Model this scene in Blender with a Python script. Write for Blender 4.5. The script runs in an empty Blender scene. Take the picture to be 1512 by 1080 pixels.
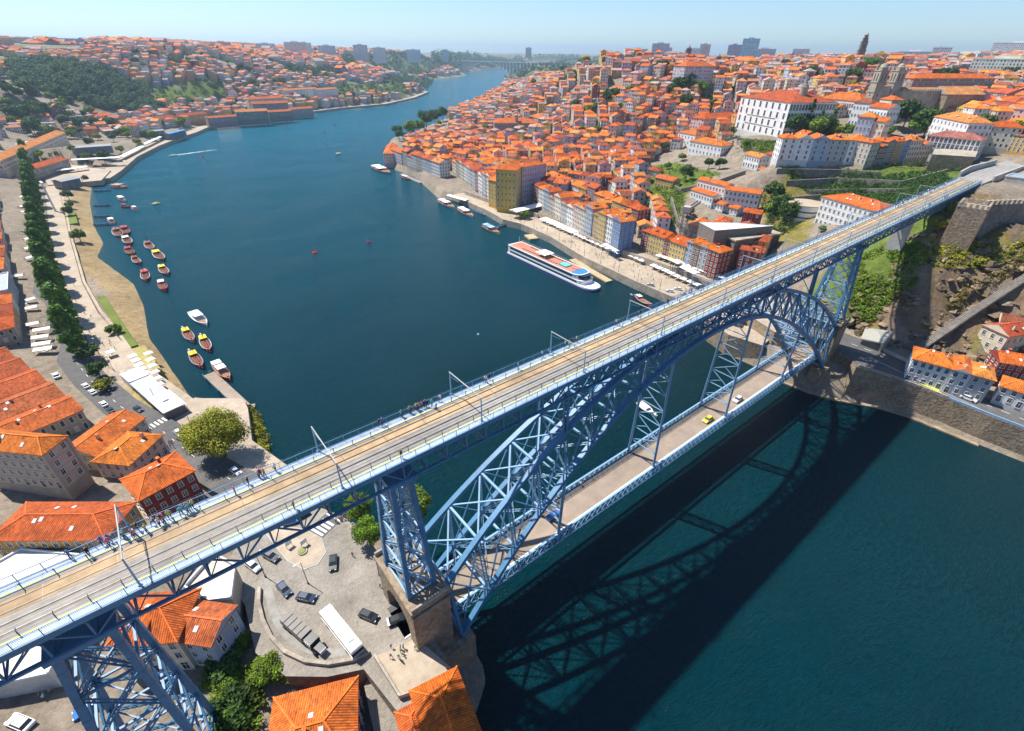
import bpy, bmesh, math, random
import numpy as np
from mathutils import Vector, Matrix
random.seed(7); RNG = np.random.RandomState(7)
SC = bpy.context.scene; COL = SC.collection
PI = math.pi
# ------------------------------------------------------------------ camera
CP = np.array([-113.348, -57.94, 115.064]); FPX = 716.343
def cam_axes(yaw, pit, rol):
    cy, sy = math.cos(yaw), math.sin(yaw); cp, sp = math.cos(pit), math.sin(pit)
    f = np.array([cy*cp, sy*cp, -sp]); r = np.array([sy, -cy, 0.]); u = np.cross(r, f)
    c, s = math.cos(rol), math.sin(rol)
    return np.array([c*r+s*u, -s*r+c*u, f])
CM = cam_axes(*[math.radians(a) for a in (51.309, 32.816, 0.561)])
def at(x, y, z=0.):
    """the world point at height z seen at survey reading (x, y)"""
    d = CM.T @ np.array([(x-756)/FPX, -(y-540)/FPX, 1.]); t = (z-CP[2])/d[2]
    return CP + t*d
def row_of(X, Y, Z):
    d = CM @ (np.array([X, Y, Z], float)-CP); return 756+FPX*d[0]/d[2], 540-FPX*d[1]/d[2]
def height_for(X, Y, row):
    lo, hi = -20., 600.
    for _ in range(40):
        m = (lo+hi)/2
        if row_of(X, Y, m)[1] > row: lo = m
        else: hi = m
    return lo
cam = bpy.data.cameras.new('camera'); co = bpy.data.objects.new('camera', cam); COL.objects.link(co)
cam.sensor_width = 36; cam.lens = FPX/1512*36; cam.clip_start = 0.5; cam.clip_end = 40000
r_, u_, f_ = CM
co.matrix_world = Matrix(((r_[0], u_[0], -f_[0], CP[0]), (r_[1], u_[1], -f_[1], CP[1]), (r_[2], u_[2], -f_[2], CP[2]), (0, 0, 0, 1)))
SC.camera = co
# ------------------------------------------------------------------ light
SUNV = Vector((-.235, .565, 1)).normalized()
sl = bpy.data.lights.new('sun', 'SUN'); sl.energy = 4.9; sl.angle = math.radians(1.0); sl.color = (1, .95, .87)
so = bpy.data.objects.new('sun', sl); COL.objects.link(so)
so.rotation_euler = SUNV.to_track_quat('Z', 'Y').to_euler()
W = bpy.data.worlds.new('World'); SC.world = W; W.use_nodes = True
nt = W.node_tree; bg = nt.nodes['Background']
sk = nt.nodes.new('ShaderNodeTexSky'); sk.sky_type = 'NISHITA'; sk.sun_disc = False
sk.sun_elevation = math.asin(SUNV.z); sk.sun_rotation = math.atan2(SUNV.x, SUNV.y)
sk.altitude = 100; sk.air_density = 1.0; sk.dust_density = .25; sk.ozone_density = 1.6
tint = nt.nodes.new('ShaderNodeMix'); tint.data_type = 'RGBA'; tint.blend_type = 'MULTIPLY'; tint.inputs[0].default_value = 1; tint.inputs[7].default_value = (.75, .91, 1.13, 1)
nt.links.new(sk.outputs[0], tint.inputs[6]); nt.links.new(tint.outputs[2], bg.inputs[0]); bg.inputs[1].default_value = .09
SC.view_settings.view_transform = 'Standard'; SC.view_settings.look = 'None'
SC.view_settings.exposure = 0.68; SC.view_settings.gamma = 1
SC.cycles.use_denoising = True
SC.cycles.max_bounces = 6; SC.cycles.diffuse_bounces = 2; SC.cycles.glossy_bounces = 3; SC.cycles.transmission_bounces = 3
SC.cycles.volume_bounces = 0; SC.cycles.transparent_max_bounces = 6
SC.cycles.caustics_reflective = False; SC.cycles.caustics_refractive = False
# ------------------------------------------------------------------ materials
class NT:
    def __init__(s, name):
        s.m = bpy.data.materials.new(name); s.m.use_nodes = True; s.t = s.m.node_tree
        s.b = s.t.nodes['Principled BSDF']
    def n(s, typ, **k):
        o = s.t.nodes.new(typ)
        for a, v in k.items(): setattr(o, a, v)
        return o
    def l(s, a, b): s.t.links.new(a, b)
    def put(s, sock, v):
        if isinstance(v, (int, float, tuple, list)): sock.default_value = v
        else: s.l(v, sock)
    def math(s, op, a, b=None, c=None, clamp=False):
        o = s.n('ShaderNodeMath', operation=op); o.use_clamp = clamp
        s.put(o.inputs[0], a)
        if b is not None: s.put(o.inputs[1], b)
        if c is not None: s.put(o.inputs[2], c)
        return o.outputs[0]
    def mix(s, f, a, b, mode='MIX'):
        o = s.n('ShaderNodeMix', data_type='RGBA', blend_type=mode)
        s.put(o.inputs[0], f)
        for i, v in ((6, a), (7, b)):
            if isinstance(v, (tuple, list)) and len(v) == 3: v = tuple(v)+(1,)
            s.put(o.inputs[i], v)
        return o.outputs[2]
    def noise(s, scale, detail=3, rough=.6, vec=None, out=0, dist=0):
        o = s.n('ShaderNodeTexNoise'); o.inputs['Scale'].default_value = scale; o.inputs['Detail'].default_value = detail
        o.inputs['Roughness'].default_value = rough; o.inputs['Distortion'].default_value = dist
        if vec is not None: s.l(vec, o.inputs['Vector'])
        return o.outputs[out]
    def ramp(s, v, *st):
        o = s.n('ShaderNodeMapRange'); s.put(o.inputs[0], v)
        for i, x in enumerate(st): o.inputs[i+1].default_value = x
        return o.outputs[0]
    def geo(s): return s.n('ShaderNodeNewGeometry').outputs['Position']
    def objc(s): return s.n('ShaderNodeTexCoord').outputs['Object']
    def bump(s, h, dist=.02, strength=1.):
        o = s.n('ShaderNodeBump'); o.inputs['Distance'].default_value = dist; o.inputs['Strength'].default_value = strength
        s.l(h, o.inputs['Height']); s.l(o.outputs[0], s.b.inputs['Normal']); return o
def base_col(t, src):
    if src == 'attr':
        o = t.n('ShaderNodeAttribute'); o.attribute_name = 'Col'; return o.outputs['Color']
    if src == 'obj': return t.n('ShaderNodeObjectInfo').outputs['Color']
    return tuple(src)+(1,)
def mat_plain(name, src, rough=.8, var=.25, scale=.6, bump=0, metal=0, big=0.08, spec=.3):
    """one material with small stains and a broad slow variation"""
    t = NT(name); c = base_col(t, src); p = t.geo()
    f1 = t.noise(scale, 5, .65, p); f2 = t.noise(big, 3, .5, p)
    g = t.math('MULTIPLY', t.ramp(f1, .25, .75, 1-var, 1+var*.8), t.ramp(f2, .3, .7, 1-var*.6, 1+var*.5))
    v = t.mix(1., c, t.mix(0., (1, 1, 1), (1, 1, 1)), 'MULTIPLY') if False else None
    o = t.n('ShaderNodeVectorMath', operation='SCALE')
    if isinstance(c, tuple): o.inputs[0].default_value = c[:3]
    else: t.l(c, o.inputs[0])
    t.l(g, o.inputs['Scale']); t.l(o.outputs[0], t.b.inputs['Base Color'])
    t.b.inputs['Roughness'].default_value = rough; t.b.inputs['Metallic'].default_value = metal
    t.b.inputs['Specular IOR Level'].default_value = spec
    if bump: t.bump(t.noise(scale*4, 4, .6, p), bump)
    return t.m
def scaled(t, c, g):
    o = t.n('ShaderNodeVectorMath', operation='SCALE')
    if isinstance(c, tuple): o.inputs[0].default_value = c[:3]
    else: t.l(c, o.inputs[0])
    t.put(o.inputs['Scale'], g); return o.outputs[0]
def uvxy(t):
    u = t.n('ShaderNodeUVMap'); s = t.n('ShaderNodeSeparateXYZ'); t.l(u.outputs[0], s.inputs[0]); return s.outputs[0], s.outputs[1]
def mat_wall(name, windows):
    """plaster wall; with windows: bays of real-size panes with pale surrounds, one bay per UV unit"""
    t = NT(name); c = base_col(t, 'attr'); p = t.geo()
    st = t.ramp(t.noise(.35, 5, .7, p), .3, .75, 1.06, .72); fine = t.ramp(t.noise(3, 3, .6, p), .2, .8, .9, 1.08)
    wallc = scaled(t, c, t.math('MULTIPLY', st, fine))
    if windows:
        u, v = uvxy(t); fu = t.math('FRACT', u); fv = t.math('FRACT', v)
        def rect(hw, y0, y1):
            a = t.math('LESS_THAN', t.math('ABSOLUTE', t.math('SUBTRACT', fu, .5)), hw)
            b = t.math('MULTIPLY', t.math('GREATER_THAN', fv, y0), t.math('LESS_THAN', fv, y1))
            return t.math('MULTIPLY', a, b)
        inn = rect(.19, .24, .78); out = rect(.25, .19, .83)
        cell = t.n('ShaderNodeCombineXYZ'); t.l(t.math('FLOOR', u), cell.inputs[0]); t.l(t.math('FLOOR', v), cell.inputs[1])
        wn = t.n('ShaderNodeTexWhiteNoise'); t.l(cell.outputs[0], wn.inputs[0])
        gl = t.mix(t.math('GREATER_THAN', wn.outputs[0], .72), (.035, .045, .055), (.45, .44, .4))
        ok = t.math('MULTIPLY', t.math('GREATER_THAN', u, 0.), 1.)
        x = t.mix(t.math('MULTIPLY', out, ok), wallc, (.55, .53, .48)); x = t.mix(t.math('MULTIPLY', inn, ok), x, gl)
        t.l(x, t.b.inputs['Base Color'])
        t.l(t.ramp(inn, 0, 1, .85, .35), t.b.inputs['Roughness'])
    else:
        t.l(wallc, t.b.inputs['Base Color']); t.b.inputs['Roughness'].default_value = .85
    t.b.inputs['Specular IOR Level'].default_value = .3
    return t.m
def mat_roof(name, rib=True):
    """clay tiles: ribs run down the slope (UV x in metres), courses, patches of lichen and replaced tiles"""
    t = NT(name); c = base_col(t, 'attr'); p = t.geo()
    n1 = t.ramp(t.noise(.22, 5, .75, p), .3, .7, .55, 1.25); n2 = t.ramp(t.noise(2.2, 4, .7, p), .25, .75, .7, 1.25)
    n3 = t.ramp(t.noise(.5, 6, .8, p), .52, .66, 0, .62)
    x = scaled(t, c, t.math('MULTIPLY', n1, n2)); x = t.mix(n3, x, (.2, .075, .04))
    if rib:
        u, v = uvxy(t)
        w = t.math('MULTIPLY_ADD', t.math('SINE', t.math('MULTIPLY', u, 2*PI/.42)), .5, .5)
        w2 = t.math('FRACT', t.math('MULTIPLY', v, 1/.45))
        cell = t.n('ShaderNodeCombineXYZ'); t.l(t.math('FLOOR', t.math('MULTIPLY', u, 1/.42)), cell.inputs[0]); t.l(t.math('FLOOR', t.math('MULTIPLY', v, 1/.9)), cell.inputs[1])
        wn = t.n('ShaderNodeTexWhiteNoise'); t.l(cell.outputs[0], wn.inputs[0])
        x = scaled(t, x, t.math('MULTIPLY', t.ramp(wn.outputs[0], 0, 1, .72, 1.2), t.ramp(w, 0, .4, .55, 1.)))
        h = t.math('ADD', w, t.math('MULTIPLY', w2, .25)); t.bump(h, .09, .9)
    t.l(x, t.b.inputs['Base Color']); t.b.inputs['Roughness'].default_value = .85; t.b.inputs['Specular IOR Level'].default_value = .2
    return t.m
M = {}
M['wall'] = mat_wall('plaster', False); M['wallw'] = mat_wall('plaster_with_windows', True)
M['roof'] = mat_roof('clay_tiles'); M['roof_far'] = mat_roof('clay_tiles_plain', False)
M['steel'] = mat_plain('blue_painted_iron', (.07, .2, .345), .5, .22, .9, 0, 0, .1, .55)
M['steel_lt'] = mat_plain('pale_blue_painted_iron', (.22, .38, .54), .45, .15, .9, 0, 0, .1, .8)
M['steel_dk'] = mat_plain('dark_iron', (.05, .075, .12), .5, .2)
M['concrete'] = mat_plain('concrete', (.42, .41, .38), .9, .2, .8, .01)
M['deckgrey'] = mat_plain('deck_concrete', (.3, .285, .255), .9, .28, .5, .01, 0, .05)
M['tan'] = mat_plain('sand_coloured_track_bed', (.43, .3, .17), .9, .38, .35, .01, 0, .06)
M['walk'] = mat_plain('pale_blue_walkway_panels', (.42, .5, .6), .7, .15, .7)
M['yellow'] = mat_plain('yellow_paint', (.72, .68, .1), .7, .12)
M['white'] = mat_plain('white_paint', (.8, .8, .78), .6, .08)
M['rail'] = mat_plain('rail_steel', (.16, .13, .11), .4, .3, 1, 0, .6)
M['asphalt'] = mat_plain('asphalt', (.115, .11, .105), .9, .25, .5, .005, 0, .05)
M['road_tan'] = mat_plain('dusty_roadway', (.3, .235, .18), .9, .25, .3, .005, 0, .05)
M['pave'] = mat_plain('pale_paving', (.4, .325, .24), .9, .25, .5, .01, 0, .06)
M['glass'] = mat_plain('window_glass', (.03, .04, .05), .12, .2, .5, 0, 0, .1, .8)
M['frame'] = mat_plain('window_frame_paint', (.7, .69, .65), .6, .1)
M['attr'] = mat_plain('painted', 'attr', .6, .12, .8)
M['attr_gloss'] = mat_plain('glossy_paint', 'attr', .3, .05, .8, 0, 0, .1, .6)
M['obj'] = mat_plain('body_paint', 'obj', .25, .04, .8, 0, 0, .1, .7)
M['objc'] = mat_plain('cloth', 'obj', .9, .15, 4)
M['skin'] = mat_plain('skin', (.5, .3, .22), .6, .1, 4)
M['trousers'] = mat_plain('dark_cloth', (.06, .08, .13), .9, .2, 4)
M['hair'] = mat_plain('hair', (.05, .03, .02), .8, .2, 4)
M['tyre'] = mat_plain('rubber', (.02, .02, .02), .8, .1)
M['trunk'] = mat_plain('bark', (.13, .09, .06), .9, .3, 3, .02)
M['wood'] = mat_plain('boat_timber', (.3, .15, .08), .6, .3, 1.5)
M['canvas'] = mat_plain('white_canvas', (.82, .8, .76), .8, .08, 1)
def mat_stone(name, c, sc=1.4, var=.4):
    t = NT(name); p = t.objc(); g = t.geo()
    v = t.n('ShaderNodeTexVoronoi'); v.inputs['Scale'].default_value = sc; t.l(g, v.inputs['Vector'])
    br = t.ramp(v.outputs['Color'], 0, 1, 1-var, 1+var*.6)
    n = t.ramp(t.noise(.15, 5, .7, g), .3, .7, .65, 1.15)
    x = scaled(t, tuple(c)+(1,), t.math('MULTIPLY', br, n))
    x = t.mix(t.ramp(t.noise(.5, 5, .7, g), .58, .75, 0, .6), x, (.07, .075, .05))
    t.l(x, t.b.inputs['Base Color']); t.b.inputs['Roughness'].default_value = .9
    t.bump(t.math('ADD', v.outputs['Distance'], t.noise(3, 5, .6, g)), .15, .6)
    return t.m
M['stone'] = mat_stone('granite_masonry', (.33, .25, .165)); M['stone_dk'] = mat_stone('weathered_granite', (.22, .2, .17), 1.1)
M['cobble'] = mat_stone('granite_setts', (.3, .265, .22), 2.6, .16)
M['stone_pale'] = mat_stone('pale_granite', (.42, .36, .28), 1.2, .25)
def mat_leaf(name, c, var=.45):
    t = NT(name); r = t.n('ShaderNodeObjectInfo').outputs['Random']; a = t.n('ShaderNodeAttribute'); a.attribute_name = 'Col'
    g = t.math('MULTIPLY', t.ramp(r, 0, 1, 1-var*.4, 1+var*.5), t.ramp(t.noise(.5, 3, .6, t.geo()), .3, .7, 1-var, 1+var*.7))
    x = t.mix(1., a.outputs['Color'], tuple(c), 'MULTIPLY'); t.l(scaled(t, x, g), t.b.inputs['Base Color'])
    t.b.inputs['Roughness'].default_value = .65; t.b.inputs['Specular IOR Level'].default_value = .25
    tr = t.n('ShaderNodeBsdfTranslucent'); t.l(scaled(t, x, 1.3), tr.inputs[0])
    mx = t.n('ShaderNodeMixShader'); mx.inputs[0].default_value = .22
    t.l(t.b.outputs[0], mx.inputs[1]); t.l(tr.outputs[0], mx.inputs[2]); t.l(mx.outputs[0], t.t.nodes['Material Output'].inputs[0])
    return t.m
M['leaf'] = mat_leaf('broad_leaves', (.15, .23, .02)); M['leaf_dk'] = mat_leaf('dark_leaves', (.055, .115, .02))
M['leaf_yel'] = mat_leaf('olive_leaves', (.26, .27, .02)); M['leaf_lt'] = mat_leaf('fresh_green_leaves', (.13, .23, .015))
M['leaf_wood'] = mat_leaf('woodland_leaves', (.055, .105, .035), .6); M['leaf_dry'] = mat_leaf('dry_scrub', (.2, .16, .05))
M['leaf_pop'] = mat_leaf('poplar_leaves', (.09, .19, .02), .4)
# ------------------------------------------------------------------ mesh builder
class MB:
    def __init__(s): s.v = []; s.f = []; s.m = []; s.c = []; s.uv = []; s.sm = []
    def face(s, pts, mi=0, col=(1, 1, 1), uv=None, smooth=False):
        i = len(s.v); s.v += [tuple(p) for p in pts]; s.f.append(tuple(range(i, i+len(pts))))
        s.m.append(mi); s.c.append(col); s.uv.append(uv or [(0, 0)]*len(pts)); s.sm.append(smooth)
    def add(s, vs, fs, mi=0, col=(1, 1, 1), smooth=False):
        i = len(s.v); s.v += [tuple(p) for p in vs]
        for f in fs: s.f.append(tuple(i+k for k in f)); s.m.append(mi); s.c.append(col); s.uv.append([(0, 0)]*len(f)); s.sm.append(smooth)
    def box(s, x0, x1, y0, y1, z0, z1, mi=0, col=(1, 1, 1), T=None, skip_bottom=False):
        v = [(x0, y0, z0), (x1, y0, z0), (x1, y1, z0), (x0, y1, z0), (x0, y0, z1), (x1, y0, z1), (x1, y1, z1), (x0, y1, z1)]
        if T is not None: v = [tuple(T @ Vector(p)) for p in v]
        f = [(0, 1, 5, 4), (1, 2, 6, 5), (2, 3, 7, 6), (3, 0, 4, 7), (4, 5, 6, 7)]
        if not skip_bottom: f.append((3, 2, 1, 0))
        s.add(v, f, mi, col)
    def beam(s, p, q, w=.3, h=None, mi=0, col=(1, 1, 1), up=(0, 0, 1)):
        h = h or w; p = Vector(p); q = Vector(q); d = (q-p)
        if d.length < 1e-6: return
        d.normalize(); u = Vector(up)
        if abs(d.dot(u)) > .98: u = Vector((1, 0, 0))
        a = d.cross(u).normalized()*(w/2); b = a.cross(d).normalized()*(h/2)
        v = [p-a-b, p+a-b, p+a+b, p-a+b, q-a-b, q+a-b, q+a+b, q-a+b]
        s.add(v, [(0, 1, 5, 4), (1, 2, 6, 5), (2, 3, 7, 6), (3, 0, 4, 7), (4, 5, 6, 7), (3, 2, 1, 0)], mi, col)
    def lace(s, p, q, w=.8, t=.12, mi=0, step=None, side=(0, 1, 0), depth=.35):
        """laced iron member: two flanges joined by zigzag bars, w apart in the plane of `side`"""
        p = Vector(p); q = Vector(q); d = q-p; L = d.length; d.normalize(); n = Vector(side); n = (n-d*n.dot(d)).normalized()
        a = d.cross(n).normalized()*(w/2)
        for k in (-1, 1): s.beam(p+a*k, q+a*k, t, depth, mi, up=n)
        m = max(2, int(round(L/(step or w*1.1)))); sg = 1
        for i in range(m):
            s.beam(p+d*(L*i/m)+a*sg, p+d*(L*(i+1)/m)-a*sg, t*.7, t*.7, mi); s.beam(p+d*(L*i/m)-a*sg, p+d*(L*(i+1)/m)+a*sg, t*.7, t*.7, mi)
    def cyl(s, p, q, r, n=8, r2=None, mi=0, col=(1, 1, 1), cap=True, smooth=True):
        p = Vector(p); q = Vector(q); d = (q-p).normalized(); r2 = r if r2 is None else r2
        u = Vector((0, 0, 1)) if abs(d.z) < .9 else Vector((1, 0, 0)); a = d.cross(u).normalized(); b = d.cross(a)
        v = [p+(a*math.cos(2*PI*i/n)+b*math.sin(2*PI*i/n))*r for i in range(n)]+[q+(a*math.cos(2*PI*i/n)+b*math.sin(2*PI*i/n))*r2 for i in range(n)]
        s.add(v, [(i, (i+1) % n, n+(i+1) % n, n+i) for i in range(n)], mi, col, smooth)
        if cap: s.add(v, [tuple(range(n-1, -1, -1)), tuple(range(n, 2*n))], mi, col)
    def prism(s, poly, z0, z1, mi=0, col=(1, 1, 1), top_mi=None, zs=None):
        """vertical prism on a ground polygon; zs gives each corner its own top height"""
        n = len(poly); A = sum(poly[i][0]*poly[(i+1) % n][1]-poly[(i+1) % n][0]*poly[i][1] for i in range(n))
        if A < 0:
            poly = poly[::-1]; zs = zs[::-1] if zs else None
        zt = zs or [z1]*n
        for i in range(n):
            j = (i+1) % n; a, b = poly[i], poly[j]
            L = math.hypot(b[0]-a[0], b[1]-a[1])
            s.face([(a[0], a[1], z0), (b[0], b[1], z0), (b[0], b[1], zt[j]), (a[0], a[1], zt[i])], mi, col, [(0, 0), (L, 0), (L, zt[j]-z0), (0, zt[i]-z0)])
        s.face([(p[0], p[1], z) for p, z in zip(poly, zt)], mi if top_mi is None else top_mi, col)
    def sphere(s, c, r, seg=10, rings=6, mi=0, col=(1, 1, 1), sc=(1, 1, 1), zmin=-1):
        v = []; f = []
        for j in range(rings+1):
            ph = -PI/2+PI*j/rings; ph = max(ph, math.asin(zmin))
            for i in range(seg):
                th = 2*PI*i/seg; v.append((c[0]+r*sc[0]*math.cos(ph)*math.cos(th), c[1]+r*sc[1]*math.cos(ph)*math.sin(th), c[2]+r*sc[2]*math.sin(ph)))
        for j in range(rings):
            for i in range(seg): f.append((j*seg+i, j*seg+(i+1) % seg, (j+1)*seg+(i+1) % seg, (j+1)*seg+i))
        s.add(v, f, mi, col, True)
    def mesh(s, name, mats):
        me = bpy.data.meshes.new(name); me.from_pydata(s.v, [], s.f)
        for m in mats: me.materials.append(M[m] if isinstance(m, str) else m)
        nf = len(s.f)
        if nf:
            me.polygons.foreach_set('material_index', s.m); me.polygons.foreach_set('use_smooth', s.sm)
            ca = me.color_attributes.new('Col', 'FLOAT_COLOR', 'CORNER'); uvl = me.uv_layers.new(name='UVMap')
            cs = []; us = []
            for f, c, u in zip(s.f, s.c, s.uv):
                cs += [c[0], c[1], c[2], 1.]*len(f)
                for q in u: us += [q[0], q[1]]
            ca.data.foreach_set('color', cs); uvl.data.foreach_set('uv', us)
        me.update(); return me
    def build(s, name, mats, parent=None, loc=None, **kw):
        return link(name, s.mesh(name, mats if isinstance(mats, (list, tuple)) else [mats]), parent, loc, **kw)
CH = {}
def link(name, data, parent=None, loc=None, rot=None, **kw):
    o = bpy.data.objects.new(name, data); COL.objects.link(o)
    if parent is not None: o.parent = parent; CH.setdefault(parent.name, []).append(o)
    if loc is not None: o.location = tuple(loc)
    if rot is not None: o.rotation_euler = rot if isinstance(rot, tuple) else (0, 0, rot)
    return tag(o, **kw)
def tag(o, label=None, cat=None, group=None, kind=None):
    if label: o['label'] = label
    if cat: o['category'] = cat
    if group: o['group'] = group
    if kind: o['kind'] = kind
    return o
def thing(name, loc, rz=0, label=None, cat=None, group=None): return link(name, None, None, loc, rz, label=label, cat=cat, group=group)
def copy_tree(root, loc, rz=0, label=None, group=None, color=None, scale=None):
    def cp(o, par):
        c = o.copy(); COL.objects.link(c)
        if par is not None: c.parent = par; CH.setdefault(par.name, []).append(c)
        if color: c.color = tuple(color)+(1,)
        for k in list(CH.get(o.name, [])): cp(k, c)
        return c
    r = cp(root, None); r.location = tuple(loc); r.rotation_euler = (0, 0, rz)
    if scale: r.scale = (scale,)*3 if not isinstance(scale, tuple) else scale
    if label: r['label'] = label
    if group: r['group'] = group
    return r
CH = {}
def struct(o): o['kind'] = 'structure'; return o
# ------------------------------------------------------------------ shoreline and terrain
GAIA = [(-97, -400), (-96, -60), (-93, -20), (-84, -14), (-83, 0), (-83, 12), (-78, 22), (-84, 32), (-93.4, 40), (-97, 50), (-101, 60), (-104, 83), (-100, 118), (-114, 128), (-117, 145), (-119, 167), (-123, 205),
        (-121, 248), (-122, 285), (-136, 351), (-131, 381), (-134, 437), (-133, 518), (-129, 589), (-114, 611), (-101, 647), (-79, 729), (-46, 810), (-8, 880),
        (20, 922), (67, 1023), (123, 1070), (184, 1097), (289, 1136), (362, 1176), (494, 1212), (656, 1356), (813, 1550), (885, 1707), (1034, 2023),
        (1294, 2356), (1496, 2508), (1717, 2697), (2025, 3175), (2278, 3376), (3600, 4600)]
PORTO = [(3900, 4000), (2081, 2758), (1533, 2082), (1112, 1576), (1052, 1446), (765, 1207), (524, 948), (294, 732), (239, 683), (180, 566), (151, 496), (149, 439),
         (142, 416), (123, 350), (131, 336), (127, 297), (125, 273), (120, 246), (124, 228), (123, 214), (121, 191), (114, 164), (110, 146), (108, 122),
         (106, 105), (105, 77), (93, 50), (88, 44), (82, 31), (82, 15), (80, 0), (82, -8), (86, -18), (93, -29), (96, -38), (97, -46), (97, -59),
         (98, -72), (100, -400)]
RIV = np.array(GAIA+PORTO, float)
def inside(poly, X, Y):
    n = len(poly); r = np.zeros(X.shape, bool); j = n-1
    for i in range(n):
        xi, yi = poly[i]; xj, yj = poly[j]
        c = ((yi > Y) != (yj > Y)) & (X < (xj-xi)*(Y-yi)/((yj-yi) if yj != yi else 1e-9)+xi)
        r ^= c; j = i
    return r
def seg_dist(line, X, Y):
    d = np.full(X.shape, 1e18)
    for (x0, y0), (x1, y1) in zip(line[:-1], line[1:]):
        dx, dy = x1-x0, y1-y0; L = dx*dx+dy*dy+1e-9
        t = np.clip(((X-x0)*dx+(Y-y0)*dy)/L, 0, 1); d = np.minimum(d, (X-x0-t*dx)**2+(Y-y0-t*dy)**2)
    return np.sqrt(d)
# known heights: (x, y, z) in the world, then readings (column, row, z)
HW = [(-118, 35, 14.8), (-118, 5, 14.8), (-97, 5, 14.8), (-99, 30, 14.8), (-103, -10, 14.2), (-108, 20, 14.8), (-105, 45, 14), (-112, 65, 11), (-119.8, 87, 7.5), (-127, 113, 6), (-137, 139, 5.5),
      (-145, 168, 5.2), (-151, 198, 5), (-157, 234, 5), (-163, 286, 5), (-168, 400, 5), (-175, 650, 5), (-110, 95, 5), (-118, 120, 4.6), (-128, 165, 4.4), (-138, 230, 4.4), (-146, 330, 4.4), (-148, 480, 4.4), (-145, 590, 4.4),
      (-130, 95, 8), (-150, 92, 8.5), (-160, 110, 9), (-150, 60, 11), (-140, 60, 11), (-145, 30, 13.5), (-160, 30, 14), (-130, 10, 11), (-122, 2, 11), (-112, -10, 8), (-125, -25, 12), (-100, -40, 6), (-170, 0, 22), (-200, 50, 25),
      (-200, 120, 18), (-200, 200, 16), (-210, 300, 20), (-220, 450, 28), (-230, 650, 35), (-180, 170, 8), (-185, 320, 8), (-195, 500, 9), (-200, 640, 12),
      (-300, 200, 50), (-320, 500, 62), (-300, 900, 62), (-200, 800, 20), (-120, 800, 6), (-60, 900, 9), (10, 1000, 12), (-150, -100, 25),
      (113, -1.6, 14), (114, -22.6, 13), (110, -42, 12), (112, -64, 11), (112, -120, 11), (98, -9, 14), (98, -23, 13), (98, -40, 12), (100, -67, 11), (100, -120, 11),
      (120, -50, 12), (125, -60, 13), (137, -50, 17), (150, -60, 25), (120, -20, 15), (124, -12, 22), (128, -5, 26), (135, -22, 30), (140, -10, 38), (148, -4, 42), (150, 6, 44), (136, 2, 35), (140, -35, 24), (150, -25, 40), (160, -18, 48), (170, -30, 48), (165, -50, 36), (185, -20, 53),
      (200, -10, 57), (220, -4, 60.5), (232, -2, 61.5), (270, -5, 61.8), (310, -8, 62), (220, -30, 57), (260, -30, 60), (180, -60, 50), (300, -60, 66), (400, -100, 75), (500, -50, 80),
      (108, 5, 13), (118, 5, 18), (110, 15, 11), (100, 25, 9.6), (98, 46, 9.6), (88, 20, 9.4), (120, 25, 16), (112, 40, 9.5), (125, 50, 10), (120, 75, 9), (115, 90, 4.5), (118, 135, 4.5), (122, 165, 4.5), (128, 185, 4.5), (132, 210, 4.5), (136, 240, 4.5),
      (140, 280, 4.6), (140, 330, 4.6), (134, 71, 9), (138, 110, 9), (142, 140, 9), (146, 180, 9), (150, 230, 8), (155, 270, 8), (150, 310, 8), (150, 350, 8), (158, 430, 9), (168, 500, 9), (205, 570, 7), (260, 670, 5), (310, 715, 5),
      (160, 60, 15), (165, 90, 16), (170, 120, 20), (178, 73, 13), (176, 82, 12), (180, 160, 18), (150, 30, 24), (165, 20, 34), (180, 5, 46), (200, 12, 50), (190, 40, 36), (200, 52, 36), (230, 20, 52), (235, 40, 46), (205, 75, 34), (215, 90, 32), (180, 55, 26)]
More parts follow.
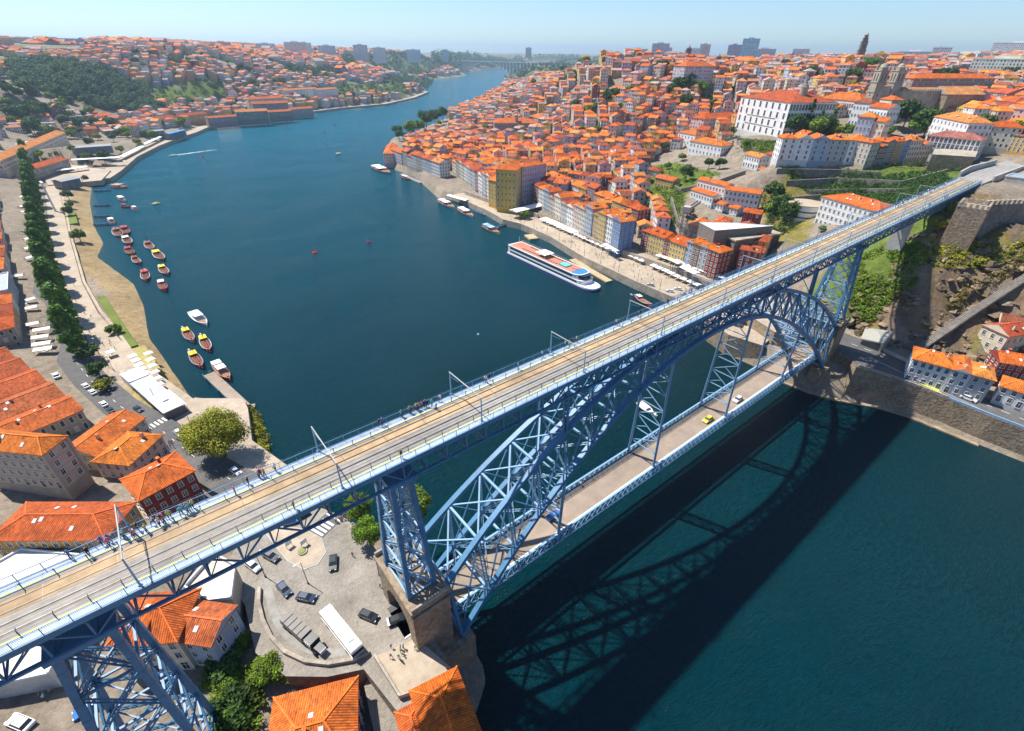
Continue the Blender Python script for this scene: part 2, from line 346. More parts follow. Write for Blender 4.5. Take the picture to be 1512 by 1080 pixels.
HP = [(1020, 300, 29), (1118, 308, 29), (1000, 290, 30), (970, 280, 28), (1060, 250, 40), (1018, 237, 36), (1078, 243, 38), (1100, 240, 44), (1150, 262, 42), (1093, 206, 54), (1163, 205, 57), (1130, 208, 55),
      (1148, 238, 57), (1180, 239, 57), (1212, 240, 57), (1245, 241, 57), (1274, 242, 57), (1300, 244, 57), (1330, 242, 57.5), (1368, 240, 58), (1300, 262, 47), (1240, 265, 44), (1200, 262, 43), (1350, 258, 50), (1390, 256, 56), (1200, 280, 42), (1180, 295, 38), (1225, 190, 63), (1290, 152, 74), (1330, 190, 66),
      (1400, 200, 66), (1480, 200, 68), (1400, 170, 73), (1480, 160, 76), (1420, 140, 82), (1490, 125, 86), (1350, 125, 84), (1400, 105, 97), (1490, 100, 103), (1460, 92, 108), (1240, 120, 84), (1240, 100, 94), (1180, 120, 78), (1180, 100, 92),
      (1060, 195, 48), (1000, 200, 42), (960, 240, 31), (920, 280, 22), (930, 215, 34), (880, 260, 22), (850, 290, 13), (800, 262, 14), (790, 230, 18), (860, 225, 27), (730, 235, 13), (680, 225, 12), (640, 225, 10), (610, 225, 9),
      (730, 200, 20), (795, 205, 21), (690, 180, 16), (660, 192, 9), (760, 170, 30), (720, 160, 24), (830, 180, 38), (900, 185, 48), (960, 170, 58), (1040, 165, 60), (830, 150, 54), (780, 140, 44), (745, 148, 26), (900, 140, 74), (960, 140, 78),
      (1040, 135, 80), (1100, 125, 80), (820, 120, 66), (800, 106, 72), (860, 108, 88), (900, 108, 95), (960, 105, 97), (1040, 105, 97), (1100, 100, 98), (1180, 90, 104), (1300, 95, 108), (960, 92, 105), (780, 96, 92), (870, 92, 104),
      (100, 200, 14), (40, 195, 18), (160, 190, 12), (240, 185, 10), (240, 165, 22), (330, 160, 14), (400, 155, 16), (480, 150, 16), (560, 145, 16), (600, 140, 10), (100, 170, 30), (190, 150, 36), (60, 150, 44), (0, 160, 40), (0, 220, 20),
      (120, 125, 64), (60, 115, 72), (200, 125, 58), (260, 140, 40), (330, 130, 46), (300, 115, 66), (400, 130, 42), (480, 125, 42), (560, 120, 40), (600, 118, 30), (0, 110, 84), (100, 95, 92), (200, 100, 84), (300, 97, 86), (400, 100, 78),
      (480, 100, 74), (560, 95, 80), (640, 95, 62), (20, 78, 116), (100, 72, 126), (200, 78, 112), (300, 76, 112), (400, 78, 108), (500, 80, 104), (580, 80, 104), (660, 84, 92), (720, 88, 70), (750, 98, 40)]
ctrl = [(x, y, z) for x, y, z in HW]
for a, b, z in HP:
    q = at(a, b, z); ctrl.append((q[0], q[1], z))
ctrl += [(-9000, 3000, 125), (-4000, 9000, 118), (3000, 9000, 96), (9000, 9000, 96), (9000, 3000, 106), (9000, -2000, 112), (5000, 5000, 100), (-3000, 200, 118), (3000, -400, 112), (-900, 1500, 116), (2500, 6000, 92), (-600, 400, 90)]
ctrl = np.array(ctrl)
def warp(X, Y):
    dx = X-CP[0]; dy = Y-CP[1]; r = np.sqrt(dx*dx+dy*dy+900.)
    return np.arctan2(dy, dx)*1.5, np.log(r)*1.6
cu, cv = warp(ctrl[:, 0], ctrl[:, 1]); n_ = len(ctrl)
D_ = np.sqrt((cu[:, None]-cu)**2+(cv[:, None]-cv)**2)
A_ = np.zeros((n_+3, n_+3)); A_[:n_, :n_] = D_ + np.eye(n_)*-.004; A_[:n_, n_] = 1; A_[:n_, n_+1] = cu; A_[:n_, n_+2] = cv; A_[n_, :n_] = 1; A_[n_+1, :n_] = cu; A_[n_+2, :n_] = cv
w_ = np.linalg.solve(A_, np.concatenate([ctrl[:, 2], [0, 0, 0]]))
WALLED = [(105, 78), (106, 105), (108, 122), (110, 146), (114, 164), (121, 191), (123, 214), (124, 228), (120, 246)]
FLATS = [((-175, 100), (-90, 600), [(-171, 620), (-166, 400), (-161, 290), (-156, 234), (-150, 198), (-143, 168), (-135, 139), (-125, 113), (-118, 95), (-95, 95), (-95, 620)], 4.7), ((-180, 580), (-80, 720), [(-175, 590), (-175, 700), (-140, 720), (-90, 640), (-110, 588)], 5.0),
         ((80, -140), (112, -5), [(80, -5), (112, -5), (112, -135), (80, -135)], 10.5), ((80, 10), (135, 62), [(80, 10), (118, 12), (134, 30), (134, 62), (80, 62)], 8.5), ((95, 60), (148, 336), [(95, 60), (130, 60), (130, 180), (146, 210), (142, 336), (95, 336)], 4.0)]
def ground(X, Y, water=True):
    X = np.asarray(X, float); Y = np.asarray(Y, float); sh = X.shape; x = X.ravel(); y = Y.ravel()
    out = np.empty(x.shape)
    for k in range(0, len(x), 20000):
        u, v = warp(x[k:k+20000], y[k:k+20000])
        out[k:k+20000] = np.sqrt((u[:, None]-cu)**2+(v[:, None]-cv)**2) @ w_[:n_] + w_[n_]+w_[n_+1]*u+w_[n_+2]*v
    out = np.clip(out, 3.5, 140)
    for lo_b, hi_b, pp_, zt_ in FLATS:
        bb = (x > lo_b[0]) & (x < hi_b[0]) & (y > lo_b[1]) & (y < hi_b[1])
        if bb.any():
            k_ = np.where(bb)[0]; h_ = inside(pp_, x[k_], y[k_]); out[k_[h_]] = np.minimum(out[k_[h_]], zt_)
    if water:
        ins = inside(RIV, x, y); d = np.minimum(seg_dist(GAIA, x, y), seg_dist(PORTO, x, y))
        right = (x > 60) & (y < 700)
        k = np.where(right, 1.5, .33)
        out = np.where(ins, np.maximum(-d*k*.8-.05, -4), np.minimum(out, d*k+.0))
    return out.reshape(sh)
def gz(x, y): return float(ground(np.array([x]), np.array([y]), True)[0])
TS = np.geomspace(40, 9000, 420)
def G(px, py):
    """where the sight line of a reading meets the ground"""
    d = CM.T @ np.array([(px-756)/FPX, -(py-540)/FPX, 1.]); d = d/np.linalg.norm(d)
    P_ = CP+TS[:, None]*d; g = ground(P_[:, 0], P_[:, 1]); b = np.where(P_[:, 2] < np.maximum(g, 0))[0]
    if not len(b): return at(px, py, 0)
    k = b[0]; lo_, hi_ = TS[max(k-1, 0)], TS[k]
    T = np.linspace(lo_, hi_, 30); P_ = CP+T[:, None]*d; g = ground(P_[:, 0], P_[:, 1]); b = np.where(P_[:, 2] < np.maximum(g, 0))[0]
    return P_[b[0]] if len(b) else P_[-1]
def poly_g(*pts): return [tuple(G(a, b)[:2]) for a, b in pts]
def axis(a, b, fine, lo, hi, g):
    m = list(np.arange(a, b+.1, fine)); s = fine; x = a; L = []
    while x > lo: s *= g; x -= s; L.append(x)
    s = fine; x = b; H = []
    while x < hi: s *= g; x += s; H.append(x)
    return np.array(L[::-1]+m+H)
gx = axis(-180, 470, 3.4, -9500, 12000, 1.045); gy = axis(-100, 330, 3.4, -2500, 13000, 1.028)
GX, GY = np.meshgrid(gx, gy, indexing='ij'); GZ = ground(GX, GY)
far = np.maximum(0, np.sqrt((GX-CP[0])**2+(GY-CP[1])**2)-60)
rk = ((GX > 112) & (GX < 215) & (GY > -95) & (GY < 20) & (GZ > 17))          # the broken rock under the Porto end
from mathutils import noise as mn
for i, j in zip(*np.where(rk)):
    GZ[i, j] += 5.5*mn.fractal(Vector((GX[i, j]*.09, GY[i, j]*.09, 3.1)), 1., 2., 4)+2.2*abs(mn.noise(Vector((GX[i, j]*.3, GY[i, j]*.12, 7))))
# what the ground is made of
def poly_at(z, *pts): return [tuple(at(a, b, z)[:2]) for a, b in pts]
nx, ny = GX.shape
slope = np.hypot(*np.gradient(GZ, gx, gy))
def nz(s, o=0):
    return np.array([[mn.noise(Vector((GX[i, j]*s+o, GY[i, j]*s, o))) for j in range(ny)] for i in range(nx)])
N1 = nz(.035, 1.7)
base = np.zeros((nx, ny, 3)); base[:] = (.25, .205, .155)
city = (.27, .235, .2); grass = (.1, .14, .025); rock = (.2, .14, .08); scrub = (.19, .16, .045); beach = (.31, .225, .115); pav = (.36, .29, .21); wood = (.04, .06, .02)
gaia_d = seg_dist(GAIA, GX, GY); land_g = (GX < 200) & (gaia_d < 14) & (GY > 60) & (GY < 600)
base[land_g & (GZ < 4.1)] = beach
z_ = (GX > -156) & (GX < -100) & (GY > 95) & (GY < 600) & (GZ > 3.9) & (GZ < 5.2); base[z_] = pav
z_ = (GX > -134) & (GX < -119) & (GY > 100) & (GY < 160) & (N1 > -.15); base[z_ & (gaia_d > 9)] = (.38, .3, .12)
z_ = rk; N2 = nz(.11, 4.2); base[z_] = rock; base[z_ & (N2 > .25)] = (.13, .1, .07); base[z_ & (N1 > .05) & (N2 < .2)] = scrub; base[z_ & (slope > 1.15)] = (.22, .16, .11); base[z_ & (GY > -8) & (GX < 190)] = (.11, .15, .03)
WOODP = [poly_g((15, 98), (60, 90), (110, 96), (170, 112), (215, 135), (235, 160), (232, 172), (165, 166), (110, 150), (60, 132), (18, 122)), poly_g((205, 130), (330, 124), (335, 148), (250, 158)), poly_g((505, 86), (560, 82), (690, 90), (684, 103), (610, 116), (580, 112), (510, 106)),
         poly_g((775, 86), (830, 82), (900, 86), (884, 104), (830, 116), (745, 120), (760, 104)), poly_g((440, 140), (520, 128), (600, 128), (600, 144), (450, 156)), poly_g((400, 98), (500, 104), (500, 114), (430, 108)), poly_g((560, 124), (600, 118), (640, 118), (632, 132), (590, 132))]
for pl, c in [(poly_g((1150, 246), (1280, 248), (1400, 244), (1440, 256), (1395, 285), (1300, 310), (1210, 300)), grass), (poly_g((960, 245), (1000, 240), (1066, 256), (1020, 275), (1000, 330), (975, 345), (945, 300)), grass),
              (poly_g((1120, 290), (1150, 262), (1205, 285), (1190, 365), (1130, 350)), scrub)]+[(w_p, grass if i == 1 else wood) for i, w_p in enumerate(WOODP)]:
    mk = inside(pl, GX, GY) & (GZ > 0); base[mk] = c
farm = (far > 1300) & (N1 > .05) & (GZ > 0); base[farm] = (.12, .15, .06)
me = bpy.data.meshes.new('terrain')
vs = np.stack([GX, GY, GZ], -1).reshape(-1, 3)
idx = np.arange(nx*ny).reshape(nx, ny)
fc = np.stack([idx[:-1, :-1], idx[1:, :-1], idx[1:, 1:], idx[:-1, 1:]], -1).reshape(-1, 4)
me.from_pydata(vs.tolist(), [], fc.tolist()); me.polygons.foreach_set('use_smooth', [True]*len(fc))
ca = me.color_attributes.new('Col', 'FLOAT_COLOR', 'POINT'); cc = np.ones((nx*ny, 4)); cc[:, :3] = base.reshape(-1, 3); ca.data.foreach_set('color', cc.ravel())
t = NT('ground'); p = t.geo(); c = base_col(t, 'attr')
f1 = t.ramp(t.noise(.3, 6, .7, p), .25, .75, .62, 1.3); f2 = t.ramp(t.noise(.03, 4, .6, p), .3, .7, .75, 1.25)
x = scaled(t, c, t.math('MULTIPLY', f1, f2)); x = t.mix(t.ramp(t.noise(.8, 6, .75, p), .5, .68, 0, .6), x, scaled(t, c, .42)); x = t.mix(t.ramp(t.noise(.16, 5, .8, p, dist=1.5), .52, .6, 0, .35), x, scaled(t, c, 1.5))
t.l(x, t.b.inputs['Base Color']); t.b.inputs['Roughness'].default_value = .95; t.b.inputs['Specular IOR Level'].default_value = .1
t.bump(t.noise(.5, 8, .7, p), .9, .7); me.materials.append(t.m)
struct(link('terrain', me))
# ------------------------------------------------------------------ water
t = NT('river_water'); p = t.geo()
mp = t.n('ShaderNodeMapping'); t.l(p, mp.inputs[0]); mp.inputs['Rotation'].default_value = (0, 0, .5); mp.inputs['Scale'].default_value = (1, 2.2, 1)
w1 = t.noise(.55, 5, .62, mp.outputs[0], dist=.4); w2 = t.noise(.09, 3, .5, p); w3 = t.noise(2.4, 3, .6, p)
h = t.math('ADD', t.math('MULTIPLY', w1, .9), t.math('ADD', t.math('MULTIPLY', w2, 1.2), t.math('MULTIPLY', w3, .5)))
t.bump(h, .8, 1.)
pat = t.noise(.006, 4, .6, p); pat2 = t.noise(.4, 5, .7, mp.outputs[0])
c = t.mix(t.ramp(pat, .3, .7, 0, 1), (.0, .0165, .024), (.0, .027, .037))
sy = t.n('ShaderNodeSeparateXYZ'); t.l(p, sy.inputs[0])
c = t.mix(t.ramp(sy.outputs[1], 60, 900, 0, 1), c, (.0, .11, .17))     # base colour turns bluer down river, the sky's reflection painted into it
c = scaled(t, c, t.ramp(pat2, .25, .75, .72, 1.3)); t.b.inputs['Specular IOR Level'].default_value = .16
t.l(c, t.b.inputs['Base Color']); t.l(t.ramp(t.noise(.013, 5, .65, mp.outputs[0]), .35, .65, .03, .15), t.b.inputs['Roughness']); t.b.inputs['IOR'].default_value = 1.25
xs = axis(-200, 400, 60, -9500, 14000, 1.3); ys = axis(-200, 1200, 60, -3000, 13000, 1.3)
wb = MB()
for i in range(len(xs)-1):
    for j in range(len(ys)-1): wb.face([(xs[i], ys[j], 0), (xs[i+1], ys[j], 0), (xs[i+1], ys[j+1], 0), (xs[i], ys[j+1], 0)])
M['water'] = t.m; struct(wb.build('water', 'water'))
# ------------------------------------------------------------------ air
hz = NT('haze_air'); hz.t.nodes.remove(hz.b); pv = hz.n('ShaderNodeVolumePrincipled'); pv.inputs['Color'].default_value = (.6, .82, 1, 1)
pv.inputs['Density'].default_value = .00009; pv.inputs['Anisotropy'].default_value = .35
hz.l(pv.outputs[0], hz.t.nodes['Material Output'].inputs['Volume'])
if not globals().get('NOHAZE'):
    hb = MB(); hb.box(-9600, 14100, -3100, 13200, -8, 290); M['haze'] = hz.m; hb.build('haze', 'haze', kind='stuff')
# ------------------------------------------------------------------ the bridge
ZD = 62.; YE = 5.1; X0, X1 = -200., 232.
bridge = thing('arch_bridge', (0, 0, 0), 0, 'tall blue iron arch bridge with a road on top and another slung low', 'bridge')
def arc_lo(x): return 53.8-43.6*(abs(x)/86.2)**2.02
def arc_hi(x): return 59.4-31.6*(abs(x)/87.5)**2.3
def half(z): return 7.8+(3.0-7.8)*(z-10.2)/(58-10.2)
# upper deck
d = MB()
d.box(X0, X1, -3.45, 3.45, ZD-.45, ZD, 0)
dk = d.build('upper_deck', ['deckgrey'], bridge)
d = MB(); d.box(X0, X1, .35, 2.85, ZD, ZD+.012, 0)
for i in range(60):
    a = X0+i*7.2; d.box(a, a+.08, .35, 2.85, ZD+.012, ZD+.02, 1)
d.build('track_bed', ['tan', 'rail'], dk)
for y in (2.35, .9, -.75, -2.2):
    r = MB(); r.box(X0, X1, y-.11, y+.11, ZD+.0125, ZD+.05, 0); r.box(X0, X1, y-.05, y+.05, ZD+.05, ZD+.09, 0); r.build('rail', ['rail'], dk)
for y in (.05, -1.5, -2.95, 3.0):
    r = MB(); r.box(X0, X1, y-.04, y+.04, ZD+.001, ZD+.016, 0); r.build('drain_groove', ['rail'], dk)
for sgn in (1, -1):
    w = MB(); y0, y1 = sorted((3.45*sgn, YE*sgn)); w.box(X0, X1, y0, y1, ZD-.3, ZD+.12, 0)
    for i in range(int((X1-X0)/2.4)): w.box(X0+i*2.4, X0+i*2.4+.05, y0+.02, y1-.02, ZD+.12, ZD+.124, 1)
    wk = w.build('walkway', ['walk', 'steel'], bridge)
    w = MB()
    for i in range(int((X1-X0)/2.6)): w.box(X0+i*2.6, X0+i*2.6+2.35, sgn*3.62-.13, sgn*3.62+.13, ZD+.1205, ZD+.13, 0)
    w.build('yellow_line', ['yellow'], wk)
    w = MB(); w.box(X0, X1, sgn*YE-.06, sgn*YE+.06, ZD-.75, ZD+.16, 0); w.build('fascia', ['steel'], bridge)
    # outer railing
    g = MB()
    n = int((X1-X0)/2.5)
    for i in range(n):
        a = X0+i*2.5; g.box(a, a+.07, sgn*(YE-.12)-.04, sgn*(YE-.12)+.04, ZD+.12, ZD+1.35, 0)
        for k in range(1, 16): b = a+k*2.5/16; g.box(b, b+.018, sgn*(YE-.12)-.009, sgn*(YE-.12)+.009, ZD+.2, ZD+1.28, 0)
    for z, h in ((1.3, .07), (.2, .04)): g.box(X0, X1, sgn*(YE-.12)-.035, sgn*(YE-.12)+.035, ZD+z, ZD+z+h, 0)
    g.build('railing', ['steel'], bridge)
    # inner posts with two wires
    g = MB()
    for i in range(int((X1-X0)/3.1)):
        a = X0+1+i*3.1; g.box(a, a+.09, sgn*3.5-.05, sgn*3.5+.05, ZD+.12, ZD+1.0, 0); g.beam((a+.04, sgn*3.5, ZD+1.0), (a+.04, sgn*3.15, ZD+1.12), .09, .07)
    for z in (.55, .95): g.box(X0, X1, sgn*3.5-.012, sgn*3.5+.012, ZD+z, ZD+z+.025, 0)
    g.build('inner_barrier', ['steel_dk'], bridge)
# deck girders: four-metre panels of crossed bars
ZG0, ZG1 = 57.4, 61.25
for sgn in (1, -1):
    g = MB(); y = 4.15*sgn
    g.beam((X0, y, ZG1), (X1, y, ZG1), .45, .4); g.beam((X0, y, ZG0), (X1, y, ZG0), .55, .3)
    n = int((X1-X0)/4.0)
    for i in range(n):
        a = X0+4*i
        g.beam((a, y, ZG0), (a, y, ZG1), .22, .22)
        if i % 2: g.beam((a, y, ZG0), (a+4, y, ZG1), .26, .16)
        else: g.beam((a, y, ZG1), (a+4, y, ZG0), .26, .16)
        g.beam((a, sgn*5.0, ZD-.7), (a, y, ZG1-1.3), .14, .14)
    g.build('deck_girder', ['steel'], bridge)
g = MB()
for i in range(int((X1-X0)/4.0)):
    a = X0+4*i; g.beam((a, -4.1, ZG1-.2), (a, 4.1, ZG1-.2), .3, .4); g.beam((a, -4.1, ZG0), (a, 4.1, ZG0), .2, .2)
    g.beam((a, -4.1, ZG0), (a, 4.1, ZG1-.3), .14, .14); g.beam((a, 4.1, ZG0), (a, -4.1, ZG1-.3), .14, .14)
    g.beam((a, -4.1, ZG0), (a+4, 4.1, ZG0), .12, .12)
g.build('deck_cross_frames', ['steel'], bridge)
# arch ribs
NP = 22
xs_hi = [-87.5+175*i/NP for i in range(NP+1)]; xs_lo = [-86.2+172.4*i/NP for i in range(NP+1)]
def hi(i, s): z = arc_hi(xs_hi[i]); return Vector((xs_hi[i], s*half(z), z))
def lo(i, s): z = arc_lo(xs_lo[i]); return Vector((xs_lo[i], s*half(z), z))
for s in (-1, 1):
    rib = thing('arch_rib', (0, 0, 0)); rib.parent = bridge; CH.setdefault(bridge.name, []).append(rib)
    a = MB(); b = MB(); w = MB(); l = MB(); sub = 4
    for (f, mb, xx, wd, hh) in ((arc_hi, a, xs_hi, 1.15, .95), (arc_lo, b, xs_lo, 1.15, 1.0)):
        P = []
        for i in range(NP*sub+1):
            x = xx[0]+(xx[-1]-xx[0])*i/(NP*sub); z = f(x); P.append(Vector((x, s*half(z), z)))
        rings = []
        for i, q in enumerate(P):
            tn = (P[min(i+1, len(P)-1)]-P[max(i-1, 0)]).normalized(); sd = Vector((0, 1, 0)); up = tn.cross(sd).normalized()*-1
            if up.z < 0: up = -up
            rings.append([q-sd*wd/2-up*hh/2, q+sd*wd/2-up*hh/2, q+sd*wd/2+up*hh/2, q-sd*wd/2+up*hh/2])
        for i in range(len(rings)-1):
            A, B = rings[i], rings[i+1]
            for k in range(4): mb.face([A[k], A[(k+1) % 4], B[(k+1) % 4], B[k]], 0)
        for i in range(0, len(P), 2): q = rings[i]; mb.beam((q[0]+q[3])/2, (q[1]+q[2])/2, wd*.12, hh*1.04)
    a.build('upper_chord', ['steel'], rib); b.build('lower_chord', ['steel'], rib)
    for i in range(NP+1):
        w.lace(lo(i, s), hi(i, s), .75, .13, 0, .9)
    for i in range(NP):
        m = i < NP//2
        p_, q_ = (lo(i, s), hi(i+1, s)) if m else (hi(i, s), lo(i+1, s))
        w.beam(p_, q_, .34, .2); w.beam(*((hi(i, s), lo(i+1, s)) if m else (lo(i, s), hi(i+1, s))), .34, .2)
    w.beam(Vector((-86.2, s*7.8, 10.2)), hi(0, s), .8, .6); w.beam(Vector((86.2, s*7.8, 10.2)), hi(NP, s), .8, .6)
    w.build('web_lattice', ['steel'], rib)
# bracing between the two ribs: struts and crossed laced bars on the top and the underside
br = MB()
for f in (hi, lo):
    for i in range(NP+1):
        br.beam(f(i, -1), f(i, 1), .5, .35)
    for i in range(NP):
        if f is hi:
            br.beam(f(i, -1), f(i+1, 1), .34, .2); br.beam(f(i, 1), f(i+1, -1), .34, .2)
        else:
            tn = (f(i+1, 1)-f(i, 1)).normalized(); up = tn.cross(Vector((0, 1, 0)))
            br.lace(f(i, -1), f(i+1, 1), .5, .08, 0, 1.7, up, .12); br.lace(f(i, 1), f(i+1, -1), .5, .08, 0, 1.7, up, .12)
for i in range(0, NP+1):
    br.lace(lo(i, -1), hi(i, 1), .5, .1, 0, 1.0, (1, 0, 0), .2); br.lace(lo(i, 1), hi(i, -1), .5, .1, 0, 1.0, (1, 0, 0), .2)
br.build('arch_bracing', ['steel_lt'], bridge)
# spandrel columns between arch and deck, and hangers down to the low road
for x in (-55.6, 55.6):
    for s in (-1, 1):
        c = MB(); z = arc_hi(x)
        c.lace((x, s*half(z), z), (x, s*3.4, ZG0), 1.1, .22, 0, 1.0, (0, 1, 0), .5); c.lace((x, s*half(z), z), (x, s*3.4, ZG0), 1.0, .22, 0, 1.0, (1, 0, 0), .5)
        c.build('spandrel_column', ['steel'], bridge)
    c = MB(); z = arc_hi(x); c.beam((x, -half(z), z+.6), (x, 3.4, ZG0), .2, .2); c.beam((x, half(z), z+.6), (x, -3.4, ZG0), .2, .2); c.build('spandrel_brace', ['steel'], bridge)
ZL = 15.; LX0, LX1 = -97., 96.
for x in (-55.6, -18.55, 18.55, 55.6):
    z1 = arc_lo(x); zb = ZL-1.6; sx = -1 if x < 0 else 1
    for s in (-1, 1):
        c = MB(); c.beam((x, s*4.6, zb), (x, s*half(z1), z1), .55, .4, up=(1, 0, 0)); c.beam((x-.18, s*4.6, zb), (x-.18, s*half(z1), z1), .14, .62, up=(1, 0, 0)); c.beam((x+.18, s*4.6, zb), (x+.18, s*half(z1), z1), .14, .62, up=(1, 0, 0))
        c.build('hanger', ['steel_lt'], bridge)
    c = MB(); zt = ZL+5.5; n = max(2, int(round((z1-1.5-zt)/4.6)))
    hw = lambda z: 4.6+(half(z1)-4.6)*(z-zb)/(z1-zb)
    for i in range(n):
        a, b_ = zt+(z1-1.5-zt)*i/n, zt+(z1-1.5-zt)*(i+1)/n
        sgn = 1 if i % 2 else -1
        c.beam((x, -hw(a)*sgn, a), (x, hw(b_)*sgn, b_), .22, .16); c.beam((x, -hw(a), a), (x, hw(a), a), .2, .2)
        c.beam((x, hw(a)*sgn, a), (x, 0, (a+b_)/2), .16, .14)
    c.beam((x, -hw(z1-1), z1-1), (x, hw(z1-1), z1-1), .3, .3)
    c.build('hanger_bracing', ['steel_lt'], bridge)
# the low road
l = MB(); l.box(LX0, LX1, -3.55, 2.9, ZL-.4, ZL, 0)
ld = l.build('lower_deck', ['road_tan'], bridge)
l = MB(); l.box(LX0, LX1, 2.9, 4.3, ZL-.3, ZL+.16, 0); l.build('footway', ['asphalt'], ld)
l = MB(); l.box(LX0, LX1, -3.85, -3.55, ZL-.2, ZL+.2, 0); l.build('kerb', ['white'], ld)
for s in (-1, 1):
    y = s*4.75; g = MB(); g.box(-86, 86, y-.25, y+.25, ZL-1.9, ZL-1.6, 0); g.box(-86, 86, y-.25, y+.25, ZL+1.15, ZL+1.4, 1)
    n = 86
    for i in range(n):
        a = -86+2*i; g.beam((a, y, ZL-1.8), (a+2, y, ZL+1.2), .16, .12, 1); g.beam((a+2, y, ZL-1.8), (a, y, ZL+1.2), .16, .12, 1); g.beam((a, y, ZL-1.8), (a, y, ZL+1.2), .2, .2, 1)
        g.beam((a, s*5.6, ZL-.9), (a, y, ZL-.9), .12, .12, 1)
    g.box(-86, 86, y+s*.85-.05, y+s*.85+.05, ZL-.95, ZL-.8, 1)
    g.build('lower_girder', ['steel', 'steel_lt'], bridge)
g = MB()
for i in range(87):
    a = -86+2*i; g.beam((a, -4.7, ZL-.9), (a, 4.7, ZL-.9), .22, .6)
    if i < 86: g.beam((a, -4.7, ZL-1.75), (a+2, 4.7, ZL-1.75), .12, .1)
g.build('lower_cross_beams', ['steel_dk'], bridge)
g = MB()
for i in range(80):
    a = -84+2.1*i; g.box(a, a+.07, 2.92, 3.0, ZL+.16, ZL+1.2, 0)
for z in (.6, .9, 1.18): g.box(-86, 86, 2.93, 2.99, ZL+z, ZL+z+.05, 0)
g.build('lower_railing', ['steel_dk'], bridge)
# iron towers
def tower(x, zb, top=(2.0, 2.9), foot=(3.9, 4.9), nb=4, xo=0):
    t_ = thing('iron_tower', (0, 0, 0)); t_.parent = bridge; CH.setdefault(bridge.name, []).append(t_)
    zt = ZG0-.5
    def cr(k, z):
        f = (z-zb)/(zt-zb); sx, sy = ((-1, -1), (1, -1), (1, 1), (-1, 1))[k % 4]
        return Vector((x+xo*(1-f)+sx*(foot[0]+(top[0]-foot[0])*f), sy*(foot[1]+(top[1]-foot[1])*f), z))
    for k in range(4):
        m = MB(); m.beam(cr(k, zb), cr(k, zt), .85, .85, up=(1, 0, 0)); 
        for j in range(14):
            f = j/14; z = zb+(zt-zb)*f; q = cr(k, z); m.box(q.x-.46, q.x+.46, q.y-.46, q.y+.46, z, z+.12)
        m.build('leg', ['steel'], t_)
    m = MB()
    for j in range(nb+1):
        z = zb+(zt-zb)*j/nb
        for k in range(4): m.beam(cr(k, z+.1), cr(k+1, z+.1), .32, .32)
        if j < nb:
            z2 = zb+(zt-zb)*(j+1)/nb
            for k in range(4):
                m.lace(cr(k, z), cr(k+1, z2), .5, .12, 0, 1.2, (0, 1, 0) if k % 2 == 0 else (1, 0, 0), .25); m.lace(cr(k+1, z), cr(k, z2), .5, .12, 0, 1.2, (0, 1, 0) if k % 2 == 0 else (1, 0, 0), .25)
            m.beam(cr(0, z+.1), cr(2, z+.1), .2, .2); m.beam(cr(1, z+.1), cr(3, z+.1), .2, .2)
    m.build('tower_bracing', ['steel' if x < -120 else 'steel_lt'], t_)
    m = MB(); m.box(x-top[0]-.9, x+top[0]+.9, -4.5, 4.5, zt-.2, zt+.5); m.build('tower_head', ['steel'], t_)
tower(-92.3, 28.6, (1.6, 2.9), (2.7, 4.7)); tower(92.3, 28.6, (1.6, 2.9), (3.9, 5.4)); tower(-133.6, 14, (2.6, 3.2), (5.6, 6.6), 5, -2.5)
# masonry abutments of the arch, with the low road passing through
for s, nm in ((-1, 'arched granite pier under the arch foot beside the bus square'), (1, 'arched granite pier under the arch foot below the wooded cliff')):
    p = thing('stone_pier', (s*92.4, 0, 0), 0, nm, 'bridge pier', 'stone piers at the feet of the arch')
    for k in (-1, 1):
        m = MB(); y0, y1 = sorted((k*4.9, k*7.7)); xa, xb = (-3.7, 4.3) if s < 0 else (-4.3, 4.0)
        m.prism([(xa, y0), (xb, y0), (xb, y1), (xa, y1)], -3, 26.2, 0); e0, e1 = (.3, 4.2) if s < 0 else (4.2, .3); m.prism([(xa-e0, y0-.3-1.6*(k < 0)), (xb+e1, y0-.3-1.6*(k < 0)), (xb+e1, y1+.3+1.6*(k > 0)), (xa-e0, y1+.3+1.6*(k > 0))], -3, 9.7, 0)
        m.prism([(xa+1.2*s*0, y0-.5*(k < 0)), (xb, y0-.5*(k < 0)), (xb, y1+.5*(k > 0)), (xa, y1+.5*(k > 0))], 26.2, 27, 0)
        m.build('pylon', ['stone'], p)
    m = MB(); xa, xb = (-3.7, 4.3) if s < 0 else (-4.3, 4.0)
    m.prism([(xa, -4.9), (xb, -4.9), (xb, 4.9), (xa, 4.9)], 23.2, 27.6, 0); m.prism([(xa-.3, -8.0), (xb+.3, -8.0), (xb+.3, 8.0), (xa-.3, 8.0)], 27.6, 28.4, 0)
    for k in range(8):
        a0 = PI*k/8; a1 = PI*(k+1)/8
        for yy in ((4.9*math.cos(a0), 4.9*math.cos(a1)),):
            z0 = 19+4.3*math.sin(a0); z1 = 19+4.3*math.sin(a1)
            for X in (xa, xb): m.face([(X, yy[0], z0), (X, yy[1], z1), (X, yy[1], 23.25), (X, yy[0], 23.25)], 0)
            m.face([(xa, yy[0], z0), (xb, yy[0], z0), (xb, yy[1], z1), (xa, yy[1], z1)], 0)
    m.build('arch_vault', ['stone'], p)
    for y in (-7.7, 7.7): m = MB(); m.box(xa, xb, y-.2, y+.2, 28.4, 29.4); m.build('parapet', ['stone_pale'], p)
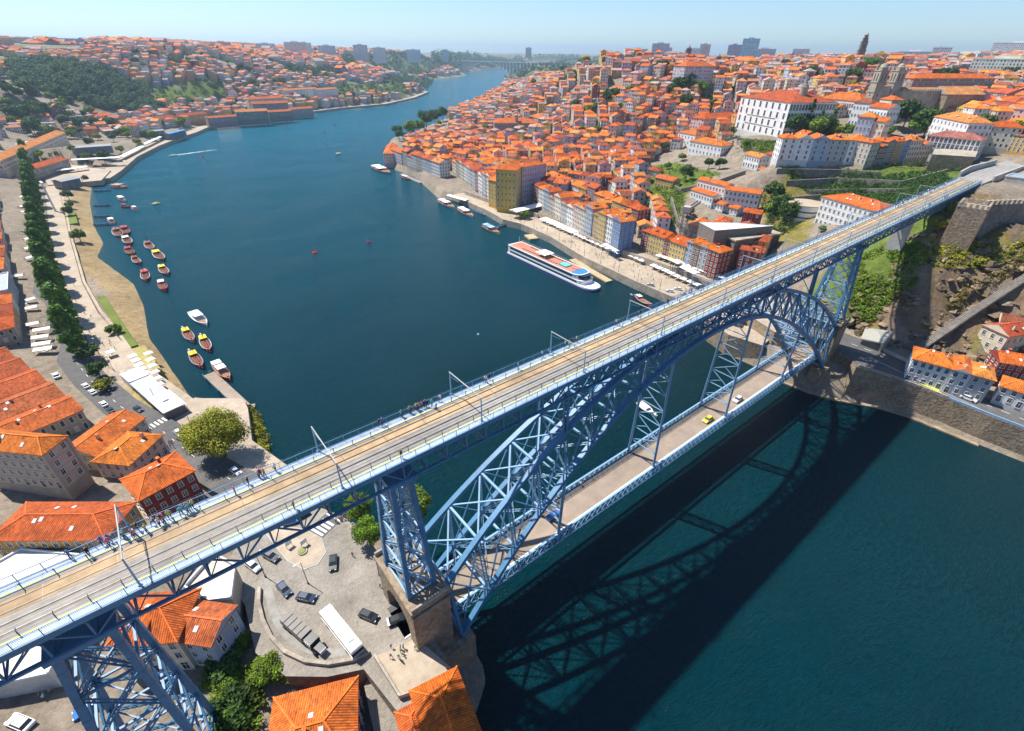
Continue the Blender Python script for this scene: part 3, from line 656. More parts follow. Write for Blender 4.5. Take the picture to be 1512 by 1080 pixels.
# catenary portals along the top road
mast = thing('overhead_line_portal', (0, 0, 0), 0, 'x', 'mast', 'overhead line portals on the upper deck')
for y in (-4.45, 5.25):
    m = MB(); m.cyl((0, y, .1), (0, y, 5.1), .13, 8, .09); m.cyl((0, y, .1), (0, y, .35), .25, 8); m.build('post', ['steel_lt'], mast)
m = MB(); m.beam((0, -4.6, 5.05), (0, 5.4, 5.05), .13, .17); m.build('cross_beam', ['concrete'], mast)
for q in (((0, 5.2, 4.2), (0, 2.4, 4.5)), ((0, -4.4, 4.2), (0, -2.6, 4.5))): m = MB(); m.beam(*q, .05, .05); m.build('bracket', ['steel'], mast)
ml = ['over the Gaia end of the deck, leftmost of the row', 'second from the left, nearest the zebra crossing', 'third from the left, beside the big crowd of walkers', 'fourth from the left, over the left half of the arch', 'fifth from the left, over the red moored boat',
      'sixth from the left, just left of the arch crown', 'seventh from the left, just right of the arch crown', 'eighth from the left, in line with the tunnel mouth', 'ninth from the left, by the white hillside block', 'tenth from the left, above the green bank', 'eleventh from the left, facing the battlemented tower', 'last one before the Porto abutment']
for i in range(1, 14):
    x = -126.2+24.6*(i-1)+ (0 if i < 4 else 0)
    if x > 232: break
    lb = 'pale portal mast, '+ml[min(i-1, 11)]
    if i == 1: mast.location = (x, 0, ZD); mast['label'] = lb
    else: copy_tree(mast, (x, 0, ZD), 0, lb)
for y, lb in ((1.6, 'thin overhead tram wire above the sand coloured track'), (-1.5, 'thin overhead tram wire above the grey track')):
    m = MB()
    for i in range(18):
        a = -200.+24.6*i-.0; m.beam((a, y, ZD+4.45), (a+24.6, y, ZD+4.45), .025, .025); 
    m.build('overhead_wire', ['steel_dk'], None, label=lb, cat='wire')
# ------------------------------------------------------------------ buildings
ROOFS = [(.72, .165, .025), (.6, .115, .02), (.8, .22, .03), (.42, .085, .03), (.66, .15, .035), (.74, .27, .06), (.32, .1, .05)]
WALLS = {'white': (.8, .79, .76), 'cream': (.74, .66, .5), 'yellow': (.72, .47, .08), 'ochre': (.55, .34, .1), 'pink': (.7, .46, .42), 'dark red': (.26, .045, .035), 'orange': (.62, .25, .08),
         'pale blue': (.4, .5, .62), 'grey': (.48, .47, .46), 'stone grey': (.33, .29, .24), 'blue': (.12, .25, .5), 'lilac': (.47, .4, .55), 'beige': (.58, .5, .4), 'green': (.3, .4, .3), 'brown': (.22, .13, .09), 'violet': (.22, .14, .2)}
# shared window: origin at the sill centre on the wall face, looking along -y
def window_mesh(w, h, name='window'):
    b = MB(); t = .13
    b.box(-w/2-t, -w/2, -.09, .02, -.05, h+t, 0); b.box(w/2, w/2+t, -.09, .02, -.05, h+t, 0); b.box(-w/2, w/2, -.09, .02, h, h+t, 0); b.box(-w/2-t-.08, w/2+t+.08, -.16, .02, -.15, -.05, 0)
    b.box(-w/2, w/2, -.03, .02, -.05, h, 1); b.box(-.035, .035, -.055, -.03, -.05, h, 0); b.box(-w/2, w/2, -.05, -.03, h*.6, h*.6+.07, 0)
    return b.mesh(name, ['frame', 'glass'])
WM = {'std': window_mesh(1.05, 1.7), 'big': window_mesh(1.5, 2.6), 'door': window_mesh(1.2, 2.4, 'door'), 'shop': window_mesh(2.0, 2.5), 'arch': window_mesh(2.1, 4.2)}
def walls_mb(b, w, d, h, zb, bays, sb, floors, col, mi=0):
    P = [(-w/2, -d/2), (w/2, -d/2), (w/2, d/2), (-w/2, d/2)]; nb = [bays, sb, bays, sb]
    for i in range(4):
        a, c = P[i], P[(i+1) % 4]; n = nb[i]
        b.face([(a[0], a[1], 0), (c[0], c[1], 0), (c[0], c[1], h), (a[0], a[1], h)], mi, col, [(.001, .001), (n, .001), (n, floors), (.001, floors)])
        b.face([(a[0], a[1], zb), (c[0], c[1], zb), (c[0], c[1], 0), (a[0], a[1], 0)], mi, tuple(k*.75 for k in col), [(-1, -1)]*4)
def roof_mb(b, w, d, h, rh, kind, col, wcol, ov=.45, mi=1, wmi=0, th=.24):
    W2, D2 = w/2+ov, d/2+ov; long_x = w >= d
    E_ = [(-W2, -D2), (W2, -D2), (W2, D2), (-W2, D2)]
    if kind == 'flat':
        b.box(-w/2-.1, w/2+.1, -d/2-.1, d/2+.1, h, h+.5, mi, col); b.box(-w/2+.3, w/2-.3, -d/2+.3, d/2-.3, h+.5, h+.504, mi, tuple(c*.9 for c in col)); return
    ze = h
    for i in range(4):
        a, c = E_[i], E_[(i+1) % 4]; b.face([(a[0], a[1], ze-th), (c[0], c[1], ze-th), (c[0], c[1], ze), (a[0], a[1], ze)], mi, tuple(k*.8 for k in col), [(0, 0), (0, 0), (0, 0), (0, 0)])
    b.face([(p[0], p[1], ze-th) for p in E_[::-1]], wmi, wcol, [(-1, -1)]*4)
    r = (W2-min(D2, W2*.7)) if long_x else (D2-min(W2, D2*.7))
    if kind == 'gable': r = W2 if long_x else D2
    R = [(-r, 0), (r, 0)] if long_x else [(0, -r), (0, r)]
    R3 = [(R[0][0], R[0][1], ze+rh), (R[1][0], R[1][1], ze+rh)]
    e = [(p[0], p[1], ze) for p in E_]
    sl = math.hypot(rh, D2 if long_x else W2)
    if long_x:
        F = [([e[0], e[1], R3[1], R3[0]], 0), ([e[2], e[3], R3[0], R3[1]], 0)]
        G = [([e[1], e[2], R3[1]], 1), ([e[3], e[0], R3[0]], 1)]
    else:
        F = [([e[1], e[2], R3[1], R3[0]], 1), ([e[3], e[0], R3[0], R3[1]], 1)]
        G = [([e[0], e[1], R3[0]], 0), ([e[2], e[3], R3[1]], 0)]
    for f, ax in F: b.face(f, mi, col, [(q[ax], (q[2]-ze)/max(rh, .01)*sl) for q in f])
    for f, ax in G:
        if kind == 'gable':
            b.face(f, wmi, wcol, [(-1, -1)]*3)
        else: b.face(f, mi, col, [(q[ax], (q[2]-ze)/max(rh, .01)*sl) for q in f])
    # ridge and hip caps
    b.beam(R3[0], R3[1], .35, .22, mi, tuple(min(1, k*1.2) for k in col))
    if kind == 'hip':
        for k, (q, rr) in enumerate(zip(e, (R3[0], R3[1], R3[1], R3[0]) if long_x else (R3[0], R3[0], R3[1], R3[1]))): b.beam(q, rr, .3, .2, mi, tuple(min(1, kk*1.2) for kk in col))
HOUSES = []     # footprints already taken: x, y, radius
NOBUILD = []    # polygons where the loose fabric must not stand
CAMXY = CP[:2]
def facing(cx, cy, ang, nx_, ny_):
    n = (nx_*math.cos(ang)-ny_*math.sin(ang), nx_*math.sin(ang)+ny_*math.cos(ang)); return n[0]*(CAMXY[0]-cx)+n[1]*(CAMXY[1]-cy) > 0
def house(cx, cy, ang, w, d, z0, floors, wall='white', roof=None, kind='hip', rh=None, fh=3.1, win='mesh', label=None, group=None, name='house', cat='house', bays=None, chim=1, dorm=0, zb=-9, wm='std', gwm='door', shop=True, top=None, rfmat='roof', wmat='wall', side_win=True, belt=False):
    wc = WALLS[wall] if isinstance(wall, str) else wall; rc = roof if roof is not None else random.choice(ROOFS)
    k = random.uniform(.88, 1.1); wc = tuple(min(.85, c*k) for c in wc)
    h = floors*fh+.3; bays = bays or max(2, int(w/2.4)); sb = max(2, int(d/2.8))
    rh = rh if rh is not None else min(w, d)*.24
    root = thing(name, (cx, cy, z0), ang, label, cat, group)
    b = MB(); walls_mb(b, w, d, h, zb, bays, sb, floors, wc)
    if kind == 'gable':
        pass
    if belt:
        for f in range(1, floors+1): b.box(-w/2-.08, w/2+.08, -d/2-.08, d/2+.08, f*fh-.1, f*fh+.12, 1, (.45, .4, .33))
        for x in (-w/2, w/2):
            for y in (-d/2, d/2): b.box(x-.35, x+.35, y-.35, y+.35, 0, h-.3, 1, (.42, .37, .3))
    b.build('wall', [('wallw' if win == 'shader' else wmat), 'attr'], root)
    r = MB(); roof_mb(r, w, d, h, rh, kind, rc, wc)
    ro = r.build('roof', ['wall', rfmat if kind != 'flat' else 'attr'], root)
    for i in range(chim):
        c = MB(); x = random.uniform(-.35, .35)*w; y = random.uniform(-.25, .25)*d; z = h+rh*.3
        c.box(x-.3, x+.3, y-.45, y+.45, z-.6, h+rh+.5, 0, wc); c.box(x-.38, x+.38, y-.53, y+.53, h+rh+.5, h+rh+.62, 1, rc); c.build('chimney', ['wall', 'roof_far'], ro)
    if math.hypot(cx-CP[0], cy-CP[1]) < 330 and kind != 'flat' and min(w, d) > 5:
        for i in range(2 if max(w, d) < 25 else 5):
            c = MB(); lx = w >= d; x = random.uniform(-.3, .3)*w; y = random.uniform(-.3, .3)*d; f = abs(y)/(d/2+.45) if lx else abs(x)/(w/2+.45); s = -1 if (y if lx else x) > 0 else 1; dz = s*rh/((d if lx else w)/2+.45)*.5; z = h+rh*(1-f)+.12
            P = [(x-.4, y-.5), (x+.4, y-.5), (x+.4, y+.5), (x-.4, y+.5)]; Z = [z+(dz*(-1 if q[1] < y else 1) if lx else dz*(-.8 if q[0] < x else .8)) for q in P]
            c.face([(q[0], q[1], zz_) for q, zz_ in zip(P, Z)], 0, (.6, .62, .62))
            for k in range(4): k2 = (k+1) % 4; c.face([(P[k][0], P[k][1], Z[k]-.3), (P[k2][0], P[k2][1], Z[k2]-.3), (P[k2][0], P[k2][1], Z[k2]), (P[k][0], P[k][1], Z[k])], 0, (.4, .4, .4))
            c.build('skylight', ['attr'], ro)
    for i in range(dorm):
        c = MB(); x = (i+.5-dorm/2)*w/(dorm+.3); y = -d*.22; z = h+rh*.2
        c.box(x-.8, x+.8, y-1.0, y+1.4, z, z+1.5, 0, wc); c.box(x-.5, x+.5, y-1.04, y-1.0, z+.3, z+1.25, 1, (.04, .05, .06))
        c.face([(x-1, y-1.3, z+1.5), (x, y-1.3, z+2.1), (x, y+2, z+2.1), (x-1, y+2, z+1.5)], 2, rc); c.face([(x, y-1.3, z+2.1), (x+1, y-1.3, z+1.5), (x+1, y+2, z+1.5), (x, y+2, z+2.1)], 2, rc)
        c.face([(x-1, y-1.3, z+1.5), (x+1, y-1.3, z+1.5), (x, y-1.3, z+2.1)], 0, wc)
        c.build('dormer', ['wall', 'attr_gloss', 'roof_far'], ro)
    if win == 'mesh':
        sides = [(0, -1, w, bays, d/2, 0), (1, 0, d, sb, w/2, PI/2), (0, 1, w, bays, d/2, PI), (-1, 0, d, sb, w/2, -PI/2)]
        n = 0
        for nx_, ny_, L, nb, off, ra in sides:
            if not facing(cx, cy, ang, nx_, ny_): continue
            if ny_ == 0 and not side_win: continue
            for f in range(floors):
                for i in range(nb):
                    if n > 95: break
                    s = (i+.5-nb/2)*L/nb; ux, uy = (-ny_, nx_)
                    kind_ = gwm if f == 0 and i % 2 == 0 and ny_ != 0 else wm
                    zz = f*fh+(1.0 if kind_ in ('std',) else .35 if kind_ == 'big' else 1.1 if kind_ == 'arch' else .15)
                    link('door' if kind_ in ('door', 'shop') else 'window', WM[kind_], root, (nx_*(off+.02)+ux*s, ny_*(off+.02)+uy*s, zz), ra); n += 1
    HOUSES.append((cx, cy, max(w, d)*.5, min(w, d)*.5)); 
    # keep the footprint free of other houses
    ca_, sa_ = math.cos(ang), math.sin(ang)
    NOBUILD.append([(cx+ca_*x-sa_*y, cy+sa_*x+ca_*y) for x, y in ((-w/2-1, -d/2-1), (w/2+1, -d/2-1), (w/2+1, d/2+1), (-w/2-1, d/2+1))])
    return root
def by_eave(l, r, ze, depth, z0, wall, label, floors=None, fh=3.1, **k):
    """a building set out by the two ends of its near eave, at height ze; it reaches `depth` away from the viewer side"""
    A = at(l[0], l[1], ze)[:2]; B = at(r[0], r[1], ze)[:2]; v = B-A; w = math.hypot(*v); v = v/w; n = np.array([-v[1], v[0]])
    if n @ (A-CAMXY) < 0: n = -n
    fl = floors or max(1, int(round((ze-z0-.3)/fh))); fh = (ze-z0-.3)/fl
    c = (A+B)/2+n*depth/2; ang = math.atan2(v[1], v[0])
    if (-math.sin(ang)*n[0]+math.cos(ang)*n[1]) < 0: ang += PI
    return house(c[0], c[1], ang, w, depth, z0, fl, wall, fh=fh, label=label, **k)
ORD = ['first', 'second', 'third', 'fourth', 'fifth', 'sixth', 'seventh', 'eighth', 'ninth', 'tenth', 'eleventh', 'twelfth', 'thirteenth', 'fourteenth', 'fifteenth', 'sixteenth', 'seventeenth', 'eighteenth', 'nineteenth', 'twentieth']
def terrace(p, q, z0, depth, units, where, start, zt=None, group=None, **k):
    """a row of joined houses along a base line p-q (readings at height z0); units: (share, wall, floors, roof, dormers)"""
    A = at(p[0], p[1], z0)[:2]; B = at(q[0], q[1], z0)[:2]; v = B-A; L = math.hypot(*v); v = v/L; n = np.array([-v[1], v[0]])
    if n @ (A-CAMXY) < 0: n = -n
    tot = sum(u[0] for u in units); s = 0; ang = math.atan2(v[1], v[0])
    if (-math.sin(ang)*n[0]+math.cos(ang)*n[1]) < 0: ang += PI
    for i, u in enumerate(units):
        w = u[0]/tot*L; zz = z0 if zt is None else z0+(zt-z0)*(s+w/2)/L; c = A+v*(s+w/2)+n*(depth/2+random.uniform(0, .4)); s += w
        house(c[0], c[1], ang, w-.04, depth+random.uniform(-.6, 1), zz, u[2], u[1], ROOFS[u[3] % len(ROOFS)], kind=u[4] if len(u) > 4 else 'gable', dorm=u[5] if len(u) > 5 else 0, bays=max(2, int(w/k.get('bayw', 2.1))), side_win=(i in (0, len(units)-1)),
              **{a_: b_ for a_, b_ in k.items() if a_ != 'bayw'},
              label='%s %s house, %s %s' % (u[1], {1: 'one-storey', 2: 'two-storey', 3: 'three-storey', 4: 'four-storey', 5: 'five-storey', 6: 'six-storey', 7: 'seven-storey'}[u[2]], ORD[i]+' '+start, where), group=group)
# ---- the quayside rows of the old town
R1 = 'in the quay row nearest the bridge'
terrace((1053, 414), (944, 369), 9, 11, [(8, 'dark red', 5, 0, 'hip'), (6, 'grey', 5, 2, 'gable'), (5, 'brown', 5, 2, 'gable'), (5, 'pale blue', 5, 2), (12, 'yellow', 4, 1), (5, 'dark red', 4, 1), (14, 'yellow', 4, 1, 'gable', 2), (6, 'dark red', 4, 1, 'hip')], R1, 'from the bridge', group='houses in the quay row nearest the bridge')
terrace((911, 372), (786, 301), 8.5, 11, [(6, 'blue', 6, 2, 'gable'), (5, 'white', 6, 2), (6, 'yellow', 6, 0, 'gable', 1), (5, 'ochre', 5, 0), (6, 'pale blue', 6, 2, 'gable', 2), (6, 'cream', 5, 1), (5, 'pink', 5, 2), (7, 'white', 4, 0, 'gable', 2), (6, 'grey', 4, 1), (7, 'cream', 5, 0),
        (6, 'beige', 4, 3), (6, 'pale blue', 5, 1), (7, 'white', 5, 2, 'hip'), (7, 'dark red', 5, 3, 'hip')], 'in the middle quay row', 'from the right', group='houses in the middle quay row')
terrace((731, 301), (668, 256), 8, 12, [(6, 'yellow', 6, 0, 'hip', 2), (5, 'white', 6, 1), (5, 'grey', 6, 2), (6, 'white', 5, 0, 'gable', 1), (5, 'dark red', 5, 1), (6, 'pale blue', 5, 3), (6, 'grey', 5, 0), (6, 'white', 5, 1), (6, 'beige', 5, 3), (7, 'stone grey', 5, 3), (7, 'cream', 4, 2, 'hip')], 'in the left quay row', 'from the yellow corner', group='houses left of the yellow corner')
terrace((757, 297), (733, 303), 8, 9, [(6, 'yellow', 6, 0, 'hip'), (5, 'yellow', 6, 2, 'hip')], 'at the yellow corner facing the square', 'from the right', group='yellow houses on the square')
by_eave((771, 245), (762, 252), 38, 16, 8, 'yellow', 'tall pale yellow narrow end facade beside the lilac block by the square', 6, kind='hip', belt=True, roof=ROOFS[0])
by_eave((806, 242), (771, 247), 37.5, 10, 8, 'lilac', 'tall lilac block with a long side wall behind the quay square', 7, kind='hip', belt=True, roof=ROOFS[0], side_win=True)
terrace((650, 266), (579, 238), 6.5, 11, [(9, 'white', 5, 5, 'gable', 1), (6, 'pale blue', 5, 3), (6, 'grey', 5, 1), (6, 'stone grey', 5, 3), (6, 'grey', 5, 1), (6, 'beige', 4, 3), (7, 'stone grey', 5, 4), (7, 'grey', 4, 0), (8, 'pink', 4, 4)], 'in the row at the river bend', 'from the right', group='houses at the river bend')
terrace((583, 240), (588, 226), 6.5, 12, [(9, 'pink', 3, 2, 'hip'), (9, 'white', 3, 0)], 'at the tip of the river bend', 'from the water', group='houses at the tip of the bend')
# second and third lines of houses behind the quay rows
terrace((938, 345), (806, 285), 10, 10, [(8, 'dark red', 5, 1, 'hip'), (7, 'orange', 5, 1), (8, 'yellow', 5, 2, 'hip'), (8, 'dark red', 5, 0), (7, 'orange', 5, 2, 'hip'), (8, 'violet', 6, 1), (7, 'yellow', 5, 0), (8, 'white', 5, 2), (7, 'orange', 5, 5, 'hip'), (8, 'cream', 5, 1), (7, 'dark red', 5, 0), (8, 'grey', 5, 2)], 'behind the middle quay row', 'from the right', group='second line behind the middle row')
# ---- hillside landmarks
# bishop's palace: two arcaded storeys of tall windows above a plain base
pal = by_eave((1095, 143), (1168, 152), 83, 44, 57, 'white', 'large white palace with rows of tall arched stone windows above the red roofs', 4, kind='hip', rh=7, roof=(.5, .1, .03), name='palace', cat='palace', wm='arch', gwm='arch', bays=8, chim=0, belt=False)
b = MB()
hp = 26
for zz in (6.6, 13.2, 25.8): b.box(-19, 19, -22.3, 22.3, zz-.2, zz+.25, 0)
b.build('string_course', ['stone_pale'], pal)
b = MB(); b.cyl((17, 0, 30), (17, 0, 36), 3, 12); b.sphere((17, 0, 36), 3.1, 12, 8, 1, (1, 1, 1), (1, 1, 1), 0); b.cyl((17, 0, 39), (17, 0, 42), .9, 8); b.build('lantern', ['stone_pale', 'stone_dk'], pal)
by_eave((1166, 150), (1210, 156), 76, 18, 62, 'white', 'long white palace wing with tall windows between the palace and the dark trees', 3, kind='hip', rh=5, roof=(.6, .14, .03), wm='big', chim=1, name='palace_wing', cat='palace wing')
by_eave((1212, 145), (1270, 150), 80, 20, 64, 'white', 'white wing with an orange hipped roof behind the cypress trees', 3, kind='hip', rh=6, roof=(.64, .17, .03), wm='big', name='palace_wing', cat='palace wing')
# cathedral
def tower_b(cx, cy, ang, w, z0, z1, nm, label, cat, mat='stone_pale', dome=True, parent=None):
    t_ = thing(nm, (cx, cy, z0), ang, label, cat) if parent is None else parent
    b = MB(); h = z1-z0; b.box(-w/2, w/2, -w/2, w/2, -6, h, 0); 
    for z in (h*.5, h*.72, h*.98): b.box(-w/2-.35, w/2+.35, -w/2-.35, w/2+.35, z, z+.5, 0)
    for sx in (-1, 1):
        for sy in (-1, 1): b.box(sx*w*.42-w*.1, sx*w*.42+w*.1, sy*w*.42-w*.1, sy*w*.42+w*.1, h, h+1.6, 0); b.sphere((sx*w*.42, sy*w*.42, h+2), .7, 6, 4, 0)
    for a in range(4):
        T = Matrix.Rotation(a*PI/2, 4, 'Z')
        for x in (-w*.2, w*.2): b.box(x-.5, x+.5, -w/2-.06, -w/2+.2, h*.76, h*.93, 1, T=T)
        b.box(-.5, .5, -w/2-.06, -w/2+.2, h*.4, h*.47, 1, T=T)
    b.build('tower', [mat, 'glass'], t_)
    if dome:
        b = MB(); b.box(-w*.3, w*.3, -w*.3, w*.3, h, h+2.2, 0); b.sphere((0, 0, h+2.2), w*.34, 12, 8, 0, (1, 1, 1), (1, 1, 1.05), 0); b.cyl((0, 0, h+2+w*.34), (0, 0, h+4.2+w*.34), .45, 6); b.build('cupola', [mat], t_)
    return t_
ca = at(1300, 151, 86)[:2]; da = ca-CAMXY; dist_c = math.hypot(*da); ua = da/dist_c
def along(px, dist, row=94):
    d_ = CM.T @ np.array([(px-756)/FPX, -(row-540)/FPX, 1.]); q = d_[:2]; q = q/math.hypot(*q); return CAMXY+q*dist
DC = 560.
c1 = along(1292, DC, 136); c2 = along(1317, DC+10, 136); angc = math.atan2(c2[1]-c1[1], c2[0]-c1[0])
cath = thing('cathedral', (c1[0], c1[1], 74), angc, 'fortress-like granite cathedral with two domed square towers and battlemented walls', 'cathedral')
L_ = math.hypot(*(c2-c1)); h1 = height_for(c1[0], c1[1], 104)-74
for k, x in enumerate((0, L_)):
    tt = thing('bell_tower', (x, 0, 0)); tt.parent = cath; CH.setdefault(cath.name, []).append(tt); tower_b(0, 0, 0, 7.6, 74, 74+h1, '', '', '', parent=tt)
b = MB(); b.box(L_+3, L_+38, -8, 8, -8, 17, 0)
for i in range(16): b.box(L_+3+i*2.2, L_+4.2+i*2.2, -8.3, -7.7, 17, 18.3, 0)
b.box(4.6, L_-4.6, -3, 6, -6, 20, 0); b.build('nave', ['stone_pale'], cath)
b = MB(); roof_mb(b, 35, 15, 17.2, 2.2, 'gable', (.42, .2, .08), (.4, .36, .3), 0); o_ = b.build('roof', ['wall', 'roof_far'], cath, (L_+20.5, 0, 0))
b = MB(); b.box(L_+38, L_+72, -16, 6, -8, 15, 0); b.build('choir', ['stone'], cath)
b = MB(); roof_mb(b, 34, 22, 15, 5.5, 'gable', (.55, .24, .08), (.4, .36, .3), .4); b.build('roof', ['wall', 'roof_far'], cath, (L_+55, -5, 0))
NOBUILD.append([tuple(along(1265, DC-30)), tuple(along(1450, DC-60)), tuple(along(1450, DC+30)), tuple(along(1275, DC+30))])
# baroque bell tower on the skyline
cl = along(1266, 1000); zc = 92; clg = thing('church_tower', (cl[0], cl[1], zc), .6, 'tall slender dark granite bell tower standing out on the skyline', 'bell tower')
H_ = height_for(cl[0], cl[1], 47)-zc; b = MB(); w = 10.
for k, (a, c, ww) in enumerate(((-12, .34, 1.), (.34, .58, .92), (.58, .78, .8), (.78, .86, .6), (.86, .93, .42))):
    b.box(-w*ww/2, w*ww/2, -w*ww/2, w*ww/2, a if k == 0 else a*H_, c*H_, 0); b.box(-w*ww/2-.5, w*ww/2+.5, -w*ww/2-.5, w*ww/2+.5, c*H_-.8, c*H_, 0)
    if k: 
        for a_ in range(4): T = Matrix.Rotation(a_*PI/2, 4, 'Z'); b.box(-1, 1, -w*ww/2-.1, -w*ww/2+.3, a*H_+1.5, (a*.35+c*.65)*H_, 1, T=T)
b.build('shaft', ['stone_dk', 'glass'], clg); b = MB(); b.sphere((0, 0, .93*H_), 2, 10, 6, 0, (1, 1, 1), (1, 1, 1.3), 0); b.cyl((0, 0, .95*H_), (0, 0, H_), .3, 6); b.build('cupola', ['stone_pale'], clg)
# stock exchange palace, granite with a clock turret, and its neighbours
bo = by_eave((730, 182), (796, 182), 36, 34, 19, (.33, .31, .28), 'long granite palace front with a small clock turret and orange hipped roof', 3, kind='hip', rh=5, roof=(.6, .15, .03), name='stock_exchange', cat='palace', wm='big', gwm='big', bays=13, belt=True, chim=0)
b = MB(); b.box(-2, 2, -14, -10, 17, 26, 0); b.box(-2.3, 2.3, -14.3, -9.7, 25.4, 26, 0); b.sphere((0, -12, 26), 1.8, 10, 6, 0, (1, 1, 1), (1, 1, 1), 0); b.build('clock_turret', ['stone_pale'], bo)
by_eave((796, 175), (868, 170), 38, 30, 22, 'cream', 'long cream market hall front right of the granite palace', 3, kind='hip', rh=5, roof=(.66, .2, .05), name='market_hall', cat='hall', bays=14, chim=1)
by_eave((845, 178), (910, 180), 34, 26, 26, (.45, .06, .05), 'low red iron market hall with a bright red and grey roof', 1, kind='gable', rh=4, roof=(.5, .03, .04), rfmat='attr', name='market_hall', cat='hall', chim=0, win='shader')
by_eave((763, 160), (806, 156), 38, 26, 24, 'white', 'big white customs-style building with orange roof above the granite palace', 3, kind='hip', rh=5, chim=1, roof=(.66, .18, .04))
by_eave((716, 147), (763, 146), 36, 24, 20, 'cream', 'pale block with twin orange roofs near the far river bend', 3, kind='hip', rh=5, roof=(.68, .2, .04))
by_eave((702, 153), (728, 150), 32, 20, 18, 'white', 'white block with a broad orange roof nearest the far river bend', 3, kind='hip', rh=4, roof=(.68, .2, .04))
by_eave((670, 165), (680, 163), 24, 8, 12, 'ochre', 'narrow ochre tower-like house beside the cranes at the river bend', 4, kind='flat', roof=(.6, .4, .15), chim=0)
# white seminary block and the stepped white houses on the slope
by_eave((1019, 208), (1066, 216), 50, 17, 36, 'white', 'white four-square block with an orange hipped roof on the green terrace', 3, kind='hip', rh=3.5, roof=(.7, .2, .03), bays=9)
by_eave((1002, 195), (1030, 200), 52, 34, 38, 'white', 'low orange-roofed wing joined behind the white four-square block', 3, kind='hip', rh=4, roof=(.68, .18, .03), bays=6)
by_eave((1021, 280), (1053, 290), 36, 7, 27, 'white', 'upper left house of the stepped white group above the tunnel', 2, kind='gable', rh=1.6, roof=(.7, .17, .03))
by_eave((1031, 292), (1068, 303), 32, 6, 25, 'white', 'lower left house of the stepped white group above the tunnel', 2, kind='gable', rh=1.5, roof=(.7, .17, .03))
by_eave((1031, 265), (1072, 275), 42, 8, 32, 'white', 'topmost house of the stepped white group above the tunnel', 2, kind='gable', rh=1.6, roof=(.7, .17, .03))
by_eave((1071, 280), (1123, 287), 41, 9, 30, 'white', 'right-hand house of the stepped white group above the tunnel', 3, kind='gable', rh=1.6, roof=(.7, .17, .03), chim=0)
by_eave((1060, 301), (1089, 309), 31, 6, 24, 'white', 'lowest house of the stepped white group above the tunnel', 2, kind='gable', rh=1.5, roof=(.7, .17, .03))
by_eave((1215, 290), (1299, 314), 49, 17, 34, 'white', 'long white four-storey block with an orange roof next to the upper deck', 4, kind='hip', rh=3, roof=(.7, .16, .03), bays=12, chim=2)
# rows on the crest
terrace((1148, 236), (1274, 240), 58, 11, [(9, 'white', 4, 0, 'hip'), (10, 'white', 4, 2), (10, 'pale blue', 4, 0, 'gable', 1), (12, 'grey', 4, 2, 'hip', 1), (12, 'white', 4, 2, 'hip')], 'on the crest above the terraced garden', 'from the left', group='houses on the crest', bayw=3.4)
terrace((1276, 244), (1368, 238), 58, 10, [(7, 'beige', 4, 0, 'hip'), (6, 'brown', 3, 1), (6, 'stone grey', 4, 0), (7, 'ochre', 4, 1, 'hip'), (5, 'blue', 4, 2), (10, 'cream', 4, 2, 'hip', 1), (9, 'cream', 3, 0)], 'in the row below the cathedral', 'from the left', group='houses below the cathedral', wm='std')
by_eave((1370, 200), (1450, 208), 72, 14, 62, 'white', 'long white house with a faded pink roof behind the stone rampart', 3, kind='hip', rh=3, roof=(.42, .16, .12), bays=12, wm='big')
by_eave((1380, 172), (1432, 182), 80, 14, 68, 'white', 'white house with dormers under the square orange-roofed choir', 3, kind='hip', rh=3.5, dorm=3, bays=9)
by_eave((1432, 184), (1470, 186), 77, 12, 67, 'pale blue', 'pale blue-white house next to the white house with dormers', 3, kind='hip', rh=3)
by_eave((1453, 188), (1486, 196), 74, 12, 65, 'white', 'white gabled house at the right edge behind the rampart', 3, kind='gable', rh=3)
by_eave((1484, 198), (1540, 205), 74, 14, 65, 'ochre', 'ochre house with an orange roof at the right edge above the deck end', 4, kind='hip', rh=3)
# little church and cottages on the terrace left of the garden
by_eave((1100, 228), (1122, 233), 52, 10, 44, 'white', 'small white chapel-like house with a bell gable by the palm tree', 2, kind='gable', rh=2)
by_eave((1120, 250), (1138, 254), 46, 7, 40, 'cream', 'small cream cottage with an orange roof below the crest', 2, kind='gable', rh=1.5)
by_eave((1140, 258), (1160, 262), 46, 7, 40, 'pale blue', 'small blue-grey cottage with twin orange roofs below the crest', 2, kind='hip', rh=1.5)
by_eave((1158, 270), (1188, 276), 44, 8, 38, 'cream', 'cream cottage at the right end of the cottages below the crest', 2, kind='hip', rh=1.8)
by_eave((1130, 226), (1150, 233), 52, 9, 46, 'stone grey', 'stone cottage with an orange roof left of the crest houses', 2, kind='hip', rh=1.8)
by_eave((968, 262), (994, 268), 36, 9, 26, 'yellow', 'yellow house with twin orange roofs below the green terrace', 3, kind='gable', rh=2)
by_eave((952, 250), (972, 253), 33, 10, 27, 'white', 'small house with an orange hipped roof among the terrace gardens', 1, kind='hip', rh=2, name='garden_house')
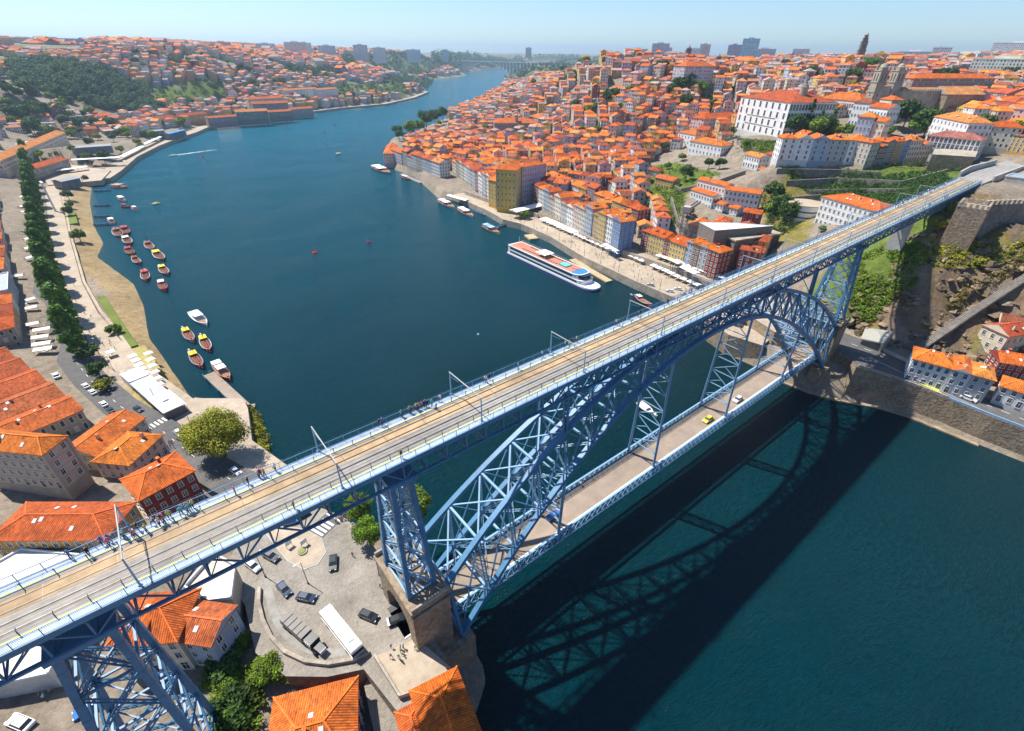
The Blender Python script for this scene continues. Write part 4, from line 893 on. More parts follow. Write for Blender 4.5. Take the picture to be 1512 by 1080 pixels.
# houses between the cliff foot and the river on the right
terrace((1332, 562), (1448, 595), 11.5, 11, [(15, 'white', 3, 2, 'hip', 0), (7, 'white', 3, 0, 'gable'), (8, 'grey', 3, 5, 'hip')], 'right of the modern station', 'from the left', group='riverside row right of the station', chim=1)
by_eave((1452, 480), (1490, 497), 27, 12, 15, 'cream', 'cream house with a red roof below the funicular track', 3, kind='gable', rh=2.5, roof=(.55, .1, .04))
by_eave((1478, 478), (1530, 490), 28, 10, 15, 'cream', 'tall cream house with a red roof at the right edge below the funicular', 3, kind='gable', rh=2.5)
by_eave((1478, 570), (1540, 590), 18.5, 9, 12.5, 'white', 'white house with orange roof at the right edge nearest the river road', 2, kind='hip', rh=2.2, roof=(.72, .2, .03))
by_eave((1478, 535), (1540, 545), 22, 9, 13, 'dark red', 'dark red-walled house wedged at the right edge above the river road', 3, kind='gable', rh=2.4)
# ---- Gaia side, near
by_eave((-50, 660), (62, 671), 26, 7, 13, 'beige', 'beige four-storey hotel with an orange hipped roof beside the street', 4, kind='hip', rh=2.6, roof=(.72, .2, .03), wm='std', belt=True)

by_eave((1262, 151), (1286, 153), 84, 12, 68, 'white', 'white house with an orange roof right of the palace wings', 3, kind='hip', rh=3)
by_eave((1284, 158), (1312, 161), 82, 12, 66, 'white', 'white house with an orange roof in front of the cathedral towers', 3, kind='gable', rh=3)
by_eave((1268, 172), (1292, 174), 78, 10, 64, 'pale blue', 'pale blue house stepping down below the cathedral towers', 3, kind='hip', rh=2.5)
by_eave((1288, 178), (1308, 180), 76, 9, 62, 'cream', 'cream house beside the large dark tree under the cathedral', 3, kind='gable', rh=2.5)
by_eave((1300, 146), (1318, 148), 86, 10, 70, 'cream', 'small cream house tucked between the cathedral towers and the dark tree', 2, kind='hip', rh=2.5)
# ------------------------------------------------------------------ Gaia side, near buildings
GZL = lambda x, y: gz(x, y)
for i, (ya, yb) in enumerate(((200, 187), (187, 172.5), (172.5, 158), (158, 144), (144, 130))):
    ym = (ya+yb)/2; fx = -166+(195-ym)*(23/67.)-1.5; L = 48 if i < 4 else 27; ang = .3; cx_l, cy_l = fx-L/2*math.cos(ang), ym-L/2*math.sin(ang)
    house(cx_l, cy_l, ang, L, (ya-yb)*.97, 6, 2, 'stone grey', [(.5, .11, .03), (.46, .1, .03), (.55, .12, .03), (.5, .13, .04), (.6, .14, .03)][i], kind='gable', rh=2.1, fh=3.9, win='shader', chim=3, name='port_wine_lodge', cat='warehouse',
          label='long red-brown lodge roof by the street corner, %s of five' % ['farthest', 'fourth from the near end', 'middle one', 'second from the near end', 'nearest'][i], group='joined lodges by the street corner')
house(-140.5, 110.5, .75, 18, 12, 8, 2, 'beige', (.68, .17, .03), kind='gable', rh=2.4, win='mesh', chim=1, label='orange-roofed house with a white skylight wedged against the lodges', name='house')
house(-135.3, 98.5, .78, 13, 11.5, 8, 2, 'pink', (.75, .22, .03), kind='hip', rh=2.4, chim=1, label='pink-walled house with a bright orange hipped roof by the road')
house(-129, 72.6, .24, 13, 11.5, 9.5, 3, 'dark red', (.72, .16, .03), kind='hip', rh=2.6, chim=1, label='dark red house with an orange hipped roof beside the deck walkers', fh=3.4)
house(-148, 66.5, -.66, 26, 10.5, 12, 3, 'ochre', (.58, .12, .03), kind='hip', rh=2.2, chim=0, label='yellow-walled house with a large red tile roof seen over the deck rail', fh=3.2)
def flatbuilding(name, poly, z0, z1, col, label, cat, roofcol=(.62, .58, .5), par=.5):
    t_ = thing(name, (poly[0][0], poly[0][1], z0), 0, label, cat); P = [(a-poly[0][0], b-poly[0][1]) for a, b in poly]
    b = MB(); b.prism(P, -6, z1-z0, 0, col); b.build('wall', ['wall'], t_)
    c = np.mean(P, axis=0); I = [tuple(c+(np.array(p)-c)*.93) for p in P]
    b = MB(); b.prism(I, z1-z0, z1-z0+.06, 0, roofcol); n = len(P)
    for i in range(n): b.beam((P[i][0], P[i][1], z1-z0+par/2), (P[(i+1) % n][0], P[(i+1) % n][1], z1-z0+par/2), .35, par, 1, (.7, .7, .7))
    b.build('roof', ['attr', 'attr'], t_); NOBUILD.append(poly); return t_
flatbuilding('flat_roofed_building', [(-176, 60), (-157, 66.5), (-143, 53), (-145, 44), (-152, 29), (-176, 40)], 14, 18.6, (.6, .6, .58), 'white flat-roofed building with a raised parapet running beneath the deck', 'building')
hA = house(-134.3, 25.2, -.55, 12, 10, 13, 3, 'cream', (.68, .15, .03), kind='hip', rh=3, chim=1, dorm=1, zb=-12, label='cream house with an orange hipped roof and dormer tucked under the deck', fh=3.3)
house(-127.8, 20, -.8, 9.5, 7.5, 12.5, 3, 'pale blue', (.6, .15, .05), kind='gable', rh=1.8, chim=0, zb=-12, label='lower house with a red pent roof and ivy beside the deck', fh=3.0)
flatbuilding('terrace_building', [(-129, 31), (-122.5, 36), (-119.5, 30), (-122, 22.5), (-125.5, 24.5)], 8, 20.5, (.5, .42, .32), 'beige wedge-shaped flat roof above the stairs left of the bus square', 'building', (.62, .52, .4), .9)
house(-117.2, -9, -.42, 14, 14, 4.5, 3, 'dark red', (.72, .17, .03), kind='hip', rh=3, chim=1, zb=-6, label='dark-walled house with a big orange roof at the bottom edge', fh=3.9, dorm=1)
house(-98.3, -22.5, -.2, 8.5, 15, 4, 4, 'beige', (.72, .16, .02), kind='hip', rh=2.2, chim=0, zb=-8, label='orange hipped roof at the bottom edge against the river wall', fh=3.3)
house(-104.0, -22.5, -.2, 4, 15, 4, 3, 'stone grey', (.66, .14, .03), kind='hip', rh=1.2, chim=0, zb=-8, label='narrow orange roof left of the last roof by the river wall', fh=3.6)
# Gaia waterfront houses behind the poplars
for i, (x, y, w, d, wl, fl) in enumerate([(-176, 222, 15, 20, 'stone grey', 3), (-177, 238, 14, 20, 'ochre', 3), (-177, 253, 13, 18, 'white', 3), (-182, 300, 16, 20, 'grey', 4), (-184, 318, 16, 20, 'white', 3), (-186, 337, 17, 22, 'cream', 3), (-188, 357, 17, 22, 'ochre', 2), (-190, 378, 18, 24, 'pink', 3), (-192, 400, 20, 24, 'white', 3),
                                                 (-194, 424, 22, 24, 'cream', 2), (-196, 450, 22, 24, 'stone grey', 3), (-199, 478, 24, 26, 'white', 3), (-201, 508, 26, 26, 'grey', 2), (-204, 540, 28, 26, 'cream', 3)]):
    house(x, y, PI/2+.05, w-.3, d, 6, fl, wl, kind='hip', win='shader', chim=1, label='%s waterfront house behind the poplar row, %s from the square' % (wl, ORD[i]), group='waterfront houses behind the poplars')
flatbuilding('tiled_block', [(-186, 262), (-169, 262), (-170, 290), (-188, 290)], 5, 17, (.42, .46, .52), 'blue-grey tiled block behind the poplar row at the left edge', 'building', (.36, .4, .46))
# long lodges on the Gaia slope (readings of the near eave)
for l, r, ze, dp, z0, wl, rf, lb in [((0, 238), (96, 196), 24, 16, 16, 'cream', 5, 'very long orange-roofed lodge with a row of dark vents, left edge'), ((44, 252), (100, 235), 16, 14, 8, 'stone grey', 1, 'saw-tooth red roofs below the very long orange-roofed lodge'),
        ((0, 178), (72, 170), 34, 14, 26, 'white', 4, 'white-fronted long lodge at the left edge above the orange one'), ((0, 157), (28, 145), 44, 18, 36, 'cream', 5, 'lodge with a bright orange roof at the left edge under the wood'),
        ((84, 172), (144, 166), 30, 14, 22, 'stone grey', 0, 'stone lodge with orange roof below the dark wood'), ((166, 170), (218, 165), 24, 14, 16, 'stone grey', 0, 'stone lodge with a bright orange-red roof right of the wood'),
        ((232, 176), (306, 168), 21, 18, 12, 'ochre', 3, 'brown stone lodge with orange roof near the bend'), ((306, 175), (350, 172), 18, 14, 11, (.5, .3, .3), 4, 'pale pink-roofed lodge beside the bend'), ((348, 166), (395, 164), 24, 18, 12, 'stone grey', 5, 'stone lodge with the brightest orange roof on the far waterfront'),
        ((396, 166), (431, 164), 20, 14, 12, 'stone grey', 0, 'low orange-roofed lodge right of the brightest roof'), ((372, 154), (425, 152), 28, 18, 18, 'stone grey', 4, 'long lodge roof one step above the far waterfront'), ((366, 147), (410, 145), 34, 16, 24, 'cream', 0, 'square lodge roof on the upper step of the far waterfront'),
        ((430, 162), (462, 160), 18, 16, 11, 'grey', 4, 'last red lodge before the bare quay on the far waterfront'), ((420, 134), (468, 131), 40, 14, 28, 'white', 5, 'white convent-like house with orange roof above the far waterfront'), ((468, 133), (498, 131), 40, 14, 28, 'white', 5, 'white house joined right of the convent-like one'),
        ((371, 120), (408, 118), 54, 16, 44, 'cream', 0, 'long red roof halfway up the far slope'), ((408, 124), (440, 122), 50, 14, 40, 'cream', 4, 'red roofed sheds right of the long roof halfway up'), ((440, 118), (485, 117), 52, 14, 42, 'grey', 0, 'red roofed lodge below the far trees'),
        ((194, 110), (300, 106), 62, 16, 54, 'white', 6, 'very long dark red lodge roof above the terraced field'), ((306, 110), (350, 108), 58, 14, 50, 'stone grey', 0, 'stone lodge with red roof right of the very long dark red one'), ((275, 134), (308, 130), 40, 14, 32, 'white', 0, 'small white lodge group in the terraced field'),
        ((120, 96), (252, 88), 84, 16, 64, 'grey', 4, 'long grey block of flats across the hillside'), ((25, 128), (62, 124), 60, 12, 52, 'pink', 6, 'dark red roofed house under the left edge of the wood'), ((320, 97), (386, 95), 78, 16, 68, 'cream', 0, 'long pale-walled school roof high on the hillside'),
        ((476, 106), (500, 105), 62, 12, 50, 'white', 4, 'white villa with a red roof on the far hillside'), ((58, 152), (92, 158), 40, 9, 33, 'white', 0, 'row of small white dormered roofs above the stone lodge')]:
    by_eave(l, r, ze, dp, z0, wl, lb, kind='gable', win='shader', chim=0, rh=dp*.2, roof=tuple(c*.85 for c in ROOFS[rf]), name='lodge', cat='warehouse', group='long roofs on the far bank')
# tower blocks on both skylines
def block(px, row_base, row_top, dist, w, d, col, label, rz=0, z=None, win=True, nm='apartment_block'):
    q = along(px, dist); zb_ = height_for(q[0], q[1], row_base) if z is None else z; H = height_for(q[0], q[1], row_top)-zb_; fl = max(2, int(H/3.2))
    ang = math.atan2(q[1]-CAMXY[1], q[0]-CAMXY[0])-PI/2+rz
    t_ = thing(nm, (q[0], q[1], zb_), ang, label, 'apartment block' if 'block' in nm else 'building', 'tower blocks on the skyline'); b = MB(); walls_mb(b, w, d, H, -25, max(2, int(w/3.5)), max(2, int(d/3.5)), fl, col)
    b.build('wall', ['wallw'], t_); b = MB(); b.box(-w/2-.2, w/2+.2, -d/2-.2, d/2+.2, H, H+1, 0, tuple(c*.9 for c in col)); b.box(-w*.2, w*.15, -d*.2, d*.2, H+1, H+4, 0, tuple(c*.8 for c in col)); b.build('roof', ['attr'], t_)
    NOBUILD.append([(q[0]-w*.6, q[1]-w*.6), (q[0]+w*.6, q[1]-w*.6), (q[0]+w*.6, q[1]+w*.6), (q[0]-w*.6, q[1]+w*.6)])
for a in [(85, 70, 57, 2100, 150, 30, (0.69, 0.60, 0.60), 'broad brownish slab of flats, highest on the left skyline'), (335, 73, 63, 2000, 50, 25, (0.85, 0.52, 0.40), 'reddish block of flats on the left skyline'), (318, 75, 66, 2000, 70, 25, (0.73, 0.59, 0.54), 'lower reddish flats left of the reddish block'), (372, 76, 65, 2100, 40, 25, (0.80, 0.80, 0.80), 'first pale tower right of the reddish flats'),
          (398, 77, 65, 2150, 60, 25, (0.75, 0.80, 0.85), 'second pale tower group right of the reddish flats'), (441, 78, 63, 2000, 66, 25, (0.80, 0.80, 0.78), 'twin pale tower with stepped top on the left skyline'), (455, 78, 64, 2050, 40, 25, (0.69, 0.78, 0.83), 'bluish tower beside the stepped twin tower'), (486, 79, 68, 2200, 60, 30, (0.66, 0.73, 0.78), 'wide bluish flats on the wooded crest'),
          (535, 80, 67, 2000, 46, 22, (0.66, 0.75, 0.80), 'stepped bluish flats above the far wood'), (562, 82, 71, 2200, 46, 22, (0.85, 0.85, 0.85), 'white tower above the far wood'), (612, 83, 74, 2600, 60, 22, (0.85, 0.85, 0.83), 'low pale flats right end of the far wood'), (658, 84, 74, 3000, 30, 22, (0.73, 0.69, 0.69), 'thin tower near the far arch bridge'),
          (972, 85, 65, 2000, 55, 30, (0.52, 0.54, 0.60), 'dark stepped tower group on the right skyline'), (985, 85, 71, 2100, 20, 20, (0.66, 0.73, 0.80), 'thin grey tower beside the dark stepped group'), (940, 86, 73, 1900, 60, 30, (0.60, 0.69, 0.80), 'wide blue-grey building left of the dark stepped group'), (1013, 88, 74, 1900, 20, 20, (0.85, 0.85, 0.85), 'white tower right of the dark stepped group'),
          (1037, 86, 66, 2100, 34, 20, (0.69, 0.57, 0.57), 'brownish tower between white blocks on the right skyline'), (1024, 86, 72, 2000, 34, 20, (0.80, 0.85, 0.85), 'pale block left of the brownish tower'), (1080, 88, 67, 1900, 38, 22, (0.37, 0.44, 0.60), 'dark blue tower left of the glass tower'), (1102, 92, 58, 1700, 42, 30, (0.40, 0.69, 0.83), 'tallest blue glass tower on the right skyline'),
          (1125, 88, 73, 1900, 60, 22, (0.60, 0.63, 0.69), 'low grey slab right of the glass tower'), (1178, 86, 73, 1700, 40, 30, (0.85, 0.85, 0.85), 'bright white dome-roofed hall on the right skyline'), (1383, 90, 71, 1700, 36, 24, (0.69, 0.72, 0.75), 'grey square tower on the right skyline'), (1345, 90, 77, 1500, 60, 22, (0.85, 0.85, 0.83), 'pale flats left of the grey square tower'),
          (1428, 98, 80, 1300, 80, 20, (0.85, 0.85, 0.85), 'white stepped modern flats right of the grey tower'), (1485, 112, 88, 1000, 70, 30, (0.85, 0.85, 0.69), 'long cream modern flats near the right edge'), (1500, 84, 64, 1900, 120, 26, (0.85, 0.85, 0.85), 'white flats at the top right corner'),
          (922, 96, 84, 1400, 95, 30, (0.69, 0.69, 0.66), 'long grey block with round white drum on the crest'), (948, 98, 85, 1350, 30, 30, (0.85, 0.85, 0.85), 'white drum-like building at the end of the grey block'), (780, 70+8, 71, 3000, 30, 20, (0.85, 0.85, 0.85), 'lone pale block above the park trees')]:
    block(*a)
# big old buildings on the far crest of the old town
for l, r, ze, dp, z0, wl, rf, lb, wm_ in [((1012, 98), (1055, 98), 104, 20, 84, (.5, .45, .5), 4, 'lilac arcaded block with an orange roof on the crest', 'big'), ((1068, 88), (1105, 90), 108, 16, 92, 'yellow', 2, 'yellow fronted block with an orange roof on the skyline', 'std'), ((940, 110), (968, 112), 88, 16, 74, 'stone grey', 0, 'stone convent block with orange roof on the slope', 'std'),
        ((968, 107), (1000, 104), 92, 14, 80, 'white', 0, 'white church-side building next to the convent block', 'std'), ((1006, 124), (1024, 125), 80, 14, 70, 'white', 2, 'tall narrow white house below the lilac block', 'std'), ((1040, 176), (1094, 172), 62, 16, 52, 'pink', 1, 'pinkish brown church with orange roof left of the palace', 'std'),
        ((884, 178), (898, 182), 44, 14, 34, 'cream', 5, 'blank cream gable wall above the red market', 'std'), ((1455, 186), (1512, 190), 78, 12, 66, 'cream', 1, 'cream row with a long red roof at the right edge', 'std'), ((1350, 116), (1470, 116), 98, 16, 88, 'stone grey', 0, 'very long red roof below the grey square tower', 'std'), ((1210, 90), (1262, 92), 108, 18, 92, 'stone grey', 0, 'long red-roofed block left of the tall bell tower', 'std')]:
    by_eave(l, r, ze, dp, z0, wl, lb, kind='hip', chim=0, roof=ROOFS[rf], win='shader')
for i, (px, d_, zt_, lb) in enumerate([(1014, 900, 66, 'twin-towered dark granite church, left tower in front of the glass skyline'), (994, 820, 88, 'granite church tower beside the white church-side building'), (1060, 950, 78, 'granite bell tower left of the yellow fronted block')]):
    q = along(px, d_); z_ = 80; tower_b(q[0], q[1], .6, 7, z_, height_for(q[0], q[1], zt_+8), 'church_tower', lb, 'bell tower', 'stone_dk')
# far road bridge down river
q1 = at(684, 108, 0)[:2]; q2 = at(757, 112, 0)[:2]; rb = thing('road_bridge', (q1[0], q1[1], 0), math.atan2(q2[1]-q1[1], q2[0]-q1[0]), 'distant pale concrete arch road bridge over the river mouth', 'bridge'); LL = math.hypot(*(q2-q1))
b = MB(); b.box(-200, LL+200, -9, 9, 66, 69); b.build('deck', ['concrete'], rb); b = MB(); pts = [(LL*k/24, 62*(1-(2*k/24-1)**2)) for k in range(25)]
for a, c in zip(pts[:-1], pts[1:]):
    for y in (-6, 6): b.beam((a[0], y, a[1]), (c[0], y, c[1]), 3, 2.6)
b.build('arch', ['concrete'], rb)
for x in list(range(-180, int(LL)+200, 30)):
    zz = 0 if x < 0 or x > LL else 62*(1-(2*x/LL-1)**2)
    if zz < 60: b = MB(); b.box(x-1.5, x+1.5, -8, 8, zz-8, 66); b.build('pier', ['concrete'], rb)
# ------------------------------------------------------------------ keep-out areas for the loose fabric
NOBUILD += [poly_g((1140, 240), (1400, 245), (1440, 262), (1300, 330), (1205, 285), (1190, 385), (1120, 350), (1130, 300)), poly_g((1000, 222), (1140, 222), (1140, 300), (1130, 320), (1000, 350), (958, 300), (955, 245), (975, 232)),
            poly_g((1160, 222), (1165, 178), (1290, 178), (1290, 218)), [(95, 60), (141, 60), (143, 160), (152, 190), (157, 290), (152, 350), (100, 350)], poly_g((1080, 203), (1165, 203), (1165, 226), (1080, 224)), poly_g((585, 214), (600, 192), (655, 172), (672, 188), (612, 214)), [(60, -400), (240, -400), (240, 12), (200, 30), (120, 75), (60, 75)], poly_at(8, (757, 300), (790, 292), (800, 300), (760, 318)),
            poly_g((728, 207), (800, 206), (810, 212), (790, 216), (728, 214)), [(-200, -400), (-90, -400), (-90, 130), (-143, 130), (-166, 200), (-166, 700), (-60, 850), (-90, 900), (-200, 720), (-175, 290), (-215, 190), (-215, -50)], poly_g((1280, 190), (1370, 190), (1370, 225), (1280, 225)), 
            [(240, -20), (330, -25), (330, 8), (240, 14)], poly_g((1370, 225), (1450, 215), (1512, 235), (1512, 300), (1400, 262))]
WOODS = WOODP
NOBUILD += WOODS
def in_any(polys, x, y):
    X = np.array([x]); Y = np.array([y])
    return any(inside(p_, X, Y)[0] for p_ in polys)
# loose fabric of the old town and the far bank: little districts, each with its own street direction
cand = []
rr = random.Random(11)
def district(x0, x1, y0, y1, size, scale, base_ang, tone):
    nxs, nys = int((x1-x0)/size)+2, int((y1-y0)/size)+2
    seeds = [(x0+(i+rr.uniform(.1, .9))*size, y0+(j+rr.uniform(.1, .9))*size, base_ang+rr.uniform(-.5, .5)) for i in range(-1, nxs) for j in range(-1, nys)]
    S = np.array(seeds)
    for k, (sx, sy, sa) in enumerate(seeds):
        ca, sa_ = math.cos(sa), math.sin(sa); R = size*.95; v = -R; row = 0
        while v < R:
            dep = rr.uniform(8.5, 11.5)*scale; u = -R
            while u < R:
                w = rr.uniform(6, 11)*scale*(1.7 if rr.random() < .12 else 1); uu = u+w/2; vv = v+dep/2
                x = sx+ca*uu-sa_*vv; y = sy+sa_*uu+ca*vv; u += w+.05
                if rr.random() < .05: u += 4*scale
                if x < x0 or x > x1 or y < y0 or y > y1: continue
                if np.argmin((S[:, 0]-x)**2+(S[:, 1]-y)**2) != k: continue
                cand.append((x, y, sa, w, dep*rr.uniform(.9, 1.05), scale, tone))
            v += dep+((4.2 if row % 2 else .8)*scale); row += 1
district(130, 800, 60, 760, 75, 1.0, .55, 0)
district(-60, 800, 760, 1500, 110, 1.25, .9, 1); district(800, 1700, 100, 1500, 130, 1.35, .3, 1); district(130, 1200, -600, 60, 90, 1.25, .3, 1)
district(1700, 3200, -900, 2600, 240, 2.4, .4, 1); district(0, 1700, 1500, 3200, 240, 2.4, .7, 1)
district(-700, -200, 60, 900, 100, 1.35, 1.5, 2); district(-900, -60, 900, 1500, 130, 1.5, 1.3, 2); district(-1600, -900, 500, 2400, 240, 2.4, 1.3, 2); district(-900, 1000, 1500, 3200, 260, 2.5, 1., 2)
C_ = np.array([(c[0], c[1]) for c in cand]); ok = np.ones(len(cand), bool)
G_ = ground(C_[:, 0], C_[:, 1]); ins = inside(RIV, C_[:, 0], C_[:, 1]); sd = np.minimum(seg_dist(GAIA, C_[:, 0], C_[:, 1]), seg_dist(PORTO, C_[:, 0], C_[:, 1]))
ok &= ~ins & (sd > 24) & (G_ > 4.5)
dv = (np.stack([C_[:, 0], C_[:, 1], G_+8], -1)-CP) @ CM.T; pxx = 756+FPX*dv[:, 0]/np.maximum(dv[:, 2], 1); pyy = 540-FPX*dv[:, 1]/np.maximum(dv[:, 2], 1)
ok &= (dv[:, 2] > 1) & (pxx > -60) & (pxx < 1572) & (pyy < 1120)
for p_ in NOBUILD:
    pa = np.array(p_); bb = (C_[:, 0] > pa[:, 0].min()-8) & (C_[:, 0] < pa[:, 0].max()+8) & (C_[:, 1] > pa[:, 1].min()-8) & (C_[:, 1] < pa[:, 1].max()+8) & ok
    ii = np.where(bb)[0]
    if len(ii):
        hit = inside(p_, C_[ii, 0], C_[ii, 1])
        for dx, dy in ((4, 0), (-4, 0), (0, 4), (0, -4)): hit |= inside(p_, C_[ii, 0]+dx, C_[ii, 1]+dy)
        ok[ii[hit]] = False
cand = [c+(g, math.hypot(c[0]-CP[0], c[1]-CP[1])) for c, g, o in zip(cand, G_, ok) if o]
cand = [c for c in cand if not (c[6] == 2 and mn.noise(Vector((c[0]*.006, c[1]*.006, 2))) > (-.04 if c[8] < 1200 else -.06)) and not (c[6] == 1 and c[8] > 700 and mn.noise(Vector((c[0]*.008, c[1]*.008, 5))) > .32)]
cand.sort(key=lambda c: c[8])
NIND = max(40, 296-len([o for o in COL.objects if o.get('category') in ('house',)]))
wl_names = ['white']*5+['cream']*5+['beige']*4+['grey']*2+['stone grey']*3+['pink']*3+['yellow']*4+['ochre']*3+['pale blue']*2+['dark red', 'orange', 'lilac', 'brown']
wl_names = wl_names
used = {}
marks = [(bo, 'granite palace with the turret'), (pal, 'big white palace'), (cath, 'cathedral'), (clg, 'tall bell tower')]
places = [((at(735, 300, 8)[:2]), 'behind the yellow corner'), (at(850, 300, 12)[:2], 'behind the middle quay row'), (at(610, 225, 8)[:2], 'at the river bend'), (at(763, 205, 20)[:2], 'near the granite palace'), (at(870, 200, 30)[:2], 'near the red market roof'), (at(930, 250, 24)[:2], 'below the green terrace'),
          (at(1000, 190, 48)[:2], 'above the white four-square block'), (at(700, 250, 12)[:2], 'behind the left quay row'), (at(1080, 180, 55)[:2], 'left of the big white palace'), (at(950, 150, 70)[:2], 'on the slope below the convent block'), (at(1450, 160, 76)[:2], 'right of the cathedral'), (at(820, 150, 45)[:2], 'beyond the market roofs'),
          (at(960, 300, 24)[:2], 'under the green slope'), (at(40, 200, 18)[:2], 'among the lodges on the far bank'), (at(1250, 120, 84)[:2], 'behind the palace wings'), (at(900, 275, 20)[:2], 'up from the middle quay row'), (at(690, 205, 12)[:2], 'between the bend and the granite palace'), (at(810, 245, 14)[:2], 'behind the lilac block'), (at(860, 240, 20)[:2], 'right of the lilac block')]
cnt = {}
for c in cand[:NIND]:
    x, y, a, w, d, sc, tn, g, dist = c; wn = rr.choice(wl_names); fl = rr.choice([2, 3, 3, 4, 4, 5]) if tn == 0 else rr.choice([2, 3, 3]); ri = rr.randrange(len(ROOFS))
    pl = min(places, key=lambda p_: (p_[0][0]-x)**2+(p_[0][1]-y)**2)[1]; kd = rr.choice(['gable', 'gable', 'hip'])
    rn = ['orange', 'red-orange', 'bright orange', 'dark red', 'orange-red', 'yellow-orange', 'brown-red'][ri]
    key = (wn, fl, rn, pl); n = cnt.get(key, 0); cnt[key] = n+1
    extra = '' if n == 0 else ', %s nearest the bridge' % ORD[min(n, 19)]
    house(x, y, a, w-.04, d, g-.3, fl, wn, ROOFS[ri], kind=kd, win='mesh' if dist < 330 and tn == 0 else 'shader', chim=rr.choice([0, 1, 1]), dorm=1 if rr.random() < .2 else 0,
          label='%s %s house, %s roof, %s%s' % (wn.replace('stone grey', 'stone'), {2: 'two-storey', 3: 'three-storey', 4: 'four-storey', 5: 'five-storey'}[fl], rn, pl, extra), group='houses packed on the old town hillside' if tn == 0 else 'houses on the far bank' if tn == 2 else 'houses of the upper town')
fab = MB()
for c in cand[NIND:]:
    x, y, a, w, d, sc, tn, g, dist = c; wn = WALLS[rr.choice(wl_names)]; k = rr.uniform(.85, 1.1); wn = tuple(min(.8, q*k) for q in wn); fl = rr.choice([2, 3, 3, 4, 4, 5]) if tn < 2 else rr.choice([1, 2, 3]); 
    h = fl*3.1*(1 if sc < 2 else 1.2); b = MB(); flat = dist > 900 and rr.random() < (.28 if tn == 1 else .3)
    rc = ROOFS[rr.randrange(len(ROOFS))] if dist < 650 or rr.random() < .35 else rr.choice([(.5, .2, .11), (.45, .17, .11), (.58, .24, .1), (.5, .3, .24), (.36, .16, .12), (.42, .36, .33)])
    walls_mb(b, w, d, h, -8, max(1, int(w/2.5)), max(1, int(d/2.6)), fl, wn)
    if flat: roof_mb(b, w, d, h, 1, 'flat', (.45, .43, .4), wn, .2, 1)
    else: roof_mb(b, w, d, h, min(w, d)*.26, 'hip' if rr.random() < .4 else 'gable', rc, wn, .3)
    ca, sa = math.cos(a), math.sin(a); i0 = len(fab.v)
    fab.v += [(x+ca*p[0]-sa*p[1], y+sa*p[0]+ca*p[1], g-.3+p[2]) for p in b.v]
    fab.f += [tuple(i0+q for q in f) for f in b.f]; fab.m += b.m; fab.c += b.c; fab.uv += b.uv; fab.sm += b.sm
fab.build('distant_houses', ['wallw', 'roof_far'], None, label='packed tiled roofs of the town stretching to the skyline', cat='houses', kind='stuff')
print('houses', len(cand), 'individual', NIND)
# ------------------------------------------------------------------ paved surfaces
def slab(name, poly, z, mat, z0=-2, label=None, cat=None, zs=None, kind='structure', side=None):
    b = MB(); b.prism(poly, z0, z, 0, (1, 1, 1), 1, zs); o = b.build(name, [side or mat, mat]); 
    if kind: o['kind'] = kind
    if label: o['label'] = label; o['category'] = cat
    return o
def ribbon(name, pts, w, mat, off=.22, kind='structure', thick=.5, step=4., zf=None, label=None, cat=None, mi=None):
    """a strip laid along pts (x, y[, z]); without z it follows the ground"""
    P = [np.array(p[:2], float) for p in pts]; Z = [p[2] if len(p) > 2 else None for p in pts]; S = []
    for i in range(len(P)-1):
        n = max(1, int(np.hypot(*(P[i+1]-P[i]))/step))
        for k in range(n): f = k/n; S.append((P[i]+(P[i+1]-P[i])*f, None if Z[i] is None else Z[i]+(Z[i+1]-Z[i])*f))
    S.append((P[-1], Z[-1])); b = MB(); L = []
    for i, (q, z) in enumerate(S):
        t_ = S[min(i+1, len(S)-1)][0]-S[max(i-1, 0)][0]; t_ = t_/np.hypot(*t_); n = np.array([-t_[1], t_[0]])*w/2
        a, c = q+n, q-n; zz = z if z is not None else max(gz(*a), gz(*c), gz(*q)); L.append(((a[0], a[1], zz+off), (c[0], c[1], zz+off)))
    dn = lambda p: (p[0], p[1], p[2]-thick)
    for (a, c), (a2, c2) in zip(L[:-1], L[1:]):
        b.face([c, c2, a2, a]); b.face([a, a2, dn(a2), dn(a)]); b.face([c2, c, dn(c), dn(c2)])
    b.face([L[0][1], L[0][0], dn(L[0][0]), dn(L[0][1])]); b.face([L[-1][0], L[-1][1], dn(L[-1][1]), dn(L[-1][0])])
    o = b.build(name, [mat]); 
    if kind: o['kind'] = kind
    if label: o['label'] = label; o['category'] = cat
    return o
# bus square under the bridge
slab('square', [(-123, 36), (-112, 47), (-101, 45), (-96, 36), (-92.5, 28), (-92.5, -12), (-104, -16), (-106, -4), (-112, -1), (-118.2, 4), (-121.5, 12), (-120.6, 24)], 15, 'cobble', 4, side='stone')
b = MB()
for k in range(7):
    a = at(445+k*6.3, 800-k*5.3, 15.01)[:2]
T_ = Matrix.Translation((-101.3, 33.2, 15.004)) @ Matrix.Rotation(math.radians(22), 4, 'Z')
b.box(-5.4, 5.4, -2.6, 2.6, 0, .006, 1, T=T_)
for k in range(7): b.box(-4.2+k*1.15, -3.6+k*1.15, -2.0, 2.0, .01, .014, 0, T=T_)
for x in (-5.1, 4.6): b.box(x, x+.35, -2.4, 2.4, .01, .014, 0, T=T_)
for k in range(9): p_ = at(494+k*7.5, 908+k*3.3, 15.01); 
b.build('road_marking', ['white', 'asphalt'], kind='structure')
isl = [tuple(at(x, y, 15.1)[:2]) for x, y in ((393, 787), (420, 778), (450, 782), (474, 795), (480, 815), (468, 832), (448, 840), (425, 828), (408, 808))]
